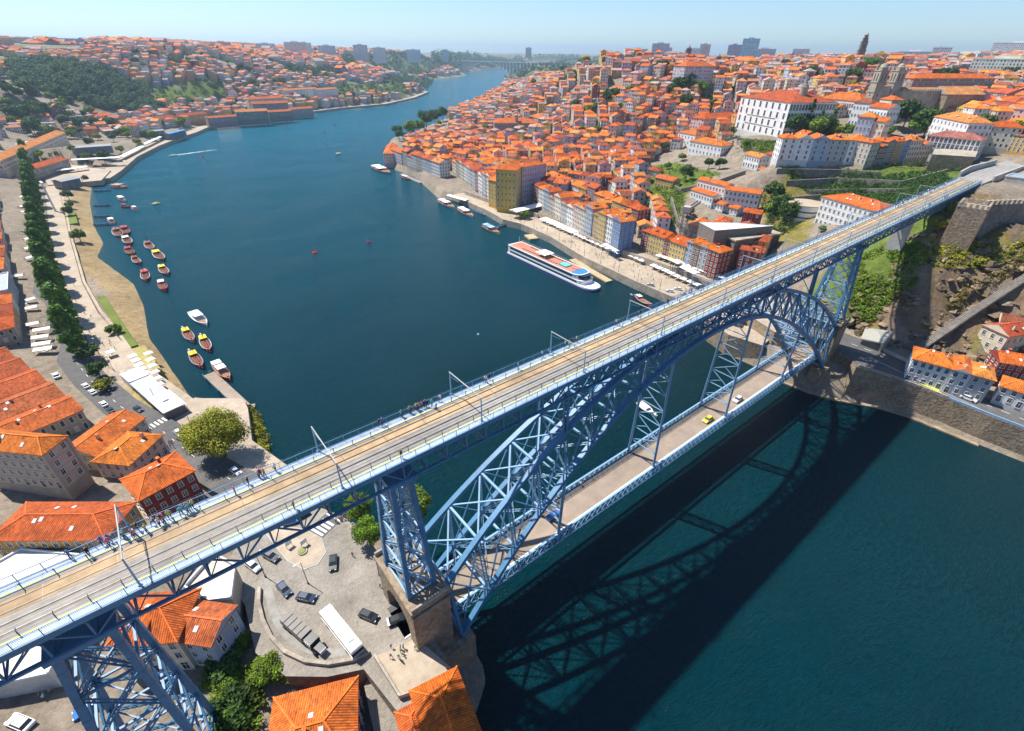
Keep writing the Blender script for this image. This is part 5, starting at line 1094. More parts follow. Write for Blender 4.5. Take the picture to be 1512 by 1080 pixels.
slab('pavement', isl, 15.14, 'pave', 14.8); slab('kerb', [tuple(np.mean(isl, 0)+(np.array(p)-np.mean(isl, 0))*1.05) for p in isl], 15.1, 'concrete', 14.8)
b = MB(); cx_, cy_ = at(447, 815, 15.1)[:2]
b.cyl((cx_, cy_, 15.1), (cx_, cy_, 15.45), 1.1, 12, None, 0); b.cyl((cx_, cy_, 15.4), (cx_, cy_, 15.6), .9, 12, .6, 1, (.2, .25, .05)); fb = b.build('flower_bed', ['stone_pale', 'attr'], None, label='round planted stone bed on the traffic island', cat='flower bed')
for i, (a, c) in enumerate((((428, 808), 'left signboard of the two on the traffic island'), ((450, 806), 'right signboard of the two on the traffic island'))):
    q = at(a[0], a[1], 15.1); s_ = thing('signboard', (q[0], q[1], 15.14), .3, 'white panel sign, '+c, 'sign', 'signboards on the island')
    b = MB(); b.box(-.8, .8, -.05, .05, .8, 2.2); b.build('panel', ['white'], s_); 
    for x in (-.7, .7): b = MB(); b.cyl((x, 0, 0), (x, 0, 2.2), .05, 6); b.build('post', ['steel_dk'], s_)
# curved low wall with its sunken walk
cw = [at(x, y, 15.6)[:2] for x, y in ((383, 868), (382, 890), (388, 915), (400, 940), (420, 962), (450, 976), (485, 980), (520, 974), (545, 962))]
cw = [(p[0], p[1], 15) for p in cw]
ribbon('parapet_wall', cw, .7, 'stone_pale', .9, None, 6, label='curved stone parapet wall around the bus square', cat='wall')
cw2 = [at(x, y, 15.2)[:2] for x, y in ((392, 862), (398, 880), (404, 905), (416, 928), (436, 948), (462, 960), (490, 964), (515, 960))]
ribbon('footpath', [(p[0], p[1], 15) for p in cw2], 1.7, 'deckgrey', .02, thick=.1)
ribbon('ramp_road', [(-99, -5, 13.5), (-105, -6.5, 11.5), (-106.5, -14, 9.5), (-107, -24, 7), (-107, -40, 5)], 5, 'cobble', .1); ribbon('ramp_wall', [(-101.4, -8, 13), (-103.6, -11, 11.5), (-104.4, -17, 10), (-104.7, -26, 8)], .8, 'stone_pale', 1.3, None, 6, label='low pale wall curving beside the ramp at the bottom edge', cat='wall')
ter = [tuple(at(x, y, 16)[:2]) for x, y in ((553, 968), (612, 942), (632, 955), (672, 990), (662, 1003), (590, 1028))]
slab('terrace', ter, 15.6, 'pave', 2, side='stone_pale')
for i in range(len(ter)-1):
    pass
ribbon('terrace_parapet', [(*ter[0], 15.6), (*ter[5], 15.6), (*ter[4], 15.6), (*ter[3], 15.6)], .5, 'stone_pale', .9, None, 1.2, label='low parapet around the small terrace by the pier', cat='wall')
# Gaia riverside road and promenade
road = [(-104, 47, 14.8), (-109, 58, 12.3), (-114.5, 72, 9.6), (-119.8, 87, 7.9), (-127, 113, 6.4), (-137, 139, 5.9), (-145, 168, 5.6), (-151, 198, 5.4), (-157, 234, 5.4), (-162, 290, 5.4), (-166, 400, 5.4), (-174, 620, 5.4)]
ribbon('road', road, 10.5, 'asphalt', .12, thick=3)
b = MB()
def along_road(s):
    acc = 0
    for (x0, y0, z0), (x1, y1, z1) in zip(road[:-1], road[1:]):
        L = math.hypot(x1-x0, y1-y0)
        if s <= acc+L: f = (s-acc)/L; return (x0+(x1-x0)*f, y0+(y1-y0)*f, z0+(z1-z0)*f, math.atan2(y1-y0, x1-x0))
        acc += L
    return (x1, y1, z1, math.atan2(y1-y0, x1-x0))
def on_road(s, off):
    x, y, z, a = along_road(s); return (x+math.sin(a)*off, y-math.cos(a)*off, z+.13, a)
for s in range(6, 150, 7):
    x, y, z, a = on_road(s, 0); T = Matrix.Translation((x, y, z+.006)) @ Matrix.Rotation(a, 4, 'Z'); b.box(-1.2, 1.2, -.07, .07, 0, .004, T=T)
for k in range(7):
    x, y, z, a = on_road(76.5, -3.9+k*1.3); T = Matrix.Translation((x, y, z+.01)) @ Matrix.Rotation(a, 4, 'Z'); b.box(-1.6, 1.6, -.3, .3, 0, .004, T=T)
b.build('road_marking', ['white'], kind='structure')
ribbon('promenade', [(-103, 64, 8), (-108, 84, 6.4), (-115, 110, 5.2), (-123, 138, 4.9), (-131.5, 168, 4.8), (-138, 200, 4.8), (-144, 236, 4.8), (-149, 290, 4.8), (-153, 400, 4.8), (-158, 590, 4.8)], 10, 'pave', .12, thick=3)
ribbon('footpath', [(-121.5, 131, 4.8), (-127, 160, 4.8), (-132, 200, 4.8), (-138, 240, 4.8), (-143, 290, 4.8), (-147, 400, 4.8), (-150, 560, 4.8)], 1.3, 'pave', .3, thick=1)
ribbon('lawn', [(-119.5, 128, 4.5), (-124, 150, 4.5), (-128, 170, 4.5)], 4.5, 'grass_m' if 'grass_m' in M else 'pave', .3, thick=2) if 0 else None
M['grassm'] = mat_plain('short_grass', (.14, .18, .03), .95, .35, 1.2, .02); M['dry'] = mat_plain('dry_grass', (.36, .3, .1), .95, .35, .8, .02); M['sand'] = mat_plain('river_sand', (.46, .35, .2), .95, .25, .5, .02); M['rockm'] = mat_stone('bare_rock', (.36, .27, .17), .5)
ribbon('lawn', [(-118.8, 124, 4.4), (-123, 146, 4.4)], 4.6, 'grassm', .42, thick=2); ribbon('lawn', [(-129, 190, 4.4), (-133, 225, 4.4), (-137, 262, 4.4)], 3.2, 'grassm', .42, thick=2); ribbon('dry_lawn', [(-126, 160, 4.4), (-129, 188, 4.4)], 8, 'dry', .36, thick=2); ribbon('lawn', [(-146, 430, 4.4), (-147, 470, 4.4)], 8, 'grassm', .45, thick=2)
slab('quay', [(-115, 131), (-112.5, 128.5), (-101, 119.5), (-101, 112), (-105.5, 86), (-102.5, 68), (-97.5, 50), (-104, 48), (-113, 84), (-121, 126)], 5.0, 'pave', -3, zs=[4.9, 4.9, 4.9, 4.9, 6, 8, 11, 12.5, 7.5, 5], side='stone_pale')
ribbon('quay', [(-120, 604, 0), (-108, 640, 0), (-85, 727, 0), (-52, 807, 0), (-14, 880, 0), (14, 925, 0), (60, 1020, 0)], 18, 'pave', 4.6, thick=8); ribbon('quay', [(115, 1077, 0), (184, 1106, 0), (287, 1146, 0), (360, 1186, 0), (490, 1222, 0), (650, 1366, 0), (806, 1556, 0)], 16, 'stone_pale', 5, thick=8)
slab('square', [(-119, 588), (-108, 640), (-140, 700), (-168, 690), (-160, 592)], 5.6, 'pave', 1)
# old town quay, wall and upper walk
qs = [(104.6, 76), (105.8, 105), (107.8, 122), (109.8, 146), (113.8, 164), (120.6, 191), (122.6, 214), (123.6, 228), (119.6, 246), (124.6, 273), (126.6, 297), (130.6, 336)]
slab('quay', qs+[(146, 336), (146, 297), (144, 273), (150, 262), (152, 225), (147, 200), (136, 185), (134, 60), (104, 60)], 4.9, 'pave', -3, side='stone_pale')
slab('quay', [(86, 44), (93, 50), (104, 66), (104, 60.0), (134, 60.0), (134, 20), (84, 16), (81, 30)], 9.9, 'pave', -3, side='stone')
ribbon('ledge', [(101.5, 118, 0), (105.2, 138, 0), (110, 158, 0)], 5, 'sand', .7, thick=3); ribbon('ledge', [(116, 204, 0), (119, 214, 0)], 7, 'sand', 1.2, thick=3); ribbon('ledge', [(79.5, 6, 0), (81, -8, 0), (84.5, -18, 0), (92, -29, 0), (95, -38, 0), (96, -60, 0)], 1.8, 'rockm', .5, thick=3)
ribbon('quay_wall', [(131.6, 62, 4.8), (131, 100, 4.8), (130.6, 130, 4.8), (131, 158, 4.8), (135, 178, 4.8)], .9, 'stone_pale', 4.6, None, 5, label='long arched quay wall between the parasols and the coloured houses', cat='wall')
ribbon('upper_walk', [(134.2, 62, 8.8), (134.0, 100, 8.8), (134.8, 130, 8.8), (136.6, 158, 8.8), (141, 180, 8.6)], 5.4, 'pave', .15, thick=4)
ribbon('quay_wall', [(144, 232, 4.8), (145, 262, 4.8), (140, 286, 4.8), (140, 330, 4.8)], .9, 'stone_pale', 3.4, None, 5, label='quay wall under the left quay houses', cat='wall')
b = MB()
for i in range(16):
    y = 66+i*6.6; b.box(131.02, 131.12, y-1.4, y+1.4, 5, 7.2); b.cyl((131.02, y, 7.2), (131.12, y, 7.2), 1.4, 14)
b.build('wall_niches', ['glass'], None, label='row of dark arched doorways set into the quay wall', cat='archway')
# east road on its river wall
er = [(95, -6), (93, -14), (87.6, -18.2), (94, -29), (97, -38), (98, -46), (98, -59), (99, -72), (100, -130), (113, -130), (113, -60), (113, -40), (113, -20), (113, -2)]
zz = [15, 15, 15, 13.0, 11.9, 11.4, 11.1, 10.9, 10.6, 10.6, 11.1, 11.9, 14.6, 15]
slab('road', er, 13, 'asphalt', -3, zs=zz, side='stone')
slab('road', [(95, -6), (95, 6), (116, 10), (120, 0), (113, -2)], 15, 'asphalt', 5); slab('square', [(95, 6), (90, 15), (100, 40), (128, 45), (122, 12), (116, 10)], 14.9, 'pave', 5, side='stone')
EZ = lambda y: float(np.interp(y, [-130, -72, -59, -46, -38, -29, -18], [10.6, 10.95, 11.1, 11.4, 11.9, 13.1, 15]))+.0
b = MB()
for k in range(22): y = -12-k*5; b.box(104.9, 105.1, y, y+2.4, EZ(y)+.05, EZ(y)+.06)
for x in (99.4, 109.3): b.beam((x, -20, EZ(-20)+.07), (x, -58, EZ(-58)+.12), .12, .02)
b.build('road_marking', ['white'], kind='structure')
b = MB(); y0 = -36.5; b.face([(99.4, y0, EZ(y0)+.1), (101.4, y0, EZ(y0)+.1), (101.6, y0-7, EZ(y0-7)+.1), (99.6, y0-7, EZ(y0-7)+.1)]); b.build('road_marking', ['yellow'], kind='structure')
ribbon('pavement', [(111.4, -18, 14.8), (111.4, -40, 12.0), (111.4, -62, 11.1), (111.6, -125, 10.8)], 2.8, 'pave', .16, thick=.4)
ribbon('guard_rail', [(98.2, -46, 11.6), (98.6, -60, 11.3), (99.4, -74, 11.1), (100.6, -125, 10.8)], .5, 'steel_lt', .5, None, .7, label='blue steel guard rail on the edge of the river road', cat='guard rail')
ribbon('road_parapet', [(88.4, -18.4, 15), (94.4, -29, 13.1), (97.3, -38, 11.95), (98.2, -46, 11.5)], .5, 'stone_pale', .8, None, 1.2, label='stone parapet on the river road beside the pier', cat='wall')
# modern concrete station box
st = thing('station', (113.5, -14.6, 13.5), .12, 'folded concrete and glass station box at the cliff foot', 'station')
b = MB(); v = [(-6, -4, 0), (5, -5, 0), (6, 5, 0), (-5, 4, 0), (-6, -4, 5.2), (5, -5, 6.4), (6, 5, 4.6), (-5, 4, 3.8), (0, 0, 6.6)]
b.add(v, [(0, 1, 5, 4), (1, 2, 6, 5), (2, 3, 7, 6), (3, 0, 4, 7), (4, 5, 8), (5, 6, 8), (6, 7, 8), (7, 4, 8)], 0, (.33, .32, .28)); b.build('shell', ['attr'], st)
b = MB(); b.face([(-6.05, -3.2, .6), (-5.3, 3.4, .6), (-5.3, 3.3, 3.4), (-6.05, -3, 4.6)], 0); b.build('window', ['glass'], st)
# deck end: concrete abutment, ramps, and the small pier block on the slope
slab('abutment', [(228, -6), (330, -9), (330, 3), (232, 6.2)], 61.9, 'deckgrey', 40, 'concrete abutment carrying the deck into the old town', 'abutment', kind=None, side='concrete')
ribbon('ramp_wall', [(240, 6.6, 62), (262, 7.5, 62), (300, 4, 62)], .8, 'concrete', 2.6, None, 8, label='white concrete wall left of the tram ramp', cat='wall'); ribbon('ramp_wall', [(244, -6.8, 62), (280, -8.5, 62), (330, -11, 62)], .8, 'concrete', 1.8, None, 8, label='concrete wall right of the tram ramp', cat='wall')
flatbuilding('kiosk', [(250, -10), (262, -11), (264, -20), (251, -19)], 58, 63.5, (.5, .48, .42), 'low flat-roofed kiosk beside the deck end', 'kiosk', (.25, .33, .36)); flatbuilding('flat_building', [(268, -14), (290, -16), (292, -30), (268, -28)], 60, 64.5, (.7, .7, .66), 'white flat-roofed shed above the battlements', 'building', (.75, .74, .7))
slab('bridge_pier_block', [(146.5, -2.8), (149.5, -2.8), (149.5, 2.8), (146.5, 2.8)], 57, 'concrete', 20, 'concrete block pier carrying the deck on the green slope', 'pier', kind=None)
# battlemented town wall with its tower
wt = thing('wall_tower', (163, -17, 40), .1, 'square battlemented stone tower below the deck end', 'tower'); b = MB(); b.box(-6, 6, -5, 5, -18, 23.5); b.build('tower', ['stone'], wt); b = MB()
for x in np.arange(-5.6, 5.7, 1.9):
    for y in (-4.6, 4.6): b.box(x-.55, x+.55, y-.4, y+.4, 23.5, 25.2)
for y in np.arange(-3, 3.2, 1.9):
    for x in (-5.6, 5.6): b.box(x-.4, x+.4, y-.5, y+.5, 23.5, 25.2)
b.build('battlements', ['stone_pale'], wt)
tw_ = thing('town_wall', (169, -18, 42), -.52, 'long battlemented stone wall running right from the square tower', 'wall'); b = MB(); b.box(0, 90, -1.2, 1.2, -18, 21.5); b.build('wall', ['stone_dk'], tw_); b = MB()
for x in np.arange(1, 89, 2.4): b.box(x, x+1.3, -1.5, .2, 21.5, 23.2)
b.build('battlements', ['stone_pale'], tw_)
# funicular track up the cliff foot
ft = [np.array(G(x, y)) for x, y in ((1362, 515), (1400, 492), (1450, 460), (1512, 418))]
for k, p_ in enumerate(ft): p_[2] += 1.5
b = MB(); F = [Vector(p_) for p_ in ft]
d_ = (F[-1]-F[0]); F = [F[0]-d_*.05, F[0]+d_*.5+Vector((0, 0, 1.5)), F[3]+d_*.3+Vector((0, 0, 1.5))]
for a, c in zip(F[:-1], F[1:]): b.beam(a, c, 3.0, 1.2, 0)
fu = b.build('funicular_track', ['stone_dk'], None, label='inclined concrete funicular track climbing the cliff on the right', cat='railway')
for o_ in (-1.1, -.35, .35, 1.1):
    b = MB(); n_h = Vector((-d_.y, d_.x, 0)).normalized()*o_
    for a, c in zip(F[:-1], F[1:]): b.beam(a+n_h+Vector((0, 0, .78)), c+n_h+Vector((0, 0, .78)), .12, .14)
    b.build('rail', ['rail'], fu)
# tunnel mouth with its granite facade and white canopy
tq = G(1110, 386); ta = math.atan2(*(at(1160, 370, 12)[:2]-at(1085, 383, 12)[:2])[::-1]); tn_ = thing('tunnel_portal', (tq[0], tq[1], 11), ta, 'granite tunnel portal with a dark arched mouth', 'tunnel')
b = MB(); W2, H2, R2 = 17, 17, 6.5
pts = [(-W2, 0), (-R2, 0)]+[(-R2*math.cos(PI*k/12), 3+R2*math.sin(PI*k/12)) for k in range(13)]+[(R2, 0), (W2, 0)]
for (x0, z0), (x1, z1) in zip(pts[1:-1], pts[2:]):
    if abs(x0-x1) > 1e-6: b.face([(x0, 0, z0), (x1, 0, z1), (x1, 0, H2), (x0, 0, H2)])
    b.face([(x0, 0, z0), (x0, 8, z0), (x1, 8, z1), (x1, 0, z1)])
b.box(-W2, -R2, 0, 10, -3, H2); b.box(R2, W2, 0, 10, -3, H2); b.box(-W2, W2, 3, 10, 9.6, H2); b.build('facade', ['stone_dk'], tn_); b = MB(); b.box(-W2-.5, W2+.5, -.6, 10, H2, H2+.8)
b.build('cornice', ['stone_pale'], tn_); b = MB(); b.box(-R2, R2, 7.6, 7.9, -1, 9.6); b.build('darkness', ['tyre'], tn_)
cq = [tuple(at(x, y, 33)[:2]) for x, y in ((1033, 329), (1056, 341), (1142, 334), (1085, 330))]; flatbuilding('canopy_building', cq, 26, 33, (.2, .19, .17), 'building with a thin white slanted roof above the tunnel', 'building', (.8, .8, .78), .3)
# round white hall beside the long white block
rq = at(1185, 318, 34)[:2]; rh_ = thing('round_hall', (rq[0], rq[1], 32), 0, 'white curved concrete hall left of the long white block', 'building'); b = MB(); b.cyl((0, 0, -6), (0, 0, 9), 9.5, 28, None, 0, (.7, .68, .62)); 
for z in (2.2, 5.4): b.cyl((0, 0, z), (0, 0, z+.8), 9.56, 28, None, 1, (.08, .08, .09), cap=False)
b.build('wall', ['attr', 'attr'], rh_); b = MB(); b.cyl((0, 0, 9), (0, 0, 9.4), 9.8, 28, None, 0, (.42, .34, .25)); b.build('roof', ['attr'], rh_)
# lift tower with its footbridge
lq = G(1006, 352); lt = thing('lift_tower', (lq[0], lq[1], lq[2]), .3, 'slender steel lift tower with a footbridge above the quay houses', 'lift'); hl = height_for(lq[0], lq[1], 305)-lq[2]; b = MB()
for sx in (-1.6, 1.6):
    for sy in (-1.6, 1.6): b.beam((sx, sy, -2), (sx, sy, hl), .25, .25)
for k in range(9):
    z = hl*k/9; z2 = hl*(k+1)/9
    for s in (-1.6, 1.6): b.beam((-1.6, s, z), (1.6, s, z2), .12, .12); b.beam((s, -1.6, z), (s, 1.6, z2), .12, .12); b.beam((-1.6, s, z), (1.6, s, z), .15, .15); b.beam((s, -1.6, z), (s, 1.6, z), .15, .15)
b.build('frame', ['steel_dk'], lt); b = MB(); b.box(-2.2, 2.2, -2.2, 2.2, hl-3.4, hl); b.build('cabin', ['concrete'], lt); b = MB(); b.box(2.2, 26, -1, 1, hl-3.4, hl-2.4); b.box(2.2, 26, -1.1, -1, hl-2.4, hl-1.4); b.box(2.2, 26, 1, 1.1, hl-2.4, hl-1.4); b.build('footbridge', ['concrete'], lt)
# retaining walls stepping up the green slope
for pts, h_, lb in [(((1146, 256), (1240, 258), (1300, 262)), 5, 'long dark retaining wall under the crest houses'), (((1160, 274), (1235, 270), (1330, 275), (1395, 258)), 5, 'ivy-grown terrace wall in the middle of the green slope'), (((1190, 286), (1260, 284), (1340, 284)), 3.5, 'lower terrace wall on the green slope'), (((965, 262), (1005, 285), (1060, 272), (1100, 258)), 5, 'curved stone wall holding the green terrace'),
                    (((990, 300), (1000, 335), (1022, 360)), 7, 'tall stepped rampart beside the lift tower'), (((1162, 300), (1210, 296)), 6, 'stone wall above the round hall')]:
    P_ = [G(x, y) for x, y in pts]; ribbon('retaining_wall', [(p_[0], p_[1], p_[2]) for p_ in P_], 1.0, 'stone_dk', h_*.6, None, h_, label=lb, cat='wall')
slab('rampart', [tuple(at(x, y, 66)[:2]) for x, y in ((1377, 228), (1440, 232), (1445, 222), (1380, 220))], 66, 'stone_pale', 48, 'square stone rampart at the end of the crest row', 'rampart', kind=None, side='stone'); rq_ = G(1455, 230)
b = MB(); mn.seed_set(3) if hasattr(mn, 'seed_set') else None
# cafe pavilions and pontoon piers
caf = thing('cafe_pavilion', (-126.5, 140, 5), -1.32, 'white and grey flat-roofed cafe pavilion on the far promenade lawn', 'pavilion'); caf['label'] = 'long white and grey cafe pavilion between the road and the beach'
b = MB(); b.box(-21, -12, -3.4, 3.4, -2, 3.6, 0, (.8, .8, .78)); b.build('entrance_hall', ['attr'], caf); b = MB(); b.box(-12, 6, -3, 3, -2, 3.0, 0, (.3, .32, .33)); b.box(-12, 6, -3.5, 3.5, 3.0, 3.25, 0, (.42, .43, .43)); b.build('hall', ['attr'], caf); b = MB(); b.box(6, 19, -3.4, 3.4, -2, 3.7, 0, (.12, .12, .13)); b.box(5.8, 19.3, -3.7, 3.7, 3.7, 4.0, 0, (.82, .82, .8)); b.box(10, 12.5, -1, 1, 4, 4.6, 0, (.7, .7, .7)); b.build('bar', ['attr'], caf)
def pier(p, q, w, label, z=.9, grp=None):
    A, B = at(*p, z), at(*q, z); L = math.hypot(*(B-A)[:2]); t_ = thing('pontoon_pier', (A[0], A[1], 0), math.atan2(B[1]-A[1], B[0]-A[0]), label, 'pier', grp); b = MB(); b.box(0, L, -w/2, w/2, .3, z); b.build('walkway', ['road_tan'], t_)
    b = MB(); b.box(0, L, -w/2, -w/2+.06, z, z+.9); b.box(0, L, w/2-.06, w/2, z, z+.9) if w < 3 else None; b.build('handrail', ['steel_lt'], t_)
    for k in range(3): b = MB(); b.cyl((L*(k+.5)/3, -w/2-.4, -3), (L*(k+.5)/3, -w/2-.4, 2.6), .22, 8); b.build('pile', ['steel_dk'], t_)
pier((308, 552), (366, 606), 4.6, 'wooden pontoon pier pointing at the moored tour boat'); pier((352, 604), (376, 600), 3.5, 'short landing stage at the root of the pontoon pier')
for i, y in enumerate((281, 303, 319, 331)): pier((138, y+1.5), (164, y), 1.6, 'thin gangway from the beach, %s of four from the quay' % ORD[i], grp='thin gangways by the beach')
pier((622, 270), (592, 257), 4, 'narrow jetty below the green quay at the river bend'); pier((838, 392), (822, 397), 2.5, 'gangway to the cruise ship', 1.4); pier((745, 332), (733, 337), 2.5, 'pale blue gangway to the tour boat by the steps'); pier((700, 311), (716, 317), 2, 'thin gangway beside the two tour boats')
# ------------------------------------------------------------------ leaves
def leaf_mesh(name, clumps, per, size, mat, seed=1, flat=.5):
    """thousands of small leaf faces gathered into clumps (x, y, z, r, shade)"""
    r = np.random.RandomState(seed); cl = np.array(clumps, float); n = len(cl)*per
    c = np.repeat(cl, per, 0); d = r.normal(size=(n, 3)); d /= np.linalg.norm(d, axis=1)[:, None]; rad = c[:, 3]*(.55+.5*r.rand(n))
    p = c[:, :3]+d*rad[:, None]*np.array([1, 1, .85]); nrm = d+r.normal(size=(n, 3))*.7; nrm[:, 2] += flat; nrm /= np.linalg.norm(nrm, axis=1)[:, None]
    a = np.cross(nrm, r.normal(size=(n, 3))); a /= np.linalg.norm(a, axis=1)[:, None]; b = np.cross(nrm, a); s = size*(.6+.8*r.rand(n))[:, None]
    V = np.stack([p-a*s, p-b*s*.6, p+a*s, p+b*s*.6], 1).reshape(-1, 3); me = bpy.data.meshes.new(name)
    me.vertices.add(4*n); me.vertices.foreach_set('co', V.ravel()); me.loops.add(4*n); me.loops.foreach_set('vertex_index', np.arange(4*n)); me.polygons.add(n)
    me.polygons.foreach_set('loop_start', np.arange(n)*4); me.polygons.foreach_set('loop_total', np.full(n, 4)); me.materials.append(M[mat])
    ca = me.color_attributes.new('Col', 'FLOAT_COLOR', 'CORNER'); sh = c[:, 4]*(.8+.4*r.rand(n)); col = np.ones((n, 4)); col[:, 0] = sh*(.9+.25*r.rand(n)); col[:, 1] = sh; col[:, 2] = sh*.9
    ca.data.foreach_set('color', np.repeat(col, 4, 0).ravel()); me.update(); return me
def crown_clumps(R, H, z0, k, seed, shape='round'):
    r = random.Random(seed); out = []
    for i in range(k):
        th = r.uniform(0, 2*PI); u = r.uniform(-.75, 1); q = math.sqrt(max(0, 1-u*u))
        if shape == 'round': f = r.uniform(.5, 1); out.append((R*q*f*math.cos(th)*.85, R*q*f*math.sin(th)*.85, z0+H/2+u*H/2*.82*f, R*r.uniform(.26, .42), r.uniform(.65, 1.35)))
        elif shape == 'tall': v = r.random(); w = R*(math.sin(PI*min(.98, v*.85+.12))**.7); out.append((w*.7*math.cos(th), w*.7*math.sin(th), z0+v*H, R*r.uniform(.35, .5), r.uniform(.7, 1.3)))
        elif shape == 'cone': v = r.random()**1.3; w = R*(1-v); out.append((w*.75*math.cos(th), w*.75*math.sin(th), z0+v*H, max(.5, R*.38*(1.1-v)), r.uniform(.7, 1.3)))
    return out
def trunk_mb(h, r0, limbs, seed, R):
    b = MB(); r = random.Random(seed); b.cyl((0, 0, -1.5), (r.uniform(-.2, .2), r.uniform(-.2, .2), h), r0, 8, r0*.6)
    for i in range(limbs):
        th = 2*PI*i/limbs+r.uniform(-.3, .3); b.cyl((0, 0, h*.85), (R*.55*math.cos(th), R*.55*math.sin(th), h+R*r.uniform(.5, .9)), r0*.45, 6, r0*.14)
    return b.mesh('trunk', ['trunk'])
TP = {}
def proto(key, R, H, z0, k, per, size, mat, shape='round', tr=.35, limbs=5, n=2):
    TP[key] = [(leaf_mesh('crown', crown_clumps(R, H, z0, k, hash((key, i)) % 999 if 0 else len(key)*17+i*7, shape), per, size, mat, i+len(key)), trunk_mb(z0+H*.25, tr, limbs, i, R*.8)) for i in range(n)]
proto('plane', 8.2, 11.5, 4, 70, 420, .26, 'leaf_yel', tr=.6, limbs=7, n=1)
proto('near', 3.6, 5.5, 2.2, 40, 190, .2, 'leaf', tr=.28); proto('near_lt', 3.6, 5.5, 2.2, 40, 190, .2, 'leaf_lt', tr=.28)
proto('poplar', 3.0, 17, 1.5, 60, 60, .5, 'leaf_pop', 'tall', .3, 3, 3); proto('cypress', 3.4, 15, 1, 46, 60, .5, 'leaf_dk', 'cone', .3, 3, 2)
proto('mid', 4.2, 6, 2.2, 26, 60, .5, 'leaf', tr=.3); proto('mid_dk', 4.8, 8, 2.4, 30, 60, .55, 'leaf_dk', tr=.3); proto('mid_lt', 4., 5, 1.8, 24, 60, .5, 'leaf_lt', tr=.3); proto('mid_yel', 4., 5, 1.8, 24, 60, .5, 'leaf_yel', tr=.3); proto('purple', 3.6, 6, 2.5, 30, 70, .4, 'leaf_dk', tr=.3)
def tree(key, x, y, z, s=1., label=None, group=None, name='tree', sz=None):
    me_c, me_t = random.choice(TP[key]); t_ = thing(name, (x, y, z), random.uniform(0, 6.28), label, 'tree', group); t_.scale = (s, s, s*(sz or random.uniform(.9, 1.1)))
    link('crown', me_c, t_); link('trunk', me_t, t_); return t_
a = at(325, 645, 14); tree('plane', -113.4, 86.5, 6.8, 1.12, 'big spreading plane tree with olive-green crown beside the deck')
tree('near', -91.3, 29.5, 15, 1., 'green tree by the water, left of the iron tower'); tree('near_lt', -93.0, 21.5, 15, 1.05, 'bright green tree nearest the bus square, beside the iron tower'); tree('near', -80.2, 23.5, 12.5, 1.5, 'green tree half hidden behind the iron tower legs')
tree('near', -120.5, 8.2, 9.5, 1.0, 'green tree below the curved parapet wall, in front of the big orange roof'); tree('near', -117.6, 6.3, 9.5, .7, 'small dark green tree right of the tree below the parapet'); tree('near', -124, 17.5, 10, .65, 'small green bush-like tree by the stairs left of the parapet')
for i, (x, y, s) in enumerate([(-126.8, 14, .9), (-127.6, 10, 1.0), (-127.2, 6, .9), (-129.4, 14.4, .8), (-128.6, 2, .8)]): tree('near' if i % 2 else 'mid_dk', x, y, 8.5, s*.9, 'green tree in the gully beside the stone wall, %s from the pent roof' % ORD[i], 'trees in the gully')
pr = [(105, 527), (98, 500), (90, 474), (84, 452), (78, 432), (72, 410), (68, 392), (64, 374), (61, 358), (58, 343), (55, 330), (53, 318), (51, 306), (49, 295), (47, 285), (46, 276), (44, 268), (43, 260), (42, 252), (41, 245)]
for i, (x, y) in enumerate(pr):
    q = at(x, y, 5.2); tree('poplar', q[0]+random.uniform(-.5, .5)+3, q[1], 4.8, random.uniform(1.25, 1.5), 'tall dark green poplar, %s from the road end of the dense row' % ORD[i], 'poplars in the dense row')
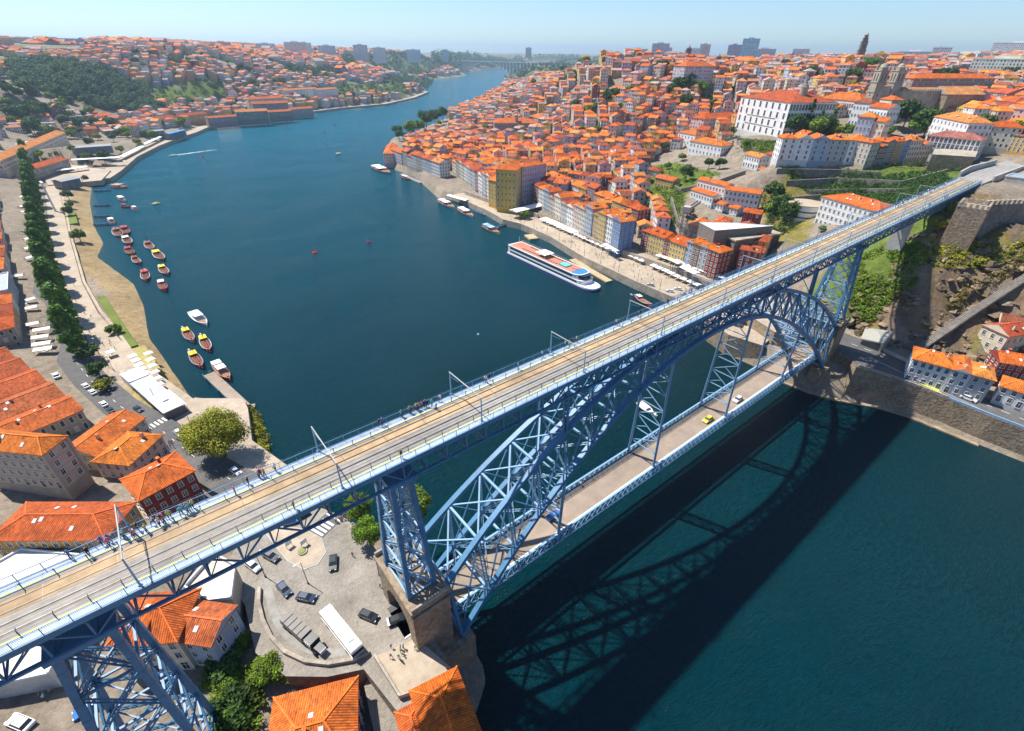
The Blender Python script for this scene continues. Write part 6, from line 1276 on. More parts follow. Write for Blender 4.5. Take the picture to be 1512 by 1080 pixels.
for x, y, k, s, lb in [(150, 560, 'purple', .9, 'dark purple-leaved tree at the road corner'), (158, 578, 'mid_yel', .8, 'olive tree beside the purple-leaved one'), (138, 535, 'mid_dk', .9, 'dark tree at the end of the poplar row'), (172, 497, 'mid', .75, 'small green tree on the dry lawn by the beach'), (120, 358, 'mid', 1.1, 'round green tree by the beach bend'), (104, 320, 'mid_dk', .8, 'lowest of three green trees on the beach terrace'), (104, 308, 'mid', .8, 'middle of three green trees on the beach terrace'), (103, 296, 'mid_dk', .9, 'topmost of three green trees on the beach terrace'),
                       (72, 245, 'mid_yel', 1.2, 'yellow-green tree behind the small square'), (84, 236, 'mid_yel', 1.3, 'yellow-green tree, right one behind the small square'), (62, 236, 'mid', 1.2, 'green tree left of the yellow-green pair'), (128, 268, 'mid_dk', .6, 'small dark tree at the quay corner'), (140, 190, 'mid_dk', 1.6, 'large dark green tree, left of the pair by the lodges'), (165, 190, 'mid_dk', 1.6, 'large dark green tree, right of the pair by the lodges'), (110, 205, 'mid', 1.3, 'green tree in front of the red flag'),
                       (190, 205, 'mid', 1.2, 'green tree behind the riverside tents, left'), (215, 203, 'mid', 1.2, 'green tree behind the riverside tents, middle'), (240, 190, 'mid_dk', 1.2, 'dark tree behind the riverside tents, right'), (258, 182, 'mid_dk', 1.3, 'dark tree in front of the brown lodge'), (155, 235, 'mid', 1.3, 'green tree in the park beside the long white tent'), (130, 238, 'mid_lt', 1.2, 'fresh green tree in the park by the grey hall'), (180, 228, 'mid', 1.2, 'green tree right of the long white tent'), (318, 138, 'mid_dk', 2.2, 'big dark tree at the right end of the terraced field'), (413, 132, 'mid_yel', 1.8, 'olive tree beside the convent-like house'),
                       (775, 325, 'mid', 1.0, 'round green tree on the quay square'), (643, 186, 'mid_dk', 2.5, 'right tree of the clump on the far river bank'), (630, 191, 'mid_dk', 2.6, 'second tree of the clump on the far river bank'), (619, 196, 'mid', 2.6, 'third tree of the clump on the far river bank'), (607, 202, 'mid', 2.6, 'left tree of the clump on the far river bank'), (654, 180, 'mid_dk', 2.3, 'farthest tree of the clump on the far river bank'),
                       (1188, 200, 'cypress', 1.6, 'tall dark cypress nearest the white palace'), (1203, 202, 'cypress', 1.5, 'dark cypress, second from the white palace'), (1177, 200, 'cypress', 1.2, 'short dark cypress against the palace side'), (1213, 203, 'mid_dk', 1.7, 'dark round tree in the palace garden'), (1233, 204, 'mid_yel', 1.4, 'yellow-green tree in the palace garden'), (1250, 205, 'mid', 1.4, 'green tree at the right end of the palace garden'), (1222, 200, 'cypress', 1.3, 'dark cypress in the middle of the palace garden'),
                       (1330, 195, 'mid_dk', 2.3, 'large dark tree in front of the cathedral nave'), (1362, 204, 'mid_dk', 2.1, 'large dark green tree left of the white house with dormers'), (980, 225, 'mid_dk', 1.0, 'clipped green tree at the left end of the green terrace'), (1007, 238, 'mid', .9, 'green tree before the white four-square block'), (1046, 250, 'mid_dk', .9, 'dark tree below the white four-square block'), (1062, 250, 'mid_dk', .9, 'dark tree right below the white four-square block'), (985, 250, 'mid', .8, 'green tree on the stone terrace'), (945, 240, 'mid', .7, 'small tree by the garden house'),
                       (960, 310, 'mid', 1.0, 'green tree on the bank behind the yellow houses'), (968, 322, 'mid_dk', .9, 'dark tree on the bank beside the lift tower'), (1012, 268, 'mid_dk', 1.1, 'dark tree left of the stepped white group'), (1015, 320, 'mid', .9, 'green tree under the lift footbridge'), (1140, 300, 'mid_dk', 1.3, 'dark tree right of the stepped white group'), (1150, 315, 'mid_dk', 1.2, 'dark tree above the tunnel portal'), (1135, 320, 'mid', 1.0, 'green tree on the bank above the white canopy'), (1160, 330, 'mid_dk', 1.2, 'dark tree at the right side of the tunnel portal'), (1212, 342, 'mid', .5, 'little round tree in front of the long white block'),
                       (1100, 218, 'near_lt', .9, 'palm-like tree beside the small chapel house'), (900, 205, 'mid', 1.0, 'green tree among the roofs near the market'), (890, 262, 'mid', .9, 'green tree among the roofs behind the middle row'), (805, 198, 'mid_lt', .8, 'fresh green tree at the corner of the granite palace'), (1075, 205, 'mid_dk', 1.2, 'dark tree left of the big white palace'), (1385, 345, 'mid_yel', 1.0, 'yellow-green tree left of the battlemented tower'), (1392, 325, 'mid', 1.0, 'green tree against the battlemented tower'), (1372, 318, 'mid_yel', .9, 'yellow-green tree just under the deck end')]:
    q = G(x, y); tree(k, q[0], q[1], q[2], s, lb)
# scattered individual trees on both towns
rr2 = random.Random(5); nT = 0
for i in range(1400):
    px_ = rr2.uniform(0, 1512) if i % 2 else rr2.uniform(0, 620); py_ = rr2.uniform(84, 215); 
    q = G(px_, py_)
    if q[2] < 6 or in_any(WOODS, q[0], q[1]) or math.hypot(q[0]-CP[0], q[1]-CP[1]) > 1900 or nT > 250: continue
    if mn.noise(Vector((q[0]*.01, q[1]*.01, 9))) < -.02: continue
    ok_ = not in_any(NOBUILD[:140], q[0], q[1])
    if not ok_: continue
    side = 'far bank' if px_ < 560 else 'old town slope'
    t_ = tree(rr2.choice(['mid', 'mid_dk', 'mid_dk', 'mid_lt']), q[0], q[1], q[2]+1, rr2.uniform(1.1, 1.9), 'single green tree standing among the roofs of the %s' % side, 'trees among the roofs of the %s' % side); nT += 1
# woods: too dense to count
def wood(poly, n, name, mat, label, r0=4.5, per=60, size=.9, seed=1):
    P = np.array(poly); r = np.random.RandomState(seed); cl = []; k = 0
    X = r.uniform(P[:, 0].min(), P[:, 0].max(), n*6); Y = r.uniform(P[:, 1].min(), P[:, 1].max(), n*6); ok_ = inside(poly, X, Y); X = X[ok_][:n]; Y = Y[ok_][:n]; Z = ground(X, Y)
    for x, y, z in zip(X, Y, Z):
        R = r0*r.uniform(.7, 1.4); sh = r.uniform(.55, 1.4)
        for j in range(4): cl.append((x+r.uniform(-.6, .6)*R, y+r.uniform(-.6, .6)*R, z+R*r.uniform(.7, 1.5), R*r.uniform(.45, .7), sh*r.uniform(.8, 1.2)))
    link(name, leaf_mesh(name, cl, per//4, size, mat, seed), None, label=label, cat='wood', kind='stuff')
wood(WOODP[0], 620, 'woodland', 'leaf_wood', 'dark wooded hill above the lodges on the left', 6.5, 150, 1.15, 2); wood(WOODP[1], 60, 'orchard', 'leaf_lt', 'scattered green trees of the terraced field', 3.5, 80, .9, 3)
wood(WOODP[2], 520, 'woodland', 'leaf_wood', 'blue-green wood along the far ridge', 10, 90, 2.0, 4); wood(WOODP[3], 520, 'woodland', 'leaf_wood', 'dark park trees on the far right bank', 9, 100, 1.8, 5); wood(poly_g((640, 90), (690, 86), (765, 86), (775, 98), (700, 103), (650, 100)), 420, 'woodland', 'leaf_wood', 'hazy green hills around the distant road bridge', 30, 60, 5.5, 9); wood(WOODP[4], 150, 'scrub', 'leaf', 'green scrub above the far quay', 4, 80, 1.2, 6); wood(WOODP[5], 160, 'woodland', 'leaf_wood', 'trees between the far houses on the left bank', 6, 80, 1.4, 7); wood(WOODP[6], 240, 'woodland', 'leaf_wood', 'wooded point at the far bend', 7, 90, 1.5, 8)
for i, (pl, n, mt, lb, r0) in enumerate([(poly_g((1150, 250), (1240, 252), (1300, 262), (1390, 258), (1400, 270), (1340, 300), (1290, 312), (1215, 290), (1180, 275)), 1500, 'leaf_dk', 'dark green undergrowth on the terraced slope', 1.3), (poly_g((1252, 385), (1300, 368), (1350, 362), (1372, 372), (1360, 420), (1335, 430), (1312, 450), (1285, 480), (1262, 470), (1248, 430)), 760, 'leaf', 'bright green creeper bank under the deck', 1.05), (poly_g((1345, 372), (1400, 352), (1470, 372), (1512, 360), (1512, 385), (1430, 400), (1395, 400), (1350, 395)), 420, 'leaf_yel', 'yellow-green scrub in front of the battlemented tower', .9), (poly_g((1262, 460), (1300, 440), (1400, 430), (1500, 390), (1400, 470), (1330, 510), (1270, 500)), 260, 'leaf_dry', 'dry tufts scattered over the rock face', .6),
                                             (poly_g((1380, 470), (1512, 400), (1512, 380), (1430, 430), (1350, 490)), 160, 'leaf_dry', 'dry scrub above the funicular track', 1.1), (poly_g((1125, 295), (1160, 290), (1175, 340), (1150, 350), (1130, 340)), 160, 'leaf_dk', 'dark undergrowth on the bank above the tunnel', 1.8), (poly_g((945, 290), (1000, 270), (1010, 300), (1000, 330), (960, 335)), 200, 'leaf', 'undergrowth on the bank behind the quay houses', 1.5), (poly_g((960, 245), (1010, 245), (1070, 262), (1010, 275)), 60, 'leaf_lt', 'garden shrubs on the green terrace', 1.2),
                                             ([(-130, 14), (-124.5, 16), (-123, 4), (-127, -4), (-131, 0)], 90, 'leaf', 'ivy and bushes filling the gully beside the stone wall', 1.2), (poly_g((1295, 225), (1380, 225), (1440, 262), (1390, 250), (1300, 250)), 120, 'leaf_dk', 'dark bushes at the foot of the crest houses', 1.5)]):
    wood(pl, n, 'undergrowth', mt, lb, r0, 48, .32, 20+i)
b = MB(); 
# ------------------------------------------------------------------ cars, bus, truck
def car_proto():
    r = thing('parked_car', (0, 0, 0), 0, 'x', 'car'); b = MB()
    pr_ = [(-2.1, .3), (-2.1, .85), (-1.6, .95), (1.0, .92), (1.9, .75), (2.1, .6), (2.1, .3)]; hw = .88
    for (x0, z0), (x1, z1) in zip(pr_[:-1], pr_[1:]): b.face([(x0, -hw, z0), (x0, hw, z0), (x1, hw, z1), (x1, -hw, z1)], 0)
    b.face([(x, -hw, z) for x, z in pr_[::-1]], 0); b.face([(x, hw, z) for x, z in pr_], 0); b.face([(-2.1, -hw, .3), (2.1, -hw, .3), (2.1, hw, .3), (-2.1, hw, .3)], 0)
    b.face([(-1.35, -.62, 1.42), (.35, -.62, 1.42), (.35, .62, 1.42), (-1.35, .62, 1.42)], 0); b.build('body', ['obj'], r)
    b = MB(); T_, B_ = [(-1.35, -.62), (.35, -.62), (.35, .62), (-1.35, .62)], [(-1.8, -.82), (1.05, -.82), (1.05, .82), (-1.8, .82)]
    for i in range(4): a, c, d, e = B_[i], B_[(i+1) % 4], T_[(i+1) % 4], T_[i]; b.face([(a[0], a[1], .93), (c[0], c[1], .93), (d[0], d[1], 1.415), (e[0], e[1], 1.415)])
    b.build('windows', ['glass'], r)
    for x in (-1.3, 1.3):
        for s in (-1, 1): b = MB(); b.cyl((x, s*.7, .32), (x, s*.92, .32), .32, 12, None, 0); b.build('wheel', ['tyre'], r)
    for s in (-1, 1): b = MB(); b.box(2.0, 2.12, s*.6-.18, s*.6+.18, .58, .7); b.build('headlight', ['white'], r)
    return r
CARP = car_proto(); first = [True]
def car(x, y, z, a, col, label, group=None, sc=1.0):
    if first[0]:
        first[0] = False; CARP.location = (x, y, z); CARP.rotation_euler = (0, 0, a); CARP['label'] = label
        for o in [CARP]+CH[CARP.name]: o.color = tuple(col)+(1,)
        if group: CARP['group'] = group
        return CARP
    return copy_tree(CARP, (x, y, z), a, label, group, col, sc)
WHT, BLK, GRY, BLU, YEL, NAV, SIL = (.8, .8, .8), (.015, .02, .025), (.12, .12, .13), (.03, .15, .5), (.8, .65, .02), (.02, .04, .08), (.5, .52, .55)
def gcar(p, q, z, col, label, group=None, sc=1.0):
    A, B = at(*p, z), at(*q, z); car((A[0]+B[0])/2, (A[1]+B[1])/2, z, math.atan2(B[1]-A[1], B[0]-A[0]), col, label, group, sc)
gp = 'cars on the bus square'
gcar((365, 831), (384, 845), 15.02, SIL, 'silver car at the left side of the bus square', gp); gcar((392, 819), (410, 829), 15.02, GRY, 'dark grey jeep beside the silver car', gp, (1, 1, 1.2)); gcar((493, 823), (492, 844), 15.02, BLK, 'black car driving right of the traffic island', gp); gcar((413, 864), (428, 881), 15.02, NAV, 'dark blue car, left of the two in the square centre', gp)
gcar((441, 882), (465, 887), 15.02, NAV, 'dark teal car, right of the two in the square centre', gp); gcar((532, 906), (558, 917), 15.02, BLK, 'black car between the bus and the pier', gp); gcar((574, 922), (601, 911), 15.02, BLK, 'black car with pale windows driving out from under the pier', gp)
gcar((418, 776), (445, 768), 15.02, BLU, 'bright blue car at the zebra crossing under the deck', gp); gcar((436, 768), (455, 758), 15.02, BLK, 'black car behind the blue one at the zebra crossing', gp)
cls = [(14, 2.8, WHT, 'white van parked by the plane tree', 1.35), (11, -2.6, BLU, 'blue car under the deck beside the white van', 1), (28, 2.6, WHT, 'white car beside the plane tree crown', 1), (64, 2.5, WHT, 'white car just past the zebra crossing', 1), (77, -2.2, WHT, 'white car waiting on the riverside road bend', 1), (90, 2.2, BLK, 'black car heading to the bend', 1), (92, -2.8, WHT, 'white car, nearest of the roadside line by the lodges', 1), (98, -3.2, BLK, 'dark car parked behind the white one by the lodges', 1), (104, -3.2, WHT, 'white car, middle of the roadside line by the lodges', 1),
       (116, -2.8, WHT, 'white car, second from the top of the roadside line', 1), (123, -2.8, WHT, 'white car, topmost of the roadside line', 1), (114, 1.8, NAV, 'dark blue car beside the purple-leaved tree', 1), (122, 2.2, BLK, 'dark car in the shade of the purple-leaved tree', 1), (140, -8, WHT, 'white van parked in the square at the poplar row end', 1.2), (168, -6.5, WHT, 'white car by the first white awning', 1), (230, -6.5, SIL, 'silver car halfway along the poplar row', 1)]
for s, off, col, lb, sc in cls: x, y, z, a = on_road(s, off); car(x, y, z, a+(PI if off > 0 else 0), col, lb, 'cars on the riverside road', sc)
car(31.3, -1.7, ZL+.01, PI, WHT, 'white car on the low road right of the yellow one'); car(13.5, -1.6, ZL+.01, PI, YEL, 'yellow car on the low road of the bridge'); car(-52.5, .6, ZL+.01, .05, BLU, 'blue car on the low road under the arch foot')
car(103.2, -50.5, EZ(-50)+.03, -PI/2, WHT, 'white car on the river road below the orange-roofed row', None, 1.15); car(110.2, -60.6, 11.35, -PI/2+.2, (.75, .72, .6), 'cream van parked at the right edge of the river road', None, 1.15); car(103, -75, 11.0, -PI/2, GRY, 'grey car at the very right end of the river road')
for i, (x, y, c) in enumerate([(109, 81, WHT), (111.5, 73, SIL), (115, 80, WHT), (107.5, 93, SIL)]): car(x, y, 4.92, 1.9, c, '%s car on the quay above the red boat, %s from the deck' % ('white' if c is WHT else 'silver', ['second', 'first', 'third', 'fourth'][i]), 'cars on the quay')
# bus and flatbed truck
A, B = at(480, 899, 18), at(526, 957, 18); ba = math.atan2(B[1]-A[1], B[0]-A[0]); bx, by = (A+B)[:2]/2
bus = thing('bus', (bx, by, 15.02), ba, 'long white bus with roof hatches standing in the bus square', 'bus'); b = MB(); b.box(-6, 6, -1.27, 1.27, .35, 1.1, 0, (.82, .82, .82)); b.box(-6, 6, -1.25, 1.25, 2.3, 3.1, 0, (.85, .85, .85)); b.box(-5.9, 5.9, -1.1, 1.1, 3.1, 3.2, 0, (.82, .82, .82)); b.build('body', ['attr_gloss'], bus)
b = MB(); b.box(-5.97, 5.97, -1.24, 1.24, 1.1, 2.3); b.build('windows', ['glass'], bus); b = MB(); b.box(2.6, 4.1, -.55, .55, 3.2, 3.42, 0, (.7, .7, .7)); b.box(-3.4, -2.8, -.3, .3, 3.2, 3.3, 0, (.6, .6, .6)); b.build('roof_unit', ['attr'], bus)
for x in (-3.6, 3.6):
    for s in (-1, 1): b = MB(); b.cyl((x, s*1.0, .5), (x, s*1.3, .5), .5, 14); b.build('wheel', ['tyre'], bus)
A, B = at(423, 912, 17), at(474, 957, 17); ba = math.atan2(B[1]-A[1], B[0]-A[0]); bx, by = (A+B)[:2]/2
tk = thing('truck', (bx, by, 15.02), ba, 'dark vintage lorry with a slatted load bed parked by the curved parapet', 'truck'); b = MB(); b.box(-6, 1.2, -1.25, 1.25, 1.0, 1.35, 0, (.1, .09, .08)); 
for k in range(5): b.box(-6+k*1.45, -4.75+k*1.45, -1.2, 1.2, 1.35, 2.5, 0, (.22, .2, .18))
b.build('load_bed', ['attr'], tk); b = MB(); b.box(1.6, 3.6, -1.1, 1.1, .8, 2.5, 0, (.02, .02, .02)); b.box(3.6, 5.8, -.75, .75, .8, 1.7, 0, (.02, .02, .02)); b.box(5.8, 5.95, -.7, .7, .8, 1.65, 0, (.6, .6, .6)); b.build('cab', ['attr_gloss'], tk); b = MB(); b.box(1.8, 3.65, -1.12, 1.12, 1.7, 2.3); b.build('windows', ['glass'], tk)
for x in (-5, -3.6, 4.6):
    for s in (-1, 1): b = MB(); b.cyl((x, s*.95, .5), (x, s*1.3, .5), .5, 12); b.build('wheel', ['tyre'], tk)
# ------------------------------------------------------------------ boats
def hull(b, L, W, H, mi=0, col=(1, 1, 1), sheer=.5, bow=1.0, stern=.5, n=12, ci=1, dcol=(.4, .3, .2), draft=.3, deck=.75, rail=None):
    R = []
    for i in range(n+1):
        t = i/n; x = -L/2+L*t; w = W/2*(1-(abs(t-.45)/.55)**(2.2) if t > .45 else 1-(1-stern)*((.45-t)/.45)**2); w = max(w, .05 if t > .5 else W*.1); z = H*(1+sheer*(abs(t-.45)/.5)**2.2)
        R.append([(x, -w*.65, -draft), (x, -w, z), (x, w, z), (x, w*.65, -draft)])
    for a, c in zip(R[:-1], R[1:]):
        b.face([a[0], c[0], c[1], a[1]], mi, col, None, True); b.face([c[3], a[3], a[2], c[2]], mi, col, None, True); dz = H*deck; b.face([(a[1][0], a[1][1]*.93, dz), (c[1][0], c[1][1]*.93, dz), (c[2][0], c[2][1]*.93, dz), (a[2][0], a[2][1]*.93, dz)], ci, dcol)
        for k in (1, 2): b.beam(a[k], c[k], .28, .2, ci, rail or tuple(min(1, q*1.1) for q in dcol))
    b.face(R[0], mi, col)
def rabelo(x, y, a, L, hc, cabin, label, grp='moored port wine boats', sail=None):
    r = thing('port_wine_boat', (x, y, 0), a, label, 'boat', grp); W = L*.23
    b = MB(); hull(b, L, W, .9, 0, hc, 1.3, 1, .35, 14, 1, (.11, .05, .04), rail=random.choice([(.62, .55, .5), (.5, .42, .4), hc, (.3, .25, .3)])); b.build('hull', ['attr', 'attr'], r)
    b = MB(); b.box(-L*.36, -L*.18, -W*.3, W*.3, .7, 2.3, 0, (.2, .05, .04)); b.box(-L*.38, -L*.16, -W*.36, W*.36, 2.3, 2.5, 0, cabin); b.build('cabin', ['attr'], r)
    b = MB()
    for i in range(5):
        for j in (-1, 0, 1): b.cyl((-L*.1+i*L*.085-.5, j*W*.22, 1.1), (-L*.1+i*L*.085+.5, j*W*.22, 1.1), .42, 8, None, 0, (.35, .14, .08))
    b.build('barrels', ['attr'], r); b = MB(); b.cyl((0, 0, .6), (0, 0, L*.42), .12, 6); b.beam((0, -W*.55, L*.38), (0, W*.55, L*.38), .1, .1); b.build('mast', ['trunk'], r)
    b = MB(); b.beam((-L*.28, 0, 2.9), (-L*.72, 0, .2), .2, .3, 0, (.25, .2, .3)); b.box(-L*.8, -L*.66, -.3, .3, 0, .15, 0, (.5, .6, .8)); b.build('steering_oar', ['attr'], r)
    for s in (-1, 1): b = MB(); b.box(L*.26, L*.44, s*W*.15-.3, s*W*.15+.3, .85, 1.15, 0, hc); b.build('bench', ['attr'], r)
    return r
RED, BRN, MAR = (.5, .05, .03), (.2, .07, .04), (.3, .03, .04)
for (p, q, hc, cb, lb) in [((272, 486), (286, 506), (.35, .25, .25), YEL, 'pale-rimmed port wine boat with a yellow cabin, left of the pair below the white boat'), ((298, 497), (310, 520), RED, YEL, 'red-bowed port wine boat with a yellow cabin, right of the pair below the white boat'), ((282, 520), (299, 544), RED, YEL, 'largest red port wine boat with yellow cabin, nearest the pontoon pier'),
                              ((170, 338), (178, 351), BRN, BRN, 'small brown boat, top left of the moored line'), ((182, 335), (188, 348), BRN, MAR, 'small brown boat, top right of the moored line'), ((184, 350), (193, 362), MAR, WHT, 'dark red boat with a white sail roll, third in the moored line'), ((187, 366), (197, 378), BRN, MAR, 'brown boat in the middle of the moored line'), ((197, 380), (207, 391), MAR, BRN, 'dark red boat, fifth in the moored line'), ((213, 400), (216, 416), RED, RED, 'crimson boat moored alone at the end of the line'),
                              ((216, 358), (226, 370), SIL, BRN, 'pale grey boat at the top of the right moored line'), ((228, 371), (242, 385), BRN, YEL, 'boat with bright yellow cargo in the right moored line'), ((237, 393), (248, 407), BRN, YEL, 'brown boat with a white awning, third in the right moored line'), ((237, 415), (244, 431), MAR, WHT, 'white and dark red boat at the bottom of the right moored line'), ((938, 437), (962, 453), RED, WHT, 'slender red and white port wine boat by the quay near the deck')]:
    A, B = at(*p, .8), at(*q, .8); L = math.hypot(*(B-A)[:2]); rabelo((A[0]+B[0])/2, (A[1]+B[1])/2, math.atan2(B[1]-A[1], B[0]-A[0]), L, hc, cb, lb)
def tour(p, q, hc, label, can=(.82, .82, .8), W=None, two=True, deckc=(.35, .15, .09)):
    A, B = at(*p, .8), at(*q, .8); L = math.hypot(*(B-A)[:2]); W = W or L*.24; r = thing('tour_boat', ((A[0]+B[0])/2, (A[1]+B[1])/2, 0), math.atan2(B[1]-A[1], B[0]-A[0]), label, 'boat', 'tour boats')
    b = MB(); hull(b, L, W, 1.3, 0, hc, .5, 1, .7, 14, 1, deckc); b.build('hull', ['attr', 'attr'], r)
    for i, (x0, x1) in enumerate(((-.42, -.22), (-.16, .08)) if two else ((-.3, .1),)):
        b = MB(); b.box(L*x0, L*x1, -W*.42, W*.42, 3.2, 3.4, 0, can); 
        for x in (L*x0+.2, L*x1-.2):
            for s in (-1, 1): b.cyl((x, s*W*.38, 1), (x, s*W*.38, 3.2), .07, 5, None, 0, can)
        b.build('awning', ['attr'], r)
    b = MB(); b.box(-L*.3, -L*.14, -W*.28, W*.28, 1, 2.9, 0, (.75, .75, .75)); b.box(-L*.302, -L*.138, -W*.285, W*.285, 1.9, 2.5, 1); b.build('wheelhouse', ['attr', 'glass'], r)
    for i in range(4): b = MB(); b.box(L*(.12+i*.06), L*(.145+i*.06), -W*.26, W*.26, 1.0, 1.5, 0, (.5, .3, .2)); b.build('bench', ['attr'], r)
    return r
tour((283, 462), (306, 481), (.78, .78, .76), 'white sailing tour boat, topmost of the near moored group', (.7, .68, .65), None, False, (.7, .7, .68)); tour((318, 538), (340, 562), (.3, .05, .04), 'maroon tour boat with two white canopies beside the pontoon pier'); tour((649, 297), (671, 308), (.75, .72, .6), 'tour boat with two white awnings below the quay terrace, left one'); tour((678, 309), (699, 321), (.78, .76, .7), 'tour boat with a white awning, right of the pair below the quay terrace')
tour((714, 334), (738, 346), (.7, .68, .3), 'tour boat with a blue and white canopy at the quay steps', (.3, .5, .75)); tour((552, 246), (576, 257), (.3, .32, .3), 'dark-hulled ferry at the river bend', (.8, .8, .78)); tour((594, 262), (606, 266), (.4, .08, .06), 'small maroon boat on the jetty at the river bend'); tour((179, 306), (193, 306), (.5, .05, .05), 'red-decked tour boat on the third gangway', (.5, .06, .1)); tour((176, 293), (186, 298), (.75, .75, .72), 'white-canopied tour boat on the second gangway'); tour((196, 308), (204, 312), (.6, .6, .58), 'white boat outside the red-decked tour boat', (.8, .78, .75), None, False)
tour((167, 276), (189, 277), (.45, .26, .14), 'brown double-roofed pontoon boat by the far quay corner', (.5, .3, .18), 9); tour((162, 325), (169, 331), (.6, .58, .5), 'small white-cabin boat on the fourth gangway', (.8, .8, .8), 4, False)
tour((292, 190), (312, 188), (.3, .3, .3), 'dark barge at the far quay', (.4, .4, .4), 8, False)
# river cruise ship
A, B = at(757, 376, 0), at(875, 431, 0); L = 79.; sa = math.atan2(B[1]-A[1], B[0]-A[0]); ship = thing('cruise_ship', ((A[0]+B[0])/2+2.2, (A[1]+B[1])/2, 0), sa, 'white river cruise ship with terracotta sun deck and small pool', 'ship')
W_ = 11.4
def outline(x0, x1, w, bow=7, n=8, sq=.6):
    P = [(x0, -w/2), (x1-bow, -w/2)]+[(x1-bow+bow*math.sin(PI/2*k/n), -w/2*math.cos(PI/2*k/n)**sq) for k in range(1, n)]+[(x1, 0)]; return P+[(x, -y) for x, y in P[-2::-1]]
b = MB(); b.prism(outline(-L/2, L/2, W_, 9), -.8, 1.1, 0, (.02, .05, .22)); b.prism(outline(-L/2, L/2-.2, W_-.1, 9), 1.1, 2.1, 0, (.8, .8, .8)); b.prism(outline(-L/2-.1, L/2+.1, W_+.1, 9), -1, .05, 0, (.3, .03, .03)); b.build('hull', ['attr_gloss'], ship)
for z0, z1, x1 in ((2.1, 4.5, L/2-7.5), (4.5, 7.0, L/2-11.5)):
    b = MB(); b.prism(outline(-L/2+1, x1, W_-.5, 4), z0, z1, 0, (.82, .82, .82)); b.build('deck_level', ['attr_gloss'], ship)
    b = MB(); b.prism(outline(-L/2+3, x1-.8, W_-.4, 4), z0+.7, z1-.6, 0); b.build('window_band', ['glass'], ship)
b = MB(); b.prism(outline(-L/2+1, L/2-10.5, W_, 5), 7.0, 7.35, 0, (.84, .84, .84)); b.build('sun_deck_rim', ['attr'], ship); b = MB(); b.prism(outline(-L/2+2, L/2-18, W_-1.2, .6), 7.35, 7.4, 0, (.5, .2, .11)); b.build('sun_deck', ['attr'], ship); b = MB(); b.prism(outline(L/2-18, L/2-11.2, W_-1.2, 5), 7.35, 7.41, 0, (.05, .22, .55)); b.build('bow_deck', ['attr'], ship)
b = MB(); b.box(8, 15, -2.6, 2.6, 7.4, 7.9, 0, (.1, .25, .3)); b.box(8.7, 14.3, -2, 2, 7.9, 7.93, 1, (.15, .75, .75)); b.build('pool', ['attr', 'attr_gloss'], ship); b = MB(); b.box(-12, -3, -4, 4, 9.6, 9.8); 
for x in (-11.7, -3.3):
    for y in (-3.7, 3.7): b.cyl((x, y, 7.4), (x, y, 9.6), .08, 6)
b.build('canopy', ['canvas'], ship); b = MB(); b.prism(outline(L/2-17, L/2-8.3, 8, 3), 5.2, 6.9, 0); b.build('bridge_windows', ['glass'], ship); b = MB(); b.beam((L/2-22, 0, 7.4), (L/2-19, 0, 12), .4, .4); b.beam((L/2-20, -2, 11), (L/2-20, 2, 11), .2, .2); b.build('radar_mast', ['white'], ship); b = MB(); b.cyl((-L/2+6, 0, 7.4), (-L/2+6, 0, 13), .15, 6); b.build('flagpole', ['white'], ship)
b = MB()
for i in range(30): x = -26+i*1.15; b.box(x, x+.6, 2.6 if i % 2 else -3.6, 4.1 if i % 2 else -2.1, 7.45, 7.75, 0, (.2, .13, .1))
b.build('deck_chairs', ['attr'], ship)
b = MB()
for s in (-1, 1):
    b.beam((-L/2+1.2, s*(W_/2-.15), 8.4), (L/2-16, s*(W_/2-.15), 8.4), .06, .06)
    for i in range(28): x = -L/2+2+i*2.1; b.box(x, x+.06, s*(W_/2-.15)-.03, s*(W_/2-.15)+.03, 7.35, 8.4)
b.build('deck_railing', ['white'], ship)
def motor(p, q, label, hc=(.82, .82, .82), W=None):
    A, B = at(*p, .4), at(*q, .4); L = math.hypot(*(B-A)[:2]); W = W or L*.3; r = thing('motor_boat', ((A[0]+B[0])/2, (A[1]+B[1])/2, 0), math.atan2(B[1]-A[1], B[0]-A[0]), label, 'boat'); b = MB(); hull(b, L, W, .8, 0, hc, .3, 1, .8, 10, 1, (.6, .58, .55)); b.build('hull', ['attr_gloss', 'attr'], r)
    b = MB(); b.box(-L*.12, L*.16, -W*.3, W*.3, .7, 1.5, 0, hc); b.box(L*.0, L*.18, -W*.28, W*.28, 1.0, 1.4, 1); b.build('cabin', ['attr_gloss', 'glass'], r)
motor((943, 595), (964, 612), 'white motor yacht seen between the hangers of the low road', (.82, .82, .82), 3.4); motor((965, 611), (970, 616), 'small grey dinghy behind the white yacht'); motor((262, 229), (248, 231), 'fast white motor boat trailing a foam wake', (.82, .82, .82), 4); motor((226, 301), (236, 301), 'small yellow boat near the gangways', (.7, .55, .02), 5); motor((496, 227), (504, 227), 'yellow boat alone in midstream', (.7, .55, .02), 8)
motor((1074, 620), (1078, 624), 'x') if 0 else None
b = MB(); A, B = at(262, 229, .05), at(320, 221, .05); n = 24
for k in range(n):
    f0, f1 = k/n, (k+1)/n; w0, w1 = 2.2*(1-f0)**.5+1, 2.2*(1-f1)**.5+.8; d = (B-A); nn = np.array([-d[1], d[0]])/math.hypot(d[0], d[1]); P0, P1 = A+d*f0, A+d*f1
    b.face([(P0[0]+nn[0]*w0, P0[1]+nn[1]*w0, .06), (P1[0]+nn[0]*w1, P1[1]+nn[1]*w1, .06), (P1[0]-nn[0]*w1, P1[1]-nn[1]*w1, .06), (P0[0]-nn[0]*w0, P0[1]-nn[1]*w0, .06)])
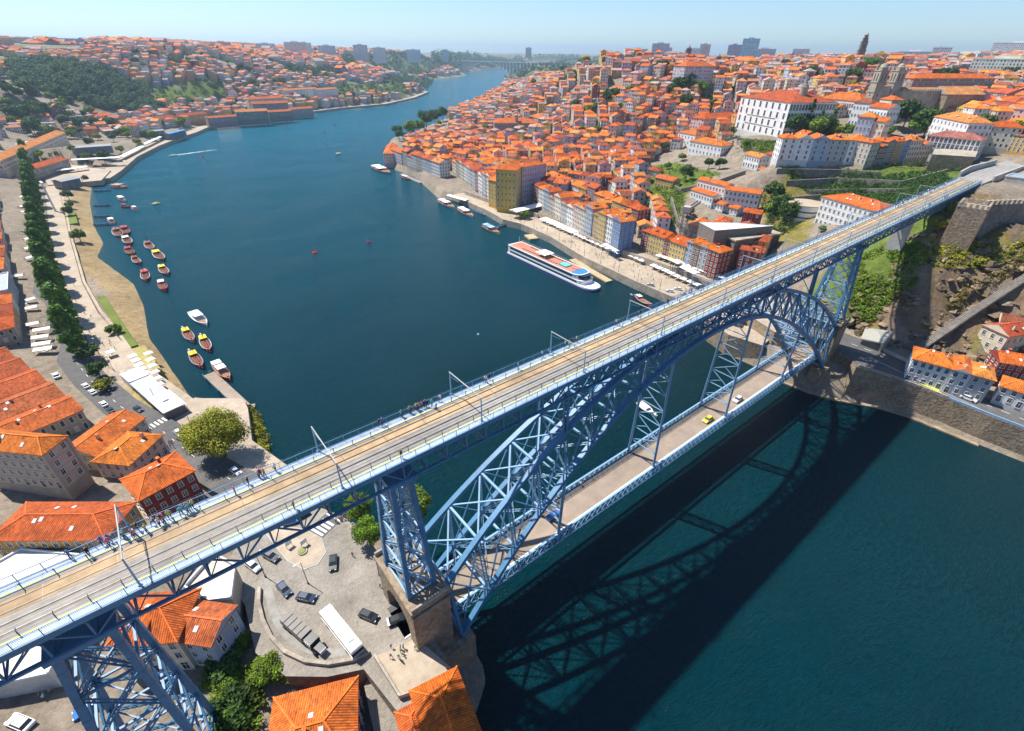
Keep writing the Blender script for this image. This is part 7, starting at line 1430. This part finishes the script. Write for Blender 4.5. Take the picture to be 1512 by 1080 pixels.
t = NT('foam'); t.b.inputs['Base Color'].default_value = (.7, .78, .8, 1); nf = t.noise(.35, 5, .7, t.geo()); t.l(t.ramp(nf, .4, .6, 0, 1), t.b.inputs['Alpha']); M['foam'] = t.m; b.build('wake', ['foam'], None, label='white foam wake behind the fast motor boat', cat='wake', kind='stuff')
for i, (x, y, c, lb, s) in enumerate([(465, 374, (.6, .02, .03), 'bright red round buoy in midstream', 1.6), (545, 358, (.4, .02, .08), 'crimson double buoy right of the bright red one', 1.5), (299, 232, (.5, .05, .15), 'pink-red buoy near the foam wake', 2.2), (421, 185, (.4, .04, .1), 'small red buoy near the far shore', 2.5), (706, 494, (.8, .8, .8), 'tiny white float near the deck', .5), (479, 196, (.1, .1, .1), 'dark far buoy below the far quay', 2), (495, 185, (.1, .1, .1), 'dark buoy nearest the far quay', 2)]):
    q = at(x, y, 0); r = thing('buoy', (q[0], q[1], 0), 0, lb, 'buoy'); b = MB(); b.cyl((0, 0, -.3), (0, 0, .5*s), s, 14, s*.9, 0, c); b.build('float', ['attr'], r); b = MB(); b.cyl((0, 0, .5*s), (0, 0, 1.7*s), s*.35, 10, s*.15, 0, c); b.build('top_mark', ['attr'], r)
# ------------------------------------------------------------------ parasols and awnings
pp = thing('parasol', (0, 0, 0), 0, 'x', 'parasol'); b = MB(); v = [(-2, -2, 2.5), (2, -2, 2.5), (2, 2, 2.5), (-2, 2, 2.5), (0, 0, 3.3)]; b.add(v, [(0, 1, 4), (1, 2, 4), (2, 3, 4), (3, 0, 4)]); b.add([(x, y, z-.25) for x, y, z in v[:4]]+v[:4], [(0, 1, 5, 4), (1, 2, 6, 5), (2, 3, 7, 6), (3, 0, 4, 7)]); b.build('canopy', ['canvas'], pp); b = MB(); b.cyl((0, 0, 0), (0, 0, 3.2), .06, 6); b.build('pole', ['trunk'], pp)
fp = [True]
def parasol(x, y, z, a, s, label, group):
    if fp[0]: fp[0] = False; pp.location = (x, y, z); pp.rotation_euler = (0, 0, a); pp.scale = (s, s, 1); pp['label'] = label; pp['group'] = group; return
    copy_tree(pp, (x, y, z), a, label, group, None, (s, s, 1))
for i in range(32):
    f = i/31; A = at(806, 322, 7.4); B = at(1030, 420, 7.4)
    if i in (19, 23): continue
    q = A+(B-A)*f
    for k in range(2 if i < 20 else 1): parasol(q[0]-k*4.0+random.uniform(-.3, .3), q[1]+random.uniform(-.3, .3), 4.9, 1.56, .95, 'square white parasol in the long line below the quay wall', 'white parasols below the quay wall')
for i in range(9):
    A, B = at(1000, 432, 7.4), at(1045, 452, 7.4) if 0 else at(1058, 470, 7.4); q = A+(B-A)*(i/8); 
for i in range(11): A, B = at(1045, 395, 12), at(1068, 425, 12); y = 67+i*4.3; parasol(136.0, y, 8.95, 1.57, .9, 'square white parasol on the upper walk by the coloured houses', 'white parasols on the upper walk')
for i in range(10): x, y = 92+(i % 5)*3.9, 33+(i//5)*4.4; parasol(x, y, 9.9, .3, .9, 'white parasol on the stone platform seen through the arch', 'white parasols seen through the arch')
for i in range(8): q = at(226+i*6.3-(i > 3)*0, 528+i*12.5, 6.8) if 0 else at(219+i*3.2, 522+i*9.2, 6.8); parasol(q[0], q[1], 4.5, .3, .75, 'small white parasol on the beach cafe lawn, right-hand line', 'white parasols of the beach cafe, right-hand line')
for i in range(6): q = at(196+i*4.4, 526+i*6.5, 6.8); parasol(q[0], q[1], 4.5, .3, .75, 'small white parasol on the beach cafe lawn, left-hand line', 'white parasols of the beach cafe, left-hand line')
parasol(*at(163, 520, 7)[:2], 4.7, .2, .8, 'single white parasol on the promenade', 'promenade parasol')
for i, (x, y, w) in enumerate([(62, 486, 26), (60, 497, 26), (62, 507, 28), (64, 515, 28), (48, 478, 20), (46, 454, 18), (44, 442, 14), (20, 408, 30), (44, 380, 14), (42, 366, 14), (42, 352, 14), (40, 340, 14), (36, 322, 12), (36, 312, 12), (34, 304, 12), (34, 290, 12), (34, 268, 10), (32, 262, 10)]):
    A, B = at(x-w/2, y+2, 8.3), at(x+w/2, y-2, 8.3); L = math.hypot(*(B-A)[:2]); aw = thing('awning', ((A[0]+B[0])/2, (A[1]+B[1])/2, 5.3), math.atan2(B[1]-A[1], B[0]-A[0]), 'white awning behind the poplar row, %s from the road corner' % ORD[min(i, 19)], 'awning', 'white awnings behind the poplars'); b = MB(); b.box(-L/2, L/2, -1.7, 1.7, 2.9, 3.05); b.face([(-L/2, -1.7, 3.05), (L/2, -1.7, 3.05), (L/2, 0, 3.7), (-L/2, 0, 3.7)]); b.face([(L/2, 1.7, 3.05), (-L/2, 1.7, 3.05), (-L/2, 0, 3.7), (L/2, 0, 3.7)]); b.build('canvas', ['canvas'], aw)
    for sx in (-1, 1):
        for sy in (-1, 1): b = MB(); b.cyl((sx*(L/2-.2), sy*1.5, 0), (sx*(L/2-.2), sy*1.5, 2.9), .06, 6); b.build('post', ['steel_dk'], aw)
for p, q, w, lb in [((757, 312), (797, 302), 9, 'large white tent roof on the quay square'), ((1008, 393), (1030, 404), 5, 'large white awning below the yellow houses'), ((996, 384), (1006, 389), 5, 'white tent beside the large awning below the yellow houses'), ((893, 360), (912, 371), 3, 'long narrow white awning on the quay wall under the blue house'), ((662, 288), (690, 296), 5, 'grey and white flat canopy on the quay terrace'),
                    ((82, 268), (112, 262), 14, 'grey flat-roofed hall on the small square'), ((106, 236), (178, 232), 8, 'long white tent roof in the riverside park'), ((82, 252), (128, 246), 7, 'pale long roof in the riverside park'), ((178, 232), (210, 216), 7, 'pale market tents along the far quay'), ((210, 214), (245, 198), 6, 'blue-white market tents along the far quay'), ((105, 218), (165, 214), 14, 'dark-roofed hall in the riverside park'), ((205, 196), (240, 192), 12, 'grey-roofed shed by the riverside trees'), ((245, 198), (270, 192), 10, 'bright blue roofed shed by the far quay')]:
    z0 = G((p[0]+q[0])/2, (p[1]+q[1])/2+3)[2]; ze = z0+(4.2 if w < 10 else 7); A, B = at(*p, ze)[:2], at(*q, ze)[:2]; L = math.hypot(*(B-A)); cc = (.8, .79, .76) if 'white' in lb or 'pale' in lb else (.06, .25, .5) if 'bright blue' in lb else (.25, .26, .27); tt = thing('pavilion', ((A[0]+B[0])/2, (A[1]+B[1])/2, z0), math.atan2(B[1]-A[1], B[0]-A[0]), lb, 'pavilion')
    b = MB(); b.box(-L/2, L/2, -w/2, w/2, ze-z0-.3, ze-z0, 0, cc); b.face([(-L/2, -w/2, ze-z0), (L/2, -w/2, ze-z0), (L/2, 0, ze-z0+w*.09), (-L/2, 0, ze-z0+w*.09)], 0, cc); b.face([(L/2, w/2, ze-z0), (-L/2, w/2, ze-z0), (-L/2, 0, ze-z0+w*.09), (L/2, 0, ze-z0+w*.09)], 0, cc); b.build('roof', ['attr'], tt)
    for k in range(4): b = MB(); b.box(-L/2+L*k/3*.98, -L/2+L*k/3*.98+.25, -w/2+.1, -w/2+.35, -1, ze-z0-.3); b.build('post', ['steel_dk'], tt)
    if w > 9: b = MB(); b.box(-L/2+1, L/2-1, -w/2+1, w/2-1, -1, ze-z0-.3, 0, (.2, .2, .2)); b.build('wall', ['attr'], tt)
# gondola line
gs = thing('cable_car_station', (*at(40, 215, 14)[:2], 8), .9, 'white steel cable car station at the far end of the poplar row', 'cable car station'); b = MB(); b.box(-14, 14, -4, 4, 5, 9, 0, (.75, .77, .8)); b.box(-14.5, 14.5, -4.5, 4.5, 9, 9.5, 0, (.8, .82, .84)); b.build('hall', ['attr'], gs)
for x in (-12, 12): b = MB(); b.box(x-1, x+1, -2, 2, -4, 5); b.build('leg', ['concrete'], gs)
py = thing('cable_car_pylon', (*at(82, 312, 5)[:2], 5), .2, 'tall white cable car mast beside the poplar row', 'pylon'); b = MB(); b.cyl((0, 0, -1), (0, 0, 22), .8, 10, .5); b.build('mast', ['white'], py); b = MB(); b.box(-.6, .6, -4, 4, 21.5, 22.5); b.build('cross_arm', ['white'], py)
# ------------------------------------------------------------------ people
def person_mesh(arms=0, stride=.25, seed=0):
    me = bpy.data.meshes.new('p'); V = [(0, 0, .95), (0, 0, 1.2), (0, 0, 1.42), (0, 0, 1.52), (0, .02, 1.66), (.11, 0, .9), (.12, stride*.5, .5), (.12, stride*.7, .08), (.12, stride*.7+.14, .03), (-.11, 0, .9), (-.12, -stride*.3, .5), (-.12, -stride, .1), (-.12, -stride+.14, .04),
         (.2, 0, 1.4), (.27, -.05 if not arms else .1, 1.13), (.28, .05 if not arms else .32, .88 if not arms else 1.15), (-.2, 0, 1.4), (-.27, .05, 1.13), (-.27, .12, .88)]
    E = [(0, 1), (1, 2), (2, 3), (3, 4), (0, 5), (5, 6), (6, 7), (7, 8), (0, 9), (9, 10), (10, 11), (11, 12), (2, 13), (13, 14), (14, 15), (2, 16), (16, 17), (17, 18)]
    Rr = [.14, .13, .13, .055, .1, .09, .062, .045, .04, .09, .062, .045, .04, .06, .045, .035, .06, .045, .035]
    me.from_pydata(V, E, []); o = bpy.data.objects.new('p', me); COL.objects.link(o); m = o.modifiers.new('s', 'SKIN')
    for i, r in enumerate(Rr): me.skin_vertices[0].data[i].radius = (r*1.05, r*.9)
    me.skin_vertices[0].data[0].use_root = True; o.modifiers.new('u', 'SUBSURF').levels = 1
    dg = bpy.context.evaluated_depsgraph_get(); me2 = bpy.data.meshes.new_from_object(o.evaluated_get(dg)); bpy.data.objects.remove(o)
    for k in ('objc', 'trousers', 'skin', 'hair'): me2.materials.append(M[k])
    for p in me2.polygons:
        c = p.center; p.use_smooth = True
        p.material_index = 3 if c.z > 1.66 or (c.z > 1.58 and c.y < -.01) else 2 if c.z > 1.47 or (abs(c.x) > .22 and c.z < 1.25) or (abs(c.y) > .3 and c.z > 1) else 0 if c.z > .93 else 1
    return me2
PM = [person_mesh(0, .25), person_mesh(1, .1), person_mesh(0, .05), person_mesh(1, .3)]
SH = [('red', (.6, .03, .04)), ('white', (.75, .75, .72)), ('dark', (.03, .03, .04)), ('blue', (.05, .15, .5)), ('pink', (.65, .2, .3)), ('pale blue', (.3, .5, .7)), ('turquoise', (.05, .5, .5)), ('grey', (.3, .3, .32)), ('yellow', (.7, .6, .08)), ('black', (.015, .015, .015))]
rp = random.Random(3); NPEO = [0]
def person(x, y, z, label=None, group=None, col=None):
    c = col or rp.choice(SH); o = link('person', rp.choice(PM), None, (x, y, z), rp.uniform(0, 6.28), label=label.replace('#', c[0]) if label else 'person in a %s top' % c[0], cat='person', group=group); o.color = c[1]+(1,); k = rp.uniform(.96, 1.1); o.scale = (k, k, k); NPEO[0] += 1
def cN(n): return [s for s in SH if s[0] == n][0]
dk_groups = [((106, 815), 1, 'leftmost walker on the deck, in a # top'), ((134, 818), 1, 'second walker from the left on the deck, in a # top'), ((152, 800), 2, None), ((178, 795), 3, None), ((196, 790), 4, None), ((218, 782), 1, 'walker in a # top between two groups near the first portal mast'), ((240, 772), 3, None), ((250, 763), 3, None), ((270, 758), 1, 'walker in a # top just left of the group by the red house'), ((285, 750), 5, None), ((349, 727), 1, 'lone walker in a # top right of the red house'), ((368, 712), 1, None), ((376, 708), 2, None), ((392, 700), 1, 'walker in a # top before the plane tree'), ((408, 693), 1, 'walker in a # top at the right edge of the plane tree'),
           ((566, 624), 2, None), ((600, 608), 4, None), ((612, 603), 4, None), ((624, 600), 3, None), ((636, 596), 3, None), ((648, 595), 2, None), ((720, 558), 3, None), ((765, 542), 1, 'walker in a # top left of the fourth portal mast'), ((800, 524), 1, 'walker in a # top beside the fourth portal mast, left'), ((810, 520), 1, 'walker in a # top beside the fourth portal mast, right'), ((838, 510), 2, None), ((848, 503), 2, None), ((912, 477), 2, None), ((944, 465), 2, None), ((985, 445), 2, None), ((1000, 440), 1, 'walker in a # top left of the sixth portal mast'), ((1020, 430), 1, 'walker in a # top by the sixth portal mast'), ((1036, 425), 2, None)]
for gi, ((x, y), n, lb) in enumerate(dk_groups):
    q = at(x, y+4, ZD+.12)
    for k in range(n):
        yy = min(4.85, max(2.9, q[1]+(0 if n == 1 else rp.uniform(-.8, .8)))); xx = q[0]+(0 if n == 1 else rp.uniform(-1.1, 1.1))
        person(xx, yy, ZD+(.121 if yy > 3.45 else .005), lb or 'walker in a # top in a knot on the far footway', None if lb else 'people in knots on the far footway of the deck')
for (x, y), lb in [((435, 748), 'walker in a # top alone on the near footway'), ((588, 668), 'walker in a # top on the near footway over the iron tower'), ((1055, 437), 'walker in a # top on the near footway over the arch crown'), ((1128, 410), 'walker in a # top on the near footway right of the arch crown')]:
    q = at(x, y+3, ZD+.12); person(q[0], -4.2, ZD+.122, lb)
for i in range(34): person(112+rp.uniform(0, 108), rp.choice([4.3, 3.9, 4.6, 3.2]), ZD+.02, 'distant walker in a # top on the Porto half of the deck', 'walkers on the Porto half of the deck')
for i in range(16): person(130+rp.uniform(0, 95), rp.uniform(-4.6, -3.7), ZD+.121, 'distant walker in a # top on the near footway, Porto half', 'near-side walkers on the Porto half of the deck')
for i in range(60):
    y = rp.uniform(68, 180); x0 = np.interp(y, [q[1] for q in qs], [q[0] for q in qs]); person(rp.uniform(x0+2, 127), y, 4.91, 'small figure in a # top strolling on the quay below the parasols', 'crowd on the quay below the parasols')
for i in range(36): y = rp.uniform(190, 300); x0 = np.interp(y, [q[1] for q in qs], [q[0] for q in qs]); person(rp.uniform(x0+2, x0+18), y, 4.91, 'small figure in a # top in the crowd on the quay square', 'crowd on the quay square')
for i in range(34): s = rp.uniform(40, 250); x, y, z, a = on_road(s, rp.uniform(9, 16)); person(x, y, 4.95 if s > 60 else gz(x, y)+.2, 'small figure in a # top on the far promenade by the beach', 'strollers on the promenade')
for i in range(12): q = at(510+rp.uniform(-14, 14), 766+rp.uniform(-4, 10), 15); person(q[0], q[1], 15.01, 'person in a # top in the group by the zebra crossing', 'group by the zebra crossing')
for i in range(9): q = at(595+rp.uniform(-22, 22), 965+rp.uniform(-10, 12), 15.6); person(q[0], q[1], 15.61, 'person in a # top standing on the small terrace by the pier', 'people on the terrace by the pier')
for i in range(12): q = at(252+rp.uniform(-12, 12), 655+rp.uniform(-10, 8), 8); person(q[0]+1, q[1]-1, gz(q[0]+1, q[1]-1)+.3, 'person in a # top in the group by the plane tree', 'group by the plane tree')
for (x, y), lb in [((521, 822), 'person in a # top standing by a scooter on the square'), ((562, 868), 'person in a # top walking beside the pier, upper'), ((575, 885), 'person in a # top walking beside the pier, lower'), ((352, 856), 'person in a # top at the wedge-shaped roof corner')]: q = at(x, y, 15); person(q[0], q[1], 15.01, lb)
for i in range(10): person(rp.uniform(-50, 80), 3.6, ZL+.17, 'person in a # top on the footway of the low road', 'people on the footway of the low road')
print('people', NPEO[0])
# yard at the bottom left
for i, (x, y, c, lb) in enumerate([(30, 1068, WHT, 'white van parked in the yard at the bottom left corner'), (130, 1042, BLU, 'dark blue car under the left iron tower')]): q = at(x, y, 15); car(q[0], q[1], gz(q[0], q[1])+.05, 2.2+i, c, lb, None, 1.15)
for i in range(10): q = at(rp.uniform(10, 80), rp.uniform(1000, 1035), 14); person(q[0], q[1], gz(q[0], q[1]), 'person in a # top in the yard at the bottom left', 'people in the yard at the bottom left')

# loose blocks of the rock face
rkb = MB(); rk_poly = [(108, 8), (125, 12), (150, 10), (190, -18), (212, -40), (200, -75), (150, -68), (126, -48), (116, -26), (110, -8)]
rs = random.Random(21); P_ = np.array(rk_poly); n = 0
while n < 900:
    x, y = rs.uniform(106, 214), rs.uniform(-78, 14)
    if not inside(rk_poly, np.array([x]), np.array([y]))[0]: continue
    z = gz(x, y); r = rs.uniform(.5, 2.4)
    if z < 14.5: n += 1; continue
    n += 1; v = []; e = (rs.uniform(.8, 1.7), rs.uniform(.7, 1.3), rs.uniform(.3, .7)); a0 = rs.uniform(0, 3.1)
    for j in range(3):
        for i in range(6):
            th = 2*PI*i/6+a0; q = r*(1 if j == 1 else .62)*rs.uniform(.75, 1.2); v.append((x+q*e[0]*math.cos(th), y+q*e[1]*math.sin(th), z+(j-1)*r*e[2]*.8+rs.uniform(-.2, .2)*r+.2))
    k = rs.uniform(.4, 1.2); c = (.26*k, .19*k, .12*k)
    rkb.add(v, [(j*6+i, j*6+(i+1) % 6, j*6+6+(i+1) % 6, j*6+6+i) for j in range(2) for i in range(6)]+[tuple(range(12, 18))], 0, c)
M['rockc'] = mat_plain('rock_faces', 'attr', .95, .45, 1.2, .08)
rkb.build('rocks', ['rockc'], None, label='broken brown rock of the cliff below the deck end', cat='rocks', kind='stuff')

# park trees on the far quay and below the palace
for i in range(26):
    q = G(rs.uniform(95, 262), rs.uniform(186, 246))
    if q[2] < 3 or in_any([[(-175, 100), (-90, 100), (-90, 560), (-175, 560)]], q[0], q[1]): continue
    tree(rs.choice(['mid', 'mid_lt', 'mid_dk', 'mid_yel']), q[0], q[1], q[2], rs.uniform(.9, 1.5), 'leafy tree in the riverside park on the left bank', 'trees of the riverside park')
P_ = [G(x, y) for x, y in ((1088, 208), (1128, 213), (1165, 212))]; ribbon('retaining_wall', [(p_[0], p_[1], p_[2]) for p_ in P_], 1.0, 'stone_dk', 2.6, None, 5, label='stone terrace wall at the foot of the big white palace', cat='wall')
wood([(-101.5, 119), (-98, 117), (-101, 84), (-98, 66), (-95, 52), (-99, 52), (-103, 68), (-105.5, 86), (-102, 108)], 150, 'undergrowth', 'leaf_yel', 'shrubs along the river edge beside the plane tree', 1.5, 60, .3, 42)
wood(poly_g((1090, 210), (1160, 214), (1150, 236), (1098, 226)), 260, 'undergrowth', 'leaf', 'bushes and gardens below the big white palace', 1.6, 48, .32, 40)
wood(poly_g((1000, 196), (1085, 196), (1090, 226), (1010, 206)), 60, 'undergrowth', 'leaf_dk', 'garden bushes left of the big white palace', 1.8, 48, .32, 41)
# lamp posts
lp = thing('street_lamp', (0, 0, 0), 0, 'x', 'street lamp'); b = MB(); b.cyl((0, 0, 0), (0, 0, 7.5), .1, 8, .06); b.cyl((0, 0, 0), (0, 0, .5), .2, 8); b.build('post', ['steel_dk'], lp); b = MB(); b.beam((0, 0, 7.5), (1.1, 0, 7.7), .07, .07); b.box(.8, 1.5, -.15, .15, 7.6, 7.76); b.build('lamp_head', ['white'], lp)
LPS = [(*on_road(s, 8.2)[:2], 4.9, 'slim lamp post on the left bank promenade, %s from the deck' % ORD[i], 'lamp posts on the promenade') for i, s in enumerate(range(70, 330, 20))]
LPS += [(float(np.interp(y, [q[1] for q in qs], [q[0] for q in qs]))+1.6, y, 4.9, 'slim lamp post on the edge of the old town quay, %s from the deck' % ORD[i], 'lamp posts on the quay') for i, y in enumerate(range(70, 240, 16))]
LPS += [(*at(455, 862, 15)[:2], 15.0, 'lamp post in the middle of the bus square', None), (*at(560, 850, 15)[:2], 15.0, 'lamp post by the arched pier on the bus square', None), (*at(392, 852, 15)[:2], 15.0, 'lamp post at the left rim of the bus square', None)]
for i, (x, y, z, lb, g_) in enumerate(LPS):
    if i == 0: lp.location = (x, y, z); lp['label'] = lb; lp['group'] = g_
    else:
        o_ = copy_tree(lp, (x, y, z), rs.uniform(0, 6), lb, g_)
        if not g_ and 'group' in o_: del o_['group']
